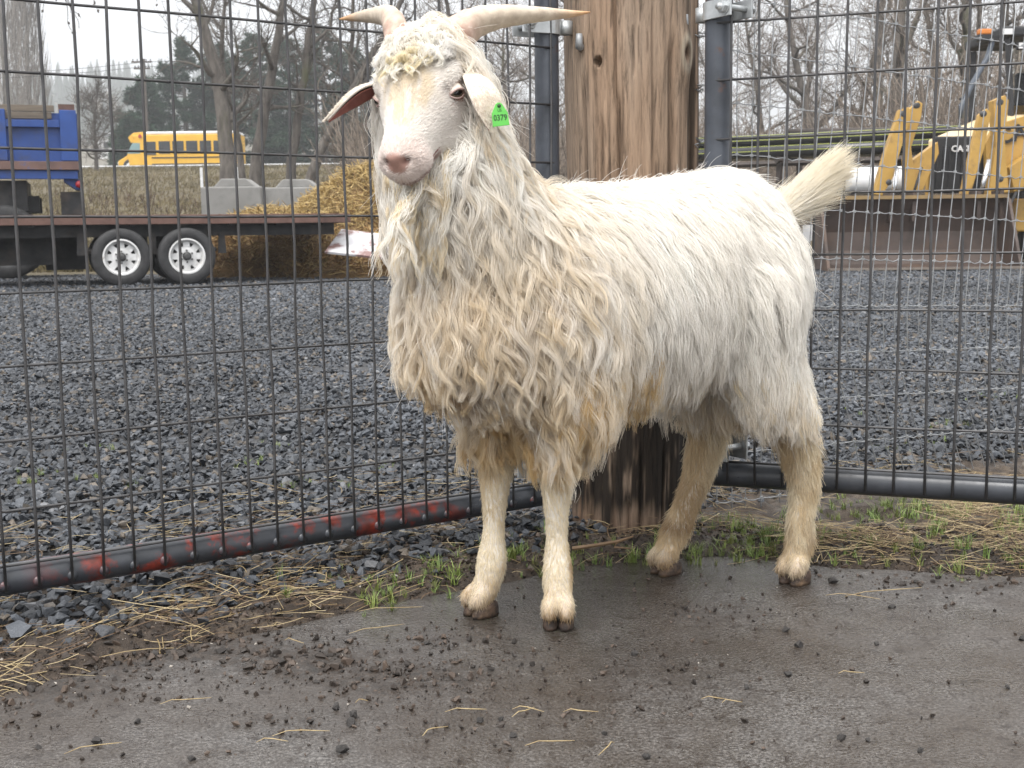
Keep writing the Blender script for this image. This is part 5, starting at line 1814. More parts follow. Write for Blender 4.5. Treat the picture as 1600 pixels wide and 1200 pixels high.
def tread_tyre(mb, c, ax, R, r, w, n=44):
    prof = [(r, -w * .42), (r + (R - r) * .35, -w * .50), (R * .93, -w * .49), (R * .985, -w * .40), (R, -w * .25), (R, w * .25), (R * .985, w * .40), (R * .93, w * .49), (r + (R - r) * .35, w * .50), (r, w * .42)]
    mb.lathe(prof, c, ax, n, True)
def trailer_wheel(c, ax, R, parent, white=True, w=.21):
    """ax points outwards"""
    ax = norm(ax)
    g = MB()
    tread_tyre(g, c, ax, R, R * .60, w)
    wh = g.build('wheel', m_tyre, parent, True)
    e = MB()
    rr = R * .60
    mat = m_rim if white else m_black
    # rim barrel and dish with windows: a ring, spokes and a centre
    e.lathe([(rr * 1.03, w * .40), (rr * 1.05, w * .46), (rr * .97, w * .47), (rr * .90, w * .30), (rr * .86, w * .10), (rr * .80, w * .08), (rr * .88, -w * .2), (rr * 1.0, -w * .3)], c, ax, 40, True)
    e.lathe([(rr * .60, w * .15), (rr * .58, w * .22), (rr * .42, w * .27), (rr * .26, w * .28), (rr * .26, w * .15)], c, ax, 32, True)
    up = np.array([0, 0, 1.0])
    sdv = norm(np.cross(ax, up))
    for k in range(8):
        a = 2 * PI * k / 8
        d = math.cos(a) * sdv + math.sin(a) * up
        tgt = np.cross(ax, d)
        p0, p1 = c + d * rr * .56 + ax * w * .19, c + d * rr * .86 + ax * w * .12
        wd0, wd1 = rr * .19, rr * .19
        V = [p0 - tgt * wd0, p0 + tgt * wd0, p1 + tgt * wd1, p1 - tgt * wd1]
        e.add([v + ax * .012 for v in V] + [v - ax * .012 for v in V], [(0, 1, 2, 3), (7, 6, 5, 4), (0, 4, 5, 1), (1, 5, 6, 2), (2, 6, 7, 3), (3, 7, 4, 0)])
    ri = e.build('rim', mat, wh)
    MB().lathe([(rr * .92, -w * .12), (rr * .92, -w * .10)], c, ax, 30).build('brake_plate', m_dark, wh)
    hb = MB().lathe([(rr * .25, w * .16), (rr * .24, w * .40), (rr * .17, w * .46), (rr * .15, w * .62), (rr * .10, w * .64)], c, ax, 20)
    for k in range(6):
        a = 2 * PI * (k + .5) / 6
        d = math.cos(a) * sdv + math.sin(a) * up
        hb.lathe([(.011, w * .26), (.011, w * .36), (.006, w * .38)], c + d * rr * .34, ax, 6)
    hb.build('hub', m_hub, wh)
    return wh

# ---------------------------------------------------------------- flat-bed trailer
TW = gr(192, 447)
ta = math.radians(20)
tu, tv = np.array([math.cos(ta), math.sin(ta), 0]), np.array([-math.sin(ta), math.cos(ta), 0])
troot = empty('flatbed_trailer', TW, 'low flatbed trailer with brown deck edge and white spoked wheels', 'trailer')
TP = lambda s, v, z: TW + tu * s + tv * v + np.array([0, 0, z])
RT = np.array([tu, tv, [0, 0, 1]]).T
TR0, TR1 = -4.2, 2.75
for s, sd in ((0.0, 1), (.76, 1)):
    trailer_wheel(TP(s, .02, .345), -tv, .345, troot)
    trailer_wheel(TP(s, 1.95, .345), tv, .345, troot)
    MB().tube([TP(s, .05, .36), TP(s, 1.9, .36)], .05, 10).build('axle', m_black, troot)
dk = MB()
npl = 14
MB().box(TP((TR0 + TR1) / 2, 1.0, .815), (TR1 - TR0 - .04, 1.95, .035), RT).build('deck', pmat('deck_planks', (.14, .085, .07), (.08, .05, .042), 3, (.6, .9), .3, 20, .005, stretch=(.3, 3, 1)), troot)
for v in (-.03, 2.03):
    mb = MB().box(TP((TR0 + TR1) / 2, v, .79), (TR1 - TR0, .05, .115), RT)
    mb.build('deck_edge', m_rust, troot, False, .006)
MB().box(TP(TR1 + .03, 1.0, .79), (.05, 2.0, .11), RT).build('tail_edge', m_rust, troot)
for v in (.28, 1.72):
    MB().box(TP((TR0 + TR1 - .1) / 2, v, .665), (TR1 - TR0 - .12, .08, .155), RT).build('frame_beam', m_black, troot)
for k in range(12):
    MB().box(TP(TR0 + .3 + k * .58, 1.0, .74), (.06, 1.9, .06), RT).build('cross_member', m_black, troot)
for s in (-.45, .38, 1.21):
    for v in (.20, 1.8):
        MB().box(TP(s, v, .50), (.10, .06, .26), RT, .7).build('spring_hanger', m_black, troot)
for s in (0, .76):
    for v in (.2, 1.8):
        q = np.linspace(-.38, .38, 9)
        MB().tube([TP(s + x, v, .43 - .08 * (1 - (x / .38) ** 2)) for x in q], .028, 8).build('leaf_spring', m_black, troot)
MB().box(TP(-1.9, 1.2, .50), (2.3, .5, .50), RT).build('dark_filler_long', m_black, troot)  # black box added to darken the open space under the deck
MB().box(TP(-.62, 1.55, .45), (.5, .4, .55), RT).build('dark_filler_short', m_black, troot)  # shorter added box, keeps the underside dark left of the wheels

# ---------------------------------------------------------------- blue dump truck
YT = 17.9
m_blue = pmat('blue_truck_paint', (0.016, 0.065, 0.27), (0.011, 0.042, 0.18), 3, (0.35, 0.6), 0.15, 40, 0.004, dirt=(0.04, 0.045, 0.075), dscale=2.2, dth=(0.52, 0.75))
m_board = pmat('weathered_boards', (0.20, 0.165, 0.125), (0.09, 0.075, 0.06), 4, (0.7, 0.95), 0.4, 30, 0.006, stretch=(.3, 1, 4))
m_dirtsill = pmat('dirty_sill', (0.17, 0.10, 0.08), (0.10, 0.065, 0.06), 5, (0.7, 0.9), dirt=(0.05, 0.08, 0.2), dscale=5, dth=(.6, .7))
bx1 = at(124, 230, YT)[0]
bx0 = bx1 - 5.0
zt, zb = at(60, 178, YT)[2], at(60, 297, YT)[2]
Zp = lambda y: at(60, y, YT)[2]
Xp_ = lambda x: at(x, 230, YT)[0]
dr = empty('dump_truck', (bx1, YT, 0), 'blue dump truck with wooden sideboards parked behind the trailer', 'truck')
MB().box(((bx0 + bx1) / 2, YT + 1.1, (Zp(178) + Zp(270)) / 2), (5.0, 2.2, Zp(178) - Zp(270))).build('bed', m_blue, dr, False, .01)
for x0, x1 in ((97, 122), (-24, 20), (-160, -120), (-290, -250)):
    xa, xb = Xp_(x0), Xp_(x1)
    MB().box(((xa + xb) / 2, YT - .05, (Zp(174) + Zp(253)) / 2), (xb - xa, .10, Zp(174) - Zp(253)), None, .97).build('side_post', m_blue, dr, False, .008)
MB().box(((bx0 + Xp_(97)) / 2, YT - .04, (Zp(190) + Zp(201)) / 2), (Xp_(97) - bx0, .08, Zp(190) - Zp(201))).build('side_rail', m_blue, dr, False, .006)
MB().box(((bx0 + bx1) / 2, YT - .07, (Zp(254) + Zp(267)) / 2), (5.0, .14, Zp(254) - Zp(267))).build('bed_sill', m_dirtsill, dr, False, .006)
MB().box(((bx0 + bx1) / 2 - .02, YT - .05, (Zp(268) + Zp(281)) / 2), (4.96, .10, Zp(268) - Zp(281))).build('lower_rail', m_blue, dr, False, .006)
MB().prism([(Xp_(98), Zp(281)), (bx1, Zp(281)), (bx1, Zp(297)), (Xp_(116), Zp(297)), (Xp_(98), Zp(284))], -.02, .5, (0, YT + .02, 0), (1, 0, 0), (0, 0, 1)).build('tail_corner', m_blue, dr)
tlt = MB().lathe([(.055, 0), (.055, .03), (.03, .05)], (Xp_(121), YT - .03, Zp(289)), (0, -1, 0), 18).build('tail_light', pmat('red_lens', (.35, .02, .03), None, 20, (.2, .3)), dr, True)
MB().box((Xp_(108), YT + .02, (Zp(166) + Zp(176)) / 2), (.22, .12, .12)).build('stake_pocket', m_rust, dr)
for k, (x1, y0, y1) in enumerate(((90, 166, 177), (86, 177, 188))):
    xb = Xp_(x1)
    MB().box(((bx0 + xb) / 2, YT - .01 + .004 * k, (Zp(y0) + Zp(y1)) / 2), (xb - bx0, .05, Zp(y0) - Zp(y1) - .008)).build('sideboard', m_board, dr, False, .004)
MB().box(((bx0 + bx1) / 2 - .45, YT + .9, (Zp(282) + Zp(330)) / 2), (4.4, 1.4, Zp(282) - Zp(330))).build('subframe', m_black, dr)
for v in (.55, 1.55):
    MB().box(((bx0 + bx1) / 2 - .4, YT + v, Zp(318)), (4.6, .10, .24)).build('chassis_beam', m_black, dr)
MB().box((Xp_(108), YT + .42, (Zp(300) + Zp(336)) / 2), (.30, .5, Zp(300) - Zp(336))).build('mud_flap', m_black, dr)
for px_ in (8, -118):
    for v, s_ in ((.10, -1), (.42, -1), (1.70, 1), (2.05, 1)):
        c0 = np.array([Xp_(px_), YT + v, .53])
        g = MB()
        tread_tyre(g, c0, (0, s_, 0), .53, .30, .27)
        w = g.build('wheel', m_tyre, dr, True)
        MB().lathe([(.30, .10), (.29, .12), (.20, .02), (.10, .02), (.09, .10), (.05, .11)], c0, (0, s_, 0), 28).build('rim', m_black, w, True)
    MB().tube([(Xp_(px_), YT + .1, .53), (Xp_(px_), YT + 2.05, .53)], .09, 12).build('axle', m_black, dr)

dr.rotation_euler.z = math.radians(19)

# ---------------------------------------------------------------- heap of straw and manure
def heap_z(x, y):
    c = at(585, 300, 18.6)
    a = np.hypot((x - c[0]) / 2.05, (y - 18.9) / 1.5)
    b_ = np.hypot((x - c[0] + 1.35) / 1.75, (y - 18.2) / 1.1)
    z = 1.62 * np.clip(1 - a ** 1.5, 0, 1) ** .8
    z = np.maximum(z, .95 * np.clip(1 - b_ ** 2, 0, 1) ** .7)
    c3 = np.hypot((x - c[0] - .3) / 1.9, (y - 17.6) / 1.2)
    z = np.maximum(z, .55 * np.clip(1 - c3 ** 2, 0, 1) ** .8)
    return z * (1 + .35 * (fbm(x * 1.4, y * 1.4, 0, 301) - .5)) + .10 * (fbm(x * 4, y * 4, 0, 302) - .5) * (z > .05)
hx, hy = np.meshgrid(np.linspace(-5.6, .8, 110), np.linspace(16.2, 21, 82))
hz = heap_z(hx, hy) - .03
m_heap = pmat('straw_manure', (.30, .19, .075), (.09, .05, .025), 3.2, (.8, .95), .8, 18, .05)
hp = grid_mesh('straw_heap', hx, hy, hz, m_heap)
tag(hp, 'big heap of golden straw and brown manure behind the trailer', 'straw heap')
n = 34000
x, y = rng.uniform(-5.6, .8, n), rng.uniform(16.2, 20, n)
z = heap_z(x, y)
ok = z > .04
x, y, z = x[ok], y[ok], z[ok]
n = len(x)
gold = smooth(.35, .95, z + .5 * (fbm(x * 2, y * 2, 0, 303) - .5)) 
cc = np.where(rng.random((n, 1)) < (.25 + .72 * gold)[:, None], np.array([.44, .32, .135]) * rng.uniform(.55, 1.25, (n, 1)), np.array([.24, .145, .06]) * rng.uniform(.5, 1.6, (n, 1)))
ln = rng.uniform(.12, .38, n)
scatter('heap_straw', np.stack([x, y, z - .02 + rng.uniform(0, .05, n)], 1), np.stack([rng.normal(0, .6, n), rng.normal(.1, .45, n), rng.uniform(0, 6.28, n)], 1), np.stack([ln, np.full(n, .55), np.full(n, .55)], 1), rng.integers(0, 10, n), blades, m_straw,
        'golden and brown stalks sticking out of the heap', None, cc, hp)

# sheet of white-painted board lying on the heap's foot
qv = [at(534, 361, 16.2), at(640, 374, 16.0), at(640, 410, 15.5), at(508, 396, 15.6)]
qn = norm(np.cross(qv[1] - qv[0], qv[3] - qv[0]))
V = qv + [v - qn * .03 for v in qv]
bd = MB().add(V, [(0, 1, 2, 3), (7, 6, 5, 4), (0, 4, 5, 1), (1, 5, 6, 2), (2, 6, 7, 3), (3, 7, 4, 0)]).build('painted_board', pmat('flaking_white_paint', (.70, .70, .72), (.55, .54, .56), 3, (.4, .7), .3, 20, .006, dirt=(.22, .13, .12), dscale=2.6, dth=(.5, .58)))
tag(bd, 'white board with flaking paint lying at the foot of the straw heap', 'board')

# ---------------------------------------------------------------- concrete blocks
m_conc = pmat('block_concrete', (.28, .275, .265), (.18, .178, .17), 4, (.8, .95), .4, 40, .004, dirt=(.16, .155, .14), dscale=2, dth=(.5, .75))
def block(px0, px1, ytop, Yb, label, hump=True):
    A, B = at(px0, ytop, Yb), at(px1, ytop, Yb)
    zt_ = A[2]
    w = B[0] - A[0]
    root = empty('concrete_block', ((A[0] + B[0]) / 2, Yb + .4, 0), label, 'concrete block', 'concrete blocks beside the straw heap')
    z0 = float(terrain((A[0] + B[0]) / 2, Yb)) - .05
    MB().box(((A[0] + B[0]) / 2, Yb + .4, (zt_ + z0) / 2), (w - .015, .8, zt_ - z0)).build('block', m_conc, root, False, .025)
    if hump:
        h_ = (at(px0, ytop - 13, Yb)[2] - zt_)
        MB().prism([(A[0] + w * .18, zt_ - .005), (A[0] + w * .32, zt_ + h_), (A[0] + w * .72, zt_ + h_), (A[0] + w * .90, zt_ - .005)], 0, .5, (0, Yb + .15, 0), (1, 0, 0), (0, 0, 1)).build('interlock_lug', m_conc, root, False, .02)
block(312, 408, 292, 21.6, 'left grey concrete block with a raised lug on top')
block(409, 505, 293, 21.8, 'grey concrete block half hidden by the straw heap')

# ---------------------------------------------------------------- road, guard rail, bus
RY = 86.0
rz = 5.12
m_road = pmat('road_asphalt', (.07, .07, .072), (.045, .045, .046), 2, (.5, .7))
rd_ = MB().box((-10, RY + 3.5, rz - .15), (150, 9, .3)).build('road', m_road)
tag(rd_, 'grey highway running along the top of the bank', 'road', None, 'structure')
m_rail = pmat('guard_rail_steel', (.50, .51, .52), (.36, .37, .38), 2, (.4, .6), metal=.3)
gz = at(300, 261, RY - 1.5)[2]
gro = empty('guard_rail', (-20, RY - 1.5, gz), 'pale steel guard rail along the road in front of the bus', 'guard rail')
MB().prism([(-.05, .16), (.0, .16), (.06, .09), (.0, .0), (.06, -.09), (0, -.16), (-.05, -.16)], -60, 50, (-10, RY - 1.5, gz), (0, -1, 0), (0, 0, 1)).build('rail_beam', m_rail, gro)
for k in range(27):
    x_ = -66 + k * 4.0
    MB().box((x_, RY - 1.35, gz - .45), (.15, .15, 1.1)).build('rail_post', m_rail, gro)
for i, (px_, y0, y1, lab) in enumerate(((315, 262, 292, 'left white marker post above the concrete blocks'), (370, 261, 288, 'right white marker post behind the bare tree trunk'))):
    a, c_ = at(px_, y0, 40), at(px_, y1, 40)
    p = MB().box(((a + c_) / 2 + np.array([0, 0, -.3])), (.09, .04, a[2] - c_[2] + .6)).build('marker_post', pmat('white_post_paint', (.75, .76, .78), None, 10), None, False, .01)
    tag(p, lab, 'marker post', 'white marker posts')

YB = 88.5
BP = lambda x, y: at(x, y, YB)
m_yel = pmat('bus_yellow', (.80, .46, .03), (.68, .37, .022), 2, (.3, .5))
m_roof = pmat('bus_roof_white', (.80, .81, .82), None, 2, (.3, .5))
m_win = pmat('dark_glass', (.025, .03, .035), (.015, .018, .02), 3, (.08, .15))
m_wsc = pmat('windscreen_glass', (.22, .34, .34), (.16, .26, .27), 1, (.1, .2))
m_bk = pmat('black_trim', (.02, .02, .022), None, 5)
bz0, bz1 = BP(280, 263)[2], BP(280, 206)[2]
xf, xr = BP(198, 230)[0], BP(372, 230)[0]
br = empty('school_bus', ((xf + xr) / 2, YB + 1.2, rz), 'yellow school bus with a white roof driving past behind the trees', 'bus')
bW = 2.4
hB = bz1 - bz0
body_poly = [(xf + .2, bz0 - .2), (xf, bz0 + hB * .40), (xf + .55, bz0 + hB * .80), (xf + .35, bz1 - .18), (xr, bz1 - .18), (xr, bz0 - .2)]
MB().prism(body_poly, 0, bW, (0, YB, 0), (1, 0, 0), (0, 0, 1)).build('bus_body', m_yel, br, False, .05)
MB().prism([(xf + 1.1, bz1 - .17), (xf + 1.4, bz1 + .05), (xr - .1, bz1 + .05), (xr, bz1 - .17)], .1, bW - .1, (0, YB, 0), (1, 0, 0), (0, 0, 1)).build('bus_roof', m_roof, br, False, .08)
MB().prism([(xf + .3, bz1 - .75), (xf + .1, bz1 - .35), (xf + .5, bz1 - .02), (xf + 1.3, bz1 + .03), (xf + 1.3, bz1 - .3)], .05, bW - .05, (0, YB, 0), (1, 0, 0), (0, 0, 1)).build('front_cap', m_yel, br, False, .04)
hx0 = BP(183, 250)[0]
MB().prism([(hx0, bz0 - .2), (hx0 - .02, bz0 + hB * .22), (hx0 + .5, bz0 + hB * .34), (xf + .1, bz0 + hB * .42), (xf + .3, bz0 - .2)], .25, bW - .25, (0, YB, 0), (1, 0, 0), (0, 0, 1)).build('hood', m_yel, br, False, .06)
MB().prism([(xf + .02, bz0 + hB * .42), (xf + .42, bz1 - .75), (xf + .95, bz1 - .75), (xf + .95, bz0 + hB * .42)], -.02, bW + .02, (0, YB, 0), (1, 0, 0), (0, 0, 1)).build('windscreen', m_wsc, br)
wx = xf + 1.15
dw = MB().box((wx + .5, YB - .01, bz0 + hB * .56), (.85, .06, hB * .36)).build('door_window', m_win, br)
for k in range(8):
    x_ = wx + 1.15 + k * .98
    if x_ + .8 > xr: break
    wf_ = MB().box((x_ + .4, YB - .012, bz0 + hB * .58), (.80, .06, hB * .34)).build('window', m_win, br)
    MB().box((x_ + .4, YB - .05, bz0 + hB * .58), (.80, .03, .05)).build('window_bar', m_bk, wf_)
for zz_ in (.30, .12):
    MB().box(((xf + xr) / 2 + .8, YB - .02, bz0 + hB * zz_), (xr - xf - 1.9, .05, .07)).build('rub_rail', m_bk, br)
for x_ in (hx0 + .9, xr - 2.2):
    g = MB()
    tread_tyre(g, np.array([x_, YB + .15, rz + .5]), (0, -1, 0), .5, .28, .28)
    w = g.build('wheel', m_tyre, br, True)
    MB().lathe([(.28, .12), (.2, .06), (.1, .1)], (x_, YB + .15, rz + .5), (0, -1, 0), 20).build('rim', m_rim, w)
for y_ in (.5, 1.9):
    MB().lathe([(.14, 0), (.14, .06), (.08, .09)], (hx0 - .01, YB + y_, bz0 + hB * .16), (-1, 0, 0), 14).build('headlight', m_roof, br)
MB().box((hx0 - .03, YB + 1.2, bz0 + .03), (.12, 2.3, .26)).build('bumper', m_bk, br)
MB().lathe([(.13, 0), (.13, .05)], (xf + 1.0, YB - .03, bz1 - .28), (0, -1, 0), 12).build('warning_lamp', pmat('red_lamp_lens', (.4, .03, .02), None, 5), br)

# ---------------------------------------------------------------- utility pole and wires
upz = float(terrain(at(222, 200, 98)[0], 98))
pxp = at(224, 92, 98)
ur = empty('utility_pole', (pxp[0], 98, upz), 'wooden utility pole with two crossarms above the bus', 'utility pole')
m_pole = pmat('pole_wood', (.10, .08, .065), (.06, .05, .04), 4, (.8, .95))
MB().tube([(pxp[0], 98, upz - .5), (pxp[0], 98, pxp[2])], [.17, .12], 10).build('pole', m_pole, ur)
for dz, w in ((-.25, 1.15), (-.75, .9)):
    MB().box((pxp[0] - .1, 97.86, pxp[2] + dz), (w * 1.4, .10, .12)).build('crossarm', m_pole, ur)
    for dx in (-.6, -.3, .3, .6):
        MB().tube([(pxp[0] - .1 + dx * w, 97.86, pxp[2] + dz + .05), (pxp[0] - .1 + dx * w, 97.86, pxp[2] + dz + .22)], .04, 6).build('insulator', m_hub, ur)
for i, (y0, y1, x1) in enumerate(((97, 60, 760), (104, 78, 760), (168, 175, 620))):
    a, c_ = at(224, y0, 97.8), at(x1, y1, 92)
    q = np.linspace(0, 1, 20)
    w = MB().tube([a + (c_ - a) * t_ + np.array([0, 0, -3.2 * t_ * (1 - t_) * .25]) for t_ in q], .016, 4).build('power_line', m_bk)
    tag(w, ['topmost thin power line running right from the utility pole', 'second thin power line just under the topmost one', 'low slack cable crossing in front of the pines'][i], 'power line', 'overhead wires')
    a, c_ = at(224, y0, 97.8), at(-60, y0 + (60 if i == 2 else 20), 90)
    w2 = MB().tube([a + (c_ - a) * t_ + np.array([0, 0, -2.5 * t_ * (1 - t_) * .25]) for t_ in q], .016, 4).build('power_line', m_bk)
    tag(w2, ['topmost thin power line running left from the utility pole', 'second thin power line left of the pole', 'low cable sagging left of the pole above the blue truck'][i], 'power line', 'overhead wires')

# ---------------------------------------------------------------- bare trees
m_bark = pmat('tree_bark', (.17, .15, .13), (.045, .038, .033), 7, (.8, .95), .7, 18, .03, stretch=(1, 1, .25), dirt=(.10, .105, .05), dscale=1.2, dth=(.55, .7))
m_twig, t, b = nodes_of('twig_bark_fine')
t.links.new(attr(t, 'hcol').outputs['Color'], b.inputs['Base Color'])
b.inputs['Roughness'].default_value = .9
b.inputs['Specular IOR Level'].default_value = .1
def wander(p, d, L, n, bend, up, r):
    pts = [np.array(p, float)]
    d = norm(d)
    for k in range(n):
        d = norm(d + r.normal(0, bend, 3) + np.array([0, 0, up]))
        pts.append(pts[-1] + d * L / n)
    return np.array(pts), d
def twig_field(starts, dirs, L, r, n=5, bend=.22, up=.10):
    """vectorised wandering twigs"""
    p = starts.copy()
    d = norm(dirs)
    out = [p]
    for k in range(n - 1):
        d = norm(d + r.normal(0, bend, d.shape) + np.array([0, 0, up]))
        p = p + d * (L / (n - 1))[:, None]
        out.append(p)
    return np.stack(out, 1)
def bare_tree(path, r0, seed, label, group=None, limbs=16, limbL=3.0, twigs=900, sub=3, twigL=1.0, colr=(.115, .10, .088), name='bare_tree', up=.10, tr=.009, low=.25, flare=1.25, spread=1.0, minz=None):
    r = np.random.default_rng(seed)
    path = np.asarray(path, float)
    seg = np.r_[0, np.cumsum(np.linalg.norm(np.diff(path, axis=0), axis=1))]
    q = np.linspace(0, seg[-1], 26)
    pp = np.stack([np.interp(q, seg, path[:, i]) for i in range(3)], 1)
    for _ in range(4):
        pp[1:-1] = .25 * pp[:-2] + .5 * pp[1:-1] + .25 * pp[2:]
    H_ = seg[-1]
    pp[1:-1] += r.normal(0, .012 * H_ * .15, pp[1:-1].shape)
    tq = q / H_
    rad = r0 * (1 - .80 * tq) * (1 + (flare - 1) * np.exp(-tq * 18))
    root = empty(name, pp[0], label, 'tree', group)
    MB().tube(pp, rad, 10).build('trunk', m_bark, root, True)
    lm = MB()
    segs = [(pp[8:], rad[8:])]
    for k in range(limbs):
        t_ = low + (1 - low) * (k + r.random()) / limbs
        i = min(int(t_ * 25), 24)
        a = r.uniform(0, 6.28)
        d = np.array([math.cos(a) * spread, math.sin(a) * spread, r.uniform(.25, .9)])
        L = limbL * (1.15 - .65 * t_) * r.uniform(.6, 1.3)
        pts, _ = wander(pp[i], d, L, 7, .20, up, r)
        rr2 = np.linspace(min(rad[i] * .6, .09 + .03 * limbL), .014, 8)
        lm.tube(pts, rr2, 6)
        segs.append((pts, rr2))
        for _ in range(3):
            j = r.integers(2, 7)
            d2 = norm(pts[j] - pts[j - 1]) + r.normal(0, .65, 3)
            p2, _ = wander(pts[j], d2, L * r.uniform(.35, .7), 5, .22, up, r)
            r2 = np.linspace(rr2[j] * .65, .010, 6)
            lm.tube(p2, r2, 5)
            segs.append((p2, r2))
    lm.build('limbs', m_bark, root, True)
    # twigs
    P0 = np.concatenate([s_[0][1:] for s_ in segs])
    D0 = np.concatenate([np.diff(s_[0], axis=0) for s_ in segs])
    if minz is not None:
        k_ = P0[:, 2] > minz
        P0, D0 = P0[k_], D0[k_]
    idx = r.integers(0, len(P0), twigs)
    st = P0[idx] - D0[idx] * r.random((twigs, 1))
    T1 = twig_field(st, norm(D0[idx]) + r.normal(0, .8, (twigs, 3)), r.uniform(.5, 1.3, twigs) * twigL, r, 5, .2, up)
    m2 = twigs * sub
    i1, k1 = r.integers(0, twigs, m2), r.integers(1, 5, m2)
    T2 = twig_field(T1[i1, k1], norm(T1[i1, k1] - T1[i1, k1 - 1]) + r.normal(0, .7, (m2, 3)), r.uniform(.3, .8, m2) * twigL * .6, r, 5, .22, up)
    T = np.concatenate([T1, T2])
    rd = np.concatenate([np.tile(np.linspace(tr, tr * .5, 5), (twigs, 1)), np.tile(np.linspace(tr * .6, tr * .3, 5), (m2, 1))])
    c = np.array(colr) * r.uniform(.6, 1.4, (len(T), 1, 1)) * np.ones((1, 5, 1))
    o = hair_object('crown', T, rd, c, root)
    o.data.materials.clear()
    o.data.materials.append(m_twig)
    return root
gz_ = lambda p: float(terrain(p[0], p[1]))
def px_path(pts, Y):
    P_ = [at(x, y, Y) for x, y in pts]
    g = P_[0].copy()
    g[2] = gz_(g) - .2
    return [g] + P_
LT = [([(357, 275), (352, 200), (340, 120), (318, 40), (298, -30), (270, -140), (240, -260)], 42, .30, 1, 'leaning bare tree with the thickest trunk, in front of the school bus'),
      ([(397, 280), (408, 200), (425, 110), (440, 20), (455, -80), (470, -220)], 44, .24, 2, 'bare tree with a dark upright trunk right of the school bus'),
      ([(452, 285), (462, 200), (478, 90), (492, 0), (505, -110), (520, -240)], 45, .19, 3, 'slim bare tree in the middle of the left clump'),
      ([(478, 285), (505, 225), (545, 150), (590, 70), (640, -20), (690, -120)], 43, .20, 4, 'bare tree leaning right towards the goat behind the straw heap'),
      ([(380, 282), (372, 220), (355, 150), (345, 80), (352, 0), (362, -110)], 47, .15, 5, 'thin bare tree close beside the thickest trunk'),
      ([(560, 290), (556, 200), (548, 100), (552, 0), (558, -120)], 50, .16, 6, 'slim upright bare tree hidden partly behind the goat horn')]
for pts, Y_, r0, sd2, lab in LT:
    bare_tree(px_path(pts, Y_), r0, 400 + sd2, lab, 'bare trees behind the straw heap', 11, 3.0, 300, 3, 1.0, tr=.010, minz=4.0 if sd2 in (1, 2) else 3.0)
# trees between horn and post and the belt on the right
RT_ = [(735, 50, .17, .8), (790, 62, .14, .6), (860, 58, .14, .62), (940, 60, .2, .9), (1030, 56, .2, .9), (1130, 62, .13, .6), (1185, 52, .15, .72), (1240, 60, .16, .75), (1285, 46, .18, .85), (1335, 56, .18, .85), (1385, 50, .20, .95), (1415, 40, .24, 1.1), (1465, 54, .20, 1.0), (1495, 42, .22, 1.1), (1545, 52, .2, 1.05), (1600, 46, .22, 1.1), (1660, 44, .22, 1.1), (1760, 46, .2, 1.0)]
for i, (px_, Y_, r0, tall) in enumerate(RT_):
    rr3 = np.random.default_rng(500 + i)
    base = at(px_, 300, Y_)
    base[2] = gz_(base) - .2
    hgt = rr3.uniform(11, 14) * tall
    ln_ = rr3.normal(0, .12, 2)
    pth = [base + np.array([ln_[0] * hgt * q ** 1.2 + .25 * math.sin(q * 5 + i), ln_[1] * hgt * q, hgt * q]) for q in np.linspace(0, 1, 7)]
    bare_tree(pth, r0 * 1.15, 520 + i, 'bare grey-brown tree in the thicket behind the right gate' if px_ > 1100 else 'bare grey-brown tree in the thicket behind the wooden post', 'bare trees of the right-hand thicket', 13, 3.4, 430, 3, 1.35, (.20, .17, .145), tr=.010, low=.16)
# brush under the thicket: nobody could count its stems
r = np.random.default_rng(77)
n = 12000
px_, Y_ = r.uniform(560, 1760, n), r.uniform(32, 58, n)
P0 = np.stack([(px_ - 800) / FPX * Y_, Y_, np.zeros(n)], 1)
P0[:, 2] = terrain(P0[:, 0], P0[:, 1])
hh_ = r.uniform(1.2, 5.2, n) * (.75 + .35 * smooth(1250, 1500, px_)) * (0.55 + .7 * fbm(P0[:, 0] * .25, P0[:, 1] * .2, 0, 79))
T1 = twig_field(P0, np.stack([r.normal(0, .35, n), r.normal(0, .35, n), np.ones(n)], 1), hh_, r, 6, .16, .06)
m2 = n * 2
i1, k1 = r.integers(0, n, m2), r.integers(1, 6, m2)
T2 = twig_field(T1[i1, k1], norm(T1[i1, k1] - T1[i1, k1 - 1]) + r.normal(0, .7, (m2, 3)), r.uniform(.4, 1.1, m2), r, 6, .22, .06)
T = np.concatenate([T1, T2])
rd = np.concatenate([np.tile(np.linspace(.016, .007, 6), (n, 1)), np.tile(np.linspace(.008, .004, 6), (m2, 1))])
c = np.array([.20, .165, .135]) * r.uniform(.45, 1.5, (len(T), 1, 1)) * np.ones((1, 6, 1))
br_ = hair_object('brush', T, rd, c, None)
br_.data.materials.clear()
br_.data.materials.append(m_twig)
tag(br_, 'tangled brown leafless brush growing under the thicket', 'brush', None, 'stuff')
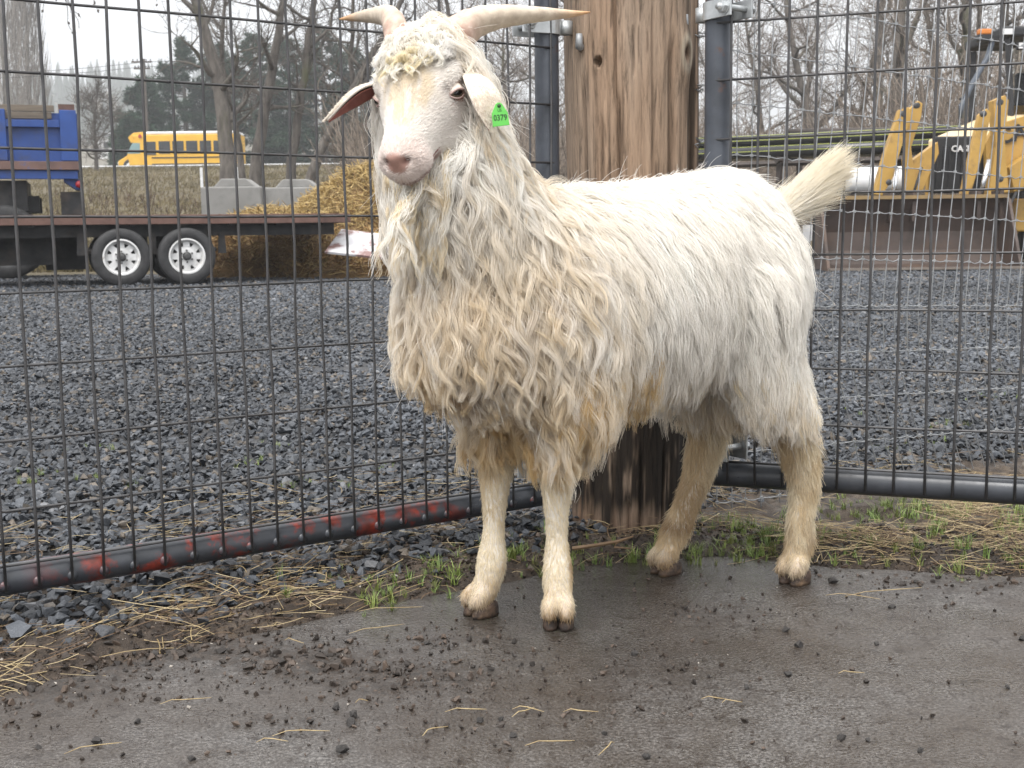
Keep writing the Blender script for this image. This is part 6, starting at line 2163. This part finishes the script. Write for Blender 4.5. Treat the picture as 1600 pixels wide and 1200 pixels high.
# dead weeds in the field, and scrub at its foot
n = 700
px_, Y_ = r.uniform(90, 620, n), r.uniform(21, 46, n)
P0 = np.stack([(px_ - 800) / FPX * Y_, Y_, np.zeros(n)], 1)
P0[:, 2] = terrain(P0[:, 0], P0[:, 1])
cl_ = fbm(P0[:, 0] * .7, P0[:, 1] * .4, 0, 83)
hh_ = (.12 + 1.25 * smooth(.5, .75, cl_) * r.random(n) ** 2)
T = twig_field(P0, np.stack([r.normal(0, .15, n), r.normal(0, .15, n), np.ones(n)], 1), hh_, r, 5, .10, .06)
m2 = n * 3
i1, k1 = r.integers(0, n, m2), r.integers(2, 5, m2)
T2 = twig_field(T[i1, k1], np.stack([r.normal(0, .4, m2), r.normal(0, .4, m2), np.ones(m2)], 1), r.uniform(.08, .25, m2), r, 5, .10, .06)
T = np.concatenate([T, T2])
rd = np.concatenate([np.tile(np.linspace(.010, .007, 5), (n, 1)), np.tile(np.linspace(.007, .004, 5), (m2, 1))])
c = np.array([.085, .058, .042]) * r.uniform(.6, 1.6, (len(T), 1, 1)) * np.ones((1, 5, 1))
wd = hair_object('dead_weeds', T, rd, c, None)
wd.data.materials.clear()
wd.data.materials.append(m_twig)
tag(wd, 'brown dead weed stalks standing in the field behind the trailer', 'weeds', None, 'stuff')

# dry grass of the field
n = 26000
px_, Y_ = r.uniform(40, 660, n), 21.5 + 62 * r.random(n) ** 1.4
P0 = np.stack([(px_ - 800) / FPX * Y_, Y_, np.zeros(n)], 1)
P0[:, 2] = terrain(P0[:, 0], P0[:, 1]) - .02
cl_ = fbm(P0[:, 0] * .5, P0[:, 1] * .22, 0, 93)
T = twig_field(P0, np.stack([r.normal(.25, .45, n), r.normal(0, .35, n), np.ones(n)], 1), r.uniform(.10, .32, n) * (.4 + 1.1 * cl_), r, 4, .18, -.12)
c = (np.array([.19, .15, .085]) * (1 - cl_)[:, None] + np.array([.10, .09, .045]) * cl_[:, None]) * r.uniform(.5, 1.5, (n, 1))
wd = hair_object('field_grass', T, np.tile(np.linspace(.014, .005, 4), (n, 1)), np.repeat(c[:, None, :], 4, 1), None)
wd.data.materials.clear()
wd.data.materials.append(m_twig)
tag(wd, 'rough dry tan and olive grass on the bank below the road', 'grass', None, 'stuff')

# poplar: a tall column of upright branches at the left edge
for i, (px_, Y_, w_, lab) in enumerate(((15, 118, 3.2, 'tall pale columnar poplar at the left edge above the blue truck'), (52, 122, 2.2, 'slimmer pale poplar standing right beside the tall one'))):
    base = at(px_, 250, Y_)
    base[2] = gz_(base) - .3
    hgt = 27 - 4 * i
    root = empty('poplar_tree', base, lab, 'tree', 'poplars at the left edge')
    MB().tube([base, base + np.array([0, 0, hgt * .5]), base + np.array([.2, 0, hgt])], [.35, .22, .03], 8).build('trunk', m_bark, root, True)
    rp_ = np.random.default_rng(600 + i)
    n = 1500
    zq = rp_.random(n) ** .8
    prof = np.interp(zq, [0, .12, .45, .8, 1], [.25, .8, 1.0, .65, .05]) * w_
    a = rp_.uniform(0, 6.28, n)
    rr4 = prof * np.sqrt(rp_.random(n)) * .85
    P0 = base + np.stack([np.cos(a) * rr4, np.sin(a) * rr4, zq * hgt * .93], 1)
    T = twig_field(P0, np.stack([np.cos(a) * .22, np.sin(a) * .22, np.ones(n)], 1), rp_.uniform(1.2, 3.6, n), rp_, 5, .08, .2)
    o = hair_object('crown', T, np.tile(np.linspace(.026, .008, 5), (n, 1)), np.array([.26, .235, .21]) * rp_.uniform(.6, 1.3, (n, 1, 1)) * np.ones((1, 5, 1)), root)
    o.data.materials.clear()
    o.data.materials.append(m_twig)
# small bare shrub by the road, left of the bus
base = at(150, 262, 70)
base[2] = gz_(base)
bare_tree([base, base + np.array([.1, 0, 1.2]), base + np.array([.0, 0, 2.6]), base + np.array([.3, 0, 4.2])], .12, 610, 'small rounded bare tree beside the road left of the bus', None, 14, 1.9, 500, 3, .9, tr=.012, low=.12)

# twigs with old seed pods hanging into the picture at top left
base = at(70, 300, 27)
base[2] = gz_(base)
rr5 = np.random.default_rng(620)
root = empty('overhanging_tree', base, 'bare tree left of the frame whose drooping podded twigs hang in at top left', 'tree')
tp = [base + np.array([-2.6, 0, 0]), base + np.array([-2.6, 0, 3.5]), base + np.array([-2.2, 0, 6.4]), base + np.array([-1.5, 0, 7.6])]
MB().tube(tp, [.22, .18, .12, .05], 9).build('trunk', m_bark, root, True)
lm = MB()
segs = []
for x_, y_ in ((100, -10), (125, -14), (150, -6), (185, -30), (70, -30), (215, -50)):
    e = at(x_, y_, 27)
    q = np.linspace(0, 1, 8)[:, None]
    pts = tp[3] * (1 - q) + e * q + np.array([0, 0, 1.0]) * np.sin(q * PI) * .5
    lm.tube(pts, np.linspace(.04, .012, 8), 5)
    segs.append(pts[3:])
lm.build('limbs', m_bark, root, True)
P0 = np.concatenate(segs)
idx = rr5.integers(0, len(P0), 90)
T = twig_field(P0[idx], rr5.normal(0, .5, (90, 3)) + np.array([0, 0, -.5]), rr5.uniform(.4, 1.1, 90), rr5, 6, .2, -.14)
o = hair_object('crown', T, np.tile(np.linspace(.009, .005, 6), (90, 1)), np.tile(np.array([.08, .065, .055]), (90, 6, 1)), root)
o.data.materials.clear()
o.data.materials.append(m_twig)
mbp = MB()
for k in range(170):
    p = T[rr5.integers(0, 90), rr5.integers(2, 6)] + rr5.normal(0, .03, 3)
    mbp.lathe([(.004, -.05), (.022, -.02), (.02, .01), (.004, .035)], p, rr5.normal(0, .4, 3) + np.array([0, 0, 1.0]), 5)
mbp.build('seed_pods', m_bark, root)
root.children[-1]['kind'] = 'stuff'

# ---------------------------------------------------------------- pines behind the bus
m_needle, t, b = nodes_of('pine_needles')
c = ramp(t, noise(t, .9, 5, .6), [(.3, (.012, .030, .018)), (.55, (.026, .060, .032)), (.75, (.05, .09, .045))])
t.links.new(c, b.inputs['Base Color'])
b.inputs['Roughness'].default_value = .75
b.inputs['Specular IOR Level'].default_value = .2
def pine(px_, ptop, Y_, w, seed, label):
    r = np.random.default_rng(seed)
    base = at(px_, 260, Y_)
    base[2] = gz_(base) - .3
    top = at(px_, ptop, Y_)
    hgt = top[2] - base[2]
    root = empty('pine_tree', base, label, 'tree', 'pines behind the bus')
    MB().tube([base, base + np.array([.1, 0, hgt * .5]), np.array([base[0], Y_, top[2]])], [.30, .2, .03], 8).build('trunk', m_bark, root, True)
    nb = 80
    lm = MB()
    C_, A_ = [], []
    for k in range(nb):
        q = .06 + .94 * (k + r.random()) / nb
        a = r.uniform(0, 6.28)
        L = w * (np.interp(q, [0, .2, .55, .85, 1], [.75, 1.0, .95, .55, .12])) * r.uniform(.6, 1.15)
        p0 = base + np.array([0, 0, hgt * q])
        pts, _ = wander(p0, np.array([math.cos(a), math.sin(a), .15 - .25 * (1 - q)]), L, 6, .10, .05, r)
        lm.tube(pts, np.linspace(.06, .015, 7), 4)
        nt = int(40 * L / w) + 12
        s_ = r.uniform(.28, 1.0, nt) * 6
        i0 = np.clip(s_.astype(int), 0, 5)
        fr = (s_ - i0)[:, None]
        C_.append(pts[i0] * (1 - fr) + pts[i0 + 1] * fr + r.normal(0, .16, (nt, 3)))
        A_.append(np.tile(norm(pts[-1] - pts[0]), (nt, 1)))
    lm.build('limbs', m_bark, root, True)
    C_, A_ = np.concatenate(C_), np.concatenate(A_)
    nt = len(C_)
    nb_ = 9                                            # needles bunches per tuft
    d = norm(np.repeat(A_, nb_, 0) * .6 + r.normal(0, .75, (nt * nb_, 3)) + np.array([0, 0, .25]))
    c0 = np.repeat(C_, nb_, 0)
    sdv = norm(np.cross(d, r.normal(0, 1, d.shape)))
    L = r.uniform(.22, .46, nt * nb_)[:, None]
    V = np.stack([c0 - sdv * .035, c0 + sdv * .035, c0 + d * L + sdv * .012, c0 + d * L - sdv * .012], 1).reshape(-1, 3)
    F = np.arange(len(V)).reshape(-1, 4)
    np_mesh('crown', V, F, m_needle, root)
for i, (px_, pt, Y_, w, lab) in enumerate(((232, 128, 104, 2.6, 'small dark pine standing left of the utility pole'), (292, 62, 108, 3.4, 'tall pine above the front of the bus'), (345, 72, 112, 3.3, 'pine behind the thickest bare trunk'), (400, 58, 106, 3.6, 'broad dark pine in the middle of the pine row'),
                                           (455, 66, 110, 3.4, 'pine right of the middle of the row'), (508, 44, 108, 3.6, 'tallest pine of the row, left of the goat horn'), (555, 78, 112, 3.2, 'pine hidden partly behind the goat head'), (208, 185, 102, 1.8, 'lowest leftmost pine beside the bus front'))):
    pine(px_, pt, Y_, w, 700 + i, lab)

# far wooded hill: single trees can no longer be told apart
r = np.random.default_rng(88)
n = 2600
Y_ = r.uniform(420, 1000, n)
x_ = r.uniform(-.62, .62, n) * Y_
z_ = terrain(x_, Y_)
cone = MB()
for k in range(4):
    cone.lathe([(.32 - .07 * k, .1 + .2 * k), (.02, .42 + .2 * k)], (0, 0, 0), (0, 0, 1), 7)
s_ = r.uniform(9, 18, n)
scatter('far_wood', np.stack([x_, Y_, z_], 1), np.stack([np.zeros(n), np.zeros(n), r.uniform(0, 6.28, n)], 1), np.stack([s_ * .6, s_ * .6, s_], 1), np.zeros(n, int), [cone.mesh('far_tree_shape')], pmat('far_wood_green', (.05, .07, .045), (.03, .045, .03), .2, (.8, .9)),
        'far wooded hillside fading into the haze', 'wood')
# a white house in the distance
hc_ = at(160, 224, 170)
hr_ = empty('white_house', (hc_[0], 171, hc_[2] - 2), 'tiny white house far away left of the bus', 'house')
MB().box((hc_[0], 172, hc_[2] - .6), (2.6, 3, 3.0)).build('wall', m_roof, hr_)
MB().prism([(hc_[0] - 1.6, hc_[2] + .85), (hc_[0], hc_[2] + 1.7), (hc_[0] + 1.6, hc_[2] + .85)], -1.8, 1.8, (0, 172, 0), (1, 0, 0), (0, 0, 1)).build('roof', pmat('grey_roof', (.3, .31, .32), None, 2), hr_)
MB().box((hc_[0] + .4, 170.45, hc_[2] - .2), (.7, .1, .8)).build('window', m_win, hr_)

# ================================================================== RIGHT SIDE: PIPES, TANK, BACKHOE
m_pipeb = pmat('black_plastic_pipe', (.026, .027, .028), (.018, .018, .019), 2, (.12, .22))
m_ystr = pmat('yellow_green_stripe', (.45, .50, .06), None, 5, (.4, .5))
m_steel_r = pmat('dark_rack_steel', (.06, .045, .038), (.025, .02, .018), 4, (.6, .8))
rk = empty('pipe_rack', at(1300, 300, 21.5) * np.array([1, 1, 0]), 'dark steel rack carrying long black pipes behind the goat tail', 'rack')
PA, PBe = at(1030, 246, 23.6), at(1560, 225, 20.4)
pd = norm(PBe - PA)
pside = norm(np.cross(pd, [0, 0, 1.0]))
if pside[1] > 0: pside = -pside
zsup = PA[2] - .12
pl = [(0, .0), (.30, .0), (-.30, .0), (.15, .22), (-.15, .22)]
labs = ['nearest black pipe at the front of the rack with yellow-green stripes', 'middle black pipe in the lower row', 'rear black pipe in the lower row', 'front black pipe of the upper row', 'rear black pipe of the upper row']
for i, (o_, z_) in enumerate([(.30, 0), (.06, 0), (-.18, 0), (.18, .205), (-.06, .205)]):
    a, c_ = PA + pside * o_ + UPV * z_, PBe + pside * o_ + UPV * z_
    rt = empty('black_pipe', (a + c_) / 2, labs[i], 'pipe', 'striped pipes on the rack')
    MB().tube([a, a * .5 + c_ * .5, c_], .118, 22).build('pipe_wall', m_pipeb, rt, True)
    for aa in (.1, 1.0):
        dd = pside * math.cos(aa) + UPV * math.sin(aa)
        MB().tube([a + dd * .117, c_ + dd * .117], .0055, 5).build('stripe', m_ystr, rt)
for q in (.12, .42, .72, .95):
    c0 = PA * (1 - q) + PBe * q
    c0 = c0 - UPV * .17
    MB().tube([c0 + pside * .7, c0 - pside * .7], .06, 4).build('crossbeam', m_steel_r, rk)
    for o_ in (.55, -.55):
        f0 = c0 + pside * o_
        MB().tube([f0, np.array([f0[0], f0[1], -.03])], .055, 4).build('rack_leg', m_steel_r, rk)
MB().tube([PA - UPV * .22 + pside * .5, PBe - UPV * .22 + pside * .5], .05, 4).build('side_beam', m_steel_r, rk)
rl = MB().tube([at(1230, 206, 25), at(1480, 202, 25)], .06, 8).build('steel_tube', m_steel_r)
tag(rl, 'thin dark steel tube lying behind the stacked pipes', 'tube')
# long white tank lying behind the bucket
a, c_ = at(1300, 284, 19.6), at(1432, 281, 19.2)
tk = empty('white_tank', (a + c_) / 2 * np.array([1, 1, 0]), 'white cylindrical tank lying beside the backhoe', 'tank')
ax_ = norm(c_ - a)
L_ = np.linalg.norm(c_ - a)
MB().lathe([(.02, -.12), (.12, -.11), (.19, -.06), (.215, 0), (.215, L_), (.19, L_ + .06), (.02, L_ + .12)], a, ax_, 30).build('tank_shell', m_roof, tk, True)
for q in (.2, .8):
    c0 = a + ax_ * L_ * q
    MB().box((c0[0], c0[1], c0[2] / 2 - .11), (.12, .4, c0[2] - .2)).build('cradle', m_steel_r, tk)

# ---------------------------------------------------------------- backhoe loader
m_case = pmat('loader_yellow', (.52, .315, .075), (.39, .23, .05), 3, (.4, .65), .15, 40, .003, dirt=(.20, .12, .05), dscale=3, dth=(.55, .72))
m_cream = pmat('hood_cream', (.72, .58, .36), (.62, .46, .25), 2, (.35, .5))
m_bucket = pmat('worn_bucket_steel', (.085, .060, .050), (.045, .033, .028), 3, (.45, .75), .3, 30, .004, dirt=(.10, .06, .038), dscale=2, dth=(.5, .7))
m_edge = pmat('bright_cutting_edge', (.30, .26, .22), (.18, .15, .13), 8, (.35, .5), metal=.5)
m_chr = pmat('chrome_rod', (.75, .76, .78), None, 10, (.12, .2), metal=.9)
BY = 17.0
bk = empty('backhoe_loader', at(1560, 420, 19) * np.array([1, 1, 0]), 'yellow backhoe loader with a wide brown front bucket resting on the gravel', 'backhoe')
bl, brt = at(1284, 420, BY)[0], at(1578, 420, BY)[0]
wB = brt - bl
ztop = at(1400, 309, BY + .25)[2]
prof = [(-.40, .02), (-.05, .0), (.28, .05), (.44, .24), (.46, .50), (.36, .80), (.22, ztop)]
pin = [(y_ - .03 if i > 1 else y_, z_ + .028) for i, (y_, z_) in enumerate(prof)]
poly = prof + pin[::-1]
bb = MB()
n_ = len(prof)
V, F = [], []
for x_ in (bl, brt):
    for y_, z_ in prof: V.append((x_, BY + y_, z_))
    for y_, z_ in pin: V.append((x_, BY + y_, z_ + .0))
for i in range(n_ - 1):
    o2 = 2 * n_
    F += [(i, i + 1, o2 + i + 1, o2 + i), (n_ + i, o2 + n_ + i, o2 + n_ + i + 1, n_ + i + 1)]
F += [(0, 2 * n_, 3 * n_, n_), (n_ - 1, 2 * n_ - 1, 4 * n_ - 1, 3 * n_ - 1)]
bb.add(V, F)
bkt = bb.build('bucket', m_bucket, bk)
for x_, nm in ((bl, 0), (brt, 1)):
    MB().prism([(-.40, .0), (.28, .03), (.46, .25), (.48, .5), (.38, .8), (.22, ztop), (.10, ztop - .04)], -.02, .02, (x_, BY, 0), (0, 1, 0), (0, 0, 1)).build('bucket_side', m_bucket, bkt)
MB().box(((bl + brt) / 2, BY - .41, .030), (wB + .02, .16, .03)).build('cutting_edge', m_edge, bkt)
MB().box(((bl + brt) / 2, BY + .20, ztop + .006), (wB + .04, .07, .05)).build('bucket_lip', pmat('worn_yellow_lip', (.30, .20, .08), (.16, .11, .06), 3, (.5, .7)), bkt)
def plate(name, pts, Y, th, mat, parent=bk):
    P_ = [at(x, y, Y) for x, y in pts]
    V = [p - np.array([0, th / 2, 0]) for p in P_] + [p + np.array([0, th / 2, 0]) for p in P_]
    n = len(pts)
    return MB().add(V, [tuple(range(n)), tuple(range(2 * n - 1, n - 1, -1))] + [(i, n + i, n + (i + 1) % n, (i + 1) % n) for i in range(n)]).build(name, mat, parent, False, .008)
# left linkage
plate('loader_arm', [(1404, 172), (1418, 168), (1420, 185), (1400, 250), (1392, 280), (1376, 306), (1364, 304), (1372, 270), (1384, 230)], 17.75, .16, m_case)
plate('bucket_link', [(1418, 172), (1433, 158), (1440, 162), (1438, 182), (1422, 230), (1430, 300), (1412, 304), (1410, 250), (1416, 215)], 17.95, .10, m_case)
plate('loader_arm', [(1424, 250), (1462, 222), (1464, 240), (1438, 300), (1416, 304), (1420, 280)], 18.2, .18, m_case)
# right linkage
plate('bucket_link', [(1528, 180), (1540, 170), (1546, 178), (1536, 232), (1514, 304), (1500, 304), (1512, 250)], 17.9, .12, m_case)
plate('loader_arm', [(1548, 158), (1566, 150), (1572, 158), (1566, 220), (1572, 300), (1540, 306), (1552, 230)], 18.1, .20, m_case)
plate('loader_arm', [(1572, 262), (1605, 240), (1660, 225), (1660, 262), (1610, 285), (1580, 300)], 18.4, .22, m_case)
for x0, y0, x1, y1 in ((1401, 262, 1396, 308), (1545, 250, 1533, 304)):
    MB().tube([at(x0, y0, 17.6), at(x1, y1, 17.5)], .035, 12).build('hydraulic_rod', m_chr, bk, True)
for x0, y0, x1, y1 in ((1440, 262, 1428, 300), (1588, 300, 1540, 400)):
    MB().tube([at(x0, y0, 17.9), at(x1, y1, 17.7)], .02, 8).build('hydraulic_hose', m_bk, bk, True)
for x_, y_ in ((1410, 178), (1432, 165), (1536, 178), (1562, 160), (1388, 285), (1562, 280)):
    p = at(x_, y_, 17.7)
    MB().lathe([(.045, 0), (.045, .05), (.02, .06)], p + np.array([0, .02, 0]), (0, -1, 0), 12).build('pivot_pin', m_hub, bk)
# bucket mounting ears
for x_ in (1385, 1420, 1520, 1555):
    a = at(x_, 306, 17.5)
    MB().box((a[0], BY + .42, ztop - .12), (.05, .34, .42)).build('mounting_ear', m_bucket, bk)
# grille, hood
YG = 18.7
g0, g1 = at(1456, 302, YG), at(1548, 212, YG)
MB().box(((g0[0] + g1[0]) / 2, YG + .04, (g0[2] + g1[2]) / 2), (g1[0] - g0[0], .10, g1[2] - g0[2])).build('grille', m_bk, bk, False, .03)
grl = bk.children[-1]
for k in range(9):
    MB().box((g0[0] + .06 + (g1[0] - g0[0] - .12) * k / 8, YG - .02, (g0[2] + g1[2]) / 2 - .05), (.02, .03, (g1[2] - g0[2]) * .78)).build('grille_bar', m_bk, grl)
hd = [at(1452, 216, YG), at(1548, 206, YG)]
hv = [at(1450, 218, YG), at(1550, 214, YG), at(1640, 176, YG + 1.8), at(1538, 180, YG + 1.8)]
hv2 = [at(1453, 228, YG + .02), at(1547, 226, YG + .02)]
hod = MB().add([hv[0], hv[1], hv[2], hv[3]] + [v - np.array([0, 0, .16]) for v in hv], [(0, 1, 2, 3), (7, 6, 5, 4), (0, 4, 5, 1), (1, 5, 6, 2), (2, 6, 7, 3), (3, 7, 4, 0)]).build('hood', m_cream, bk, False, .03)
for xx0, xx1 in ((hv[0], hv[3]), (hv[1], hv[2])):
    lo_ = [v.copy() for v in (xx0, xx1)]
    V = [xx0 - UPV * .17, xx1 - UPV * .17, xx1 - UPV * .85, xx0 - UPV * .85]
    V = [v + np.array([-.02, 0, 0]) for v in V] + [v + np.array([.02, 0, 0]) for v in V]
    MB().add(V, [(0, 1, 2, 3), (7, 6, 5, 4), (0, 4, 5, 1), (1, 5, 6, 2), (2, 6, 7, 3), (3, 7, 4, 0)]).build('side_panel', m_case, bk)
m_white = pmat('white_letter', (.8, .8, .8), None, 5)
put_text('badge', 'CASE', .13, at(1500, 233, YG) + np.array([0, -.055, 0]), np.array([1.0, 0, 0]), UPV, m_white, grl, .004, .004)
# the loader frame tower with the maker's lettering
plate('loader_tower', [(1538, 224), (1552, 196), (1700, 150), (1700, 250), (1590, 300), (1556, 304), (1540, 280)], 18.6, .12, m_case)
tw_ = bk.children[-1]
bc0 = at(1592, 210, 18.5)
tsl = math.radians(12)
put_text('lettering', 'CASE', .33, bc0 + np.array([.06, .02, .03]), np.array([math.cos(tsl), 0, math.sin(tsl)]), np.array([-math.sin(tsl), 0, math.cos(tsl)]), m_bk, tw_, .004, .008)
# lower body and wheels
MB().box((at(1600, 330, 19)[0] + .6, 20.0, .75), (1.7, 2.6, .5)).build('chassis', m_case, bk, False, .03)
for x_ in (1500, 1640):
    c0 = np.array([at(x_, 400, 19.2)[0], 19.2, .42])
    g = MB()
    tread_tyre(g, c0, (-1, 0, 0), .42, .22, .30)
    w = g.build('wheel', m_tyre, bk, True)
    MB().lathe([(.22, .10), (.15, .05), (.07, .09)], c0, (-1, 0, 0), 20).build('rim', m_case, w)
for dx in (0, 1.65):
    c0 = np.array([at(1612, 400, 21.2)[0] + dx - .1, 21.4, .72])
    g = MB()
    tread_tyre(g, c0, (-1, 0, 0), .72, .36, .42)
    w = g.build('wheel', m_tyre, bk, True)
    MB().lathe([(.36, .14), (.2, .06), (.1, .1)], c0, (-1, 0, 0), 20).build('rim', m_case, w)
# cab
YC = 20.6
cz = lambda y: at(1590, y, YC)[2]
cx0 = at(1568, 100, YC)[0]
cx1 = cx0 + 1.6
MB().box(((cx0 + cx1) / 2, YC + .75, (cz(58) + cz(46)) / 2 + .02), (1.75, 1.7, .17)).build('cab_roof', m_bk, bk, False, .04)
for x_ in (cx0 + .06, cx1 - .06):
    for y_, sl_ in ((YC, 1), (YC + 1.5, 0)):
        MB().tube([(x_, y_ - .25 * sl_, cz(190)), (x_, y_, cz(60))], .055, 4).build('cab_pillar', m_bk, bk)
MB().box(((cx0 + cx1) / 2, YC - .1, (cz(168) + cz(180)) / 2), (1.6, .1, .16)).build('cowl', m_case, bk)
MB().box(((cx0 + cx1) / 2, YC + .70, cz(225)), (1.55, 1.5, .9)).build('cab_base', m_case, bk)
gm, t, b = nodes_of('cab_glass')
b.inputs['Base Color'].default_value = (.85, .92, .92, 1)
b.inputs['Transmission Weight'].default_value = 1.0
b.inputs['Roughness'].default_value = .02
b.inputs['IOR'].default_value = 1.1
MB().add([(cx0 + .1, YC - .2, cz(180)), (cx1 - .1, YC - .2, cz(180)), (cx1 - .1, YC, cz(62)), (cx0 + .1, YC, cz(62))], [(0, 1, 2, 3)]).build('windscreen', gm, bk)
# seat behind the glass, work lamps, beacon, mirror arm
MB().box(((cx0 + cx1) / 2, YC + .9, cz(140)), (.55, .16, .7)).build('seat_back', m_bk, bk, False, .05)
MB().lathe([(.16, 0), (.17, .02), (.16, .03)], ((cx0 + cx1) / 2, YC + .35, cz(165)), (0, -.5, .8), 20).build('steering_wheel', m_bk, bk)
for x_, y_ in ((1572, 50), (1598, 72)):
    p = at(x_, y_, YC - .3)
    lp = MB().box(p, (.20, .10, .12)).build('work_lamp', m_bk, bk, False, .015)
    MB().box(p + np.array([0, -.055, 0]), (.17, .015, .09)).build('lamp_glass', m_roof, lp)
p = at(1538, 52, YC - .3)
bc_ = MB().box(p - np.array([0, 0, .08]), (.26, .16, .10)).build('indicator', m_bk, bk, False, .01)
MB().box(p + np.array([0, 0, .02]), (.22, .13, .09)).build('amber_lens', pmat('amber_lens', (.62, .20, .03), None, 5, (.2, .3)), bc_, False, .02)
MB().box(at(1552, 60, YC - .25), (.36, .05, .06)).build('lamp_bracket', m_bk, bk)
MB().tube([at(1550, 66, YC - .3), at(1543, 90, YC - .35), at(1520, 130, YC - .6), at(1503, 165, YC - .9), at(1502, 185, YC - .9)], .045, 10).build('mirror_arm', pmat('blue_black_pipe', (.06, .075, .10), None, 6, (.35, .5)), bk, True)
MB().tube([at(1505, 152, YC - .8), at(1500, 155, YC - .9), at(1510, 150, YC - .7)], .018, 6).build('clamp', m_hub, bk)

# pale sheet corner behind the goat rump
pv = [at(1255, 352, 18.2), at(1288, 350, 18.4), at(1274, 372, 18.3), at(1255, 384, 18.2)]
V = pv + [v + np.array([0, .03, 0]) for v in pv]
sh = MB().add(V, [(0, 1, 2, 3), (7, 6, 5, 4), (0, 4, 5, 1), (1, 5, 6, 2), (2, 6, 7, 3), (3, 7, 4, 0)]).build('metal_sheet', m_roof)
tag(sh, 'corner of a white metal sheet between the goat rump and the bucket', 'sheet')

# ================================================================== HAZE: damp, rainy air
hz_ = MB().box((0, 690, 58), (2600, 1460, 124)).build('haze', None)
hm = bpy.data.materials.new('damp_air')
hm.use_nodes = True
ht = hm.node_tree
ht.nodes.clear()
ho = ht.nodes.new('ShaderNodeOutputMaterial')
pv_ = ht.nodes.new('ShaderNodeVolumePrincipled')
pv_.inputs['Color'].default_value = (.95, .97, 1.0, 1)
pv_.inputs['Density'].default_value = 0.0013
pv_.inputs['Anisotropy'].default_value = 0.2
ht.links.new(pv_.outputs[0], ho.inputs['Volume'])
hz_.data.materials.append(hm)
tag(hz_, 'pale damp haze filling the air over the yard and hills', 'haze', None, 'stuff')
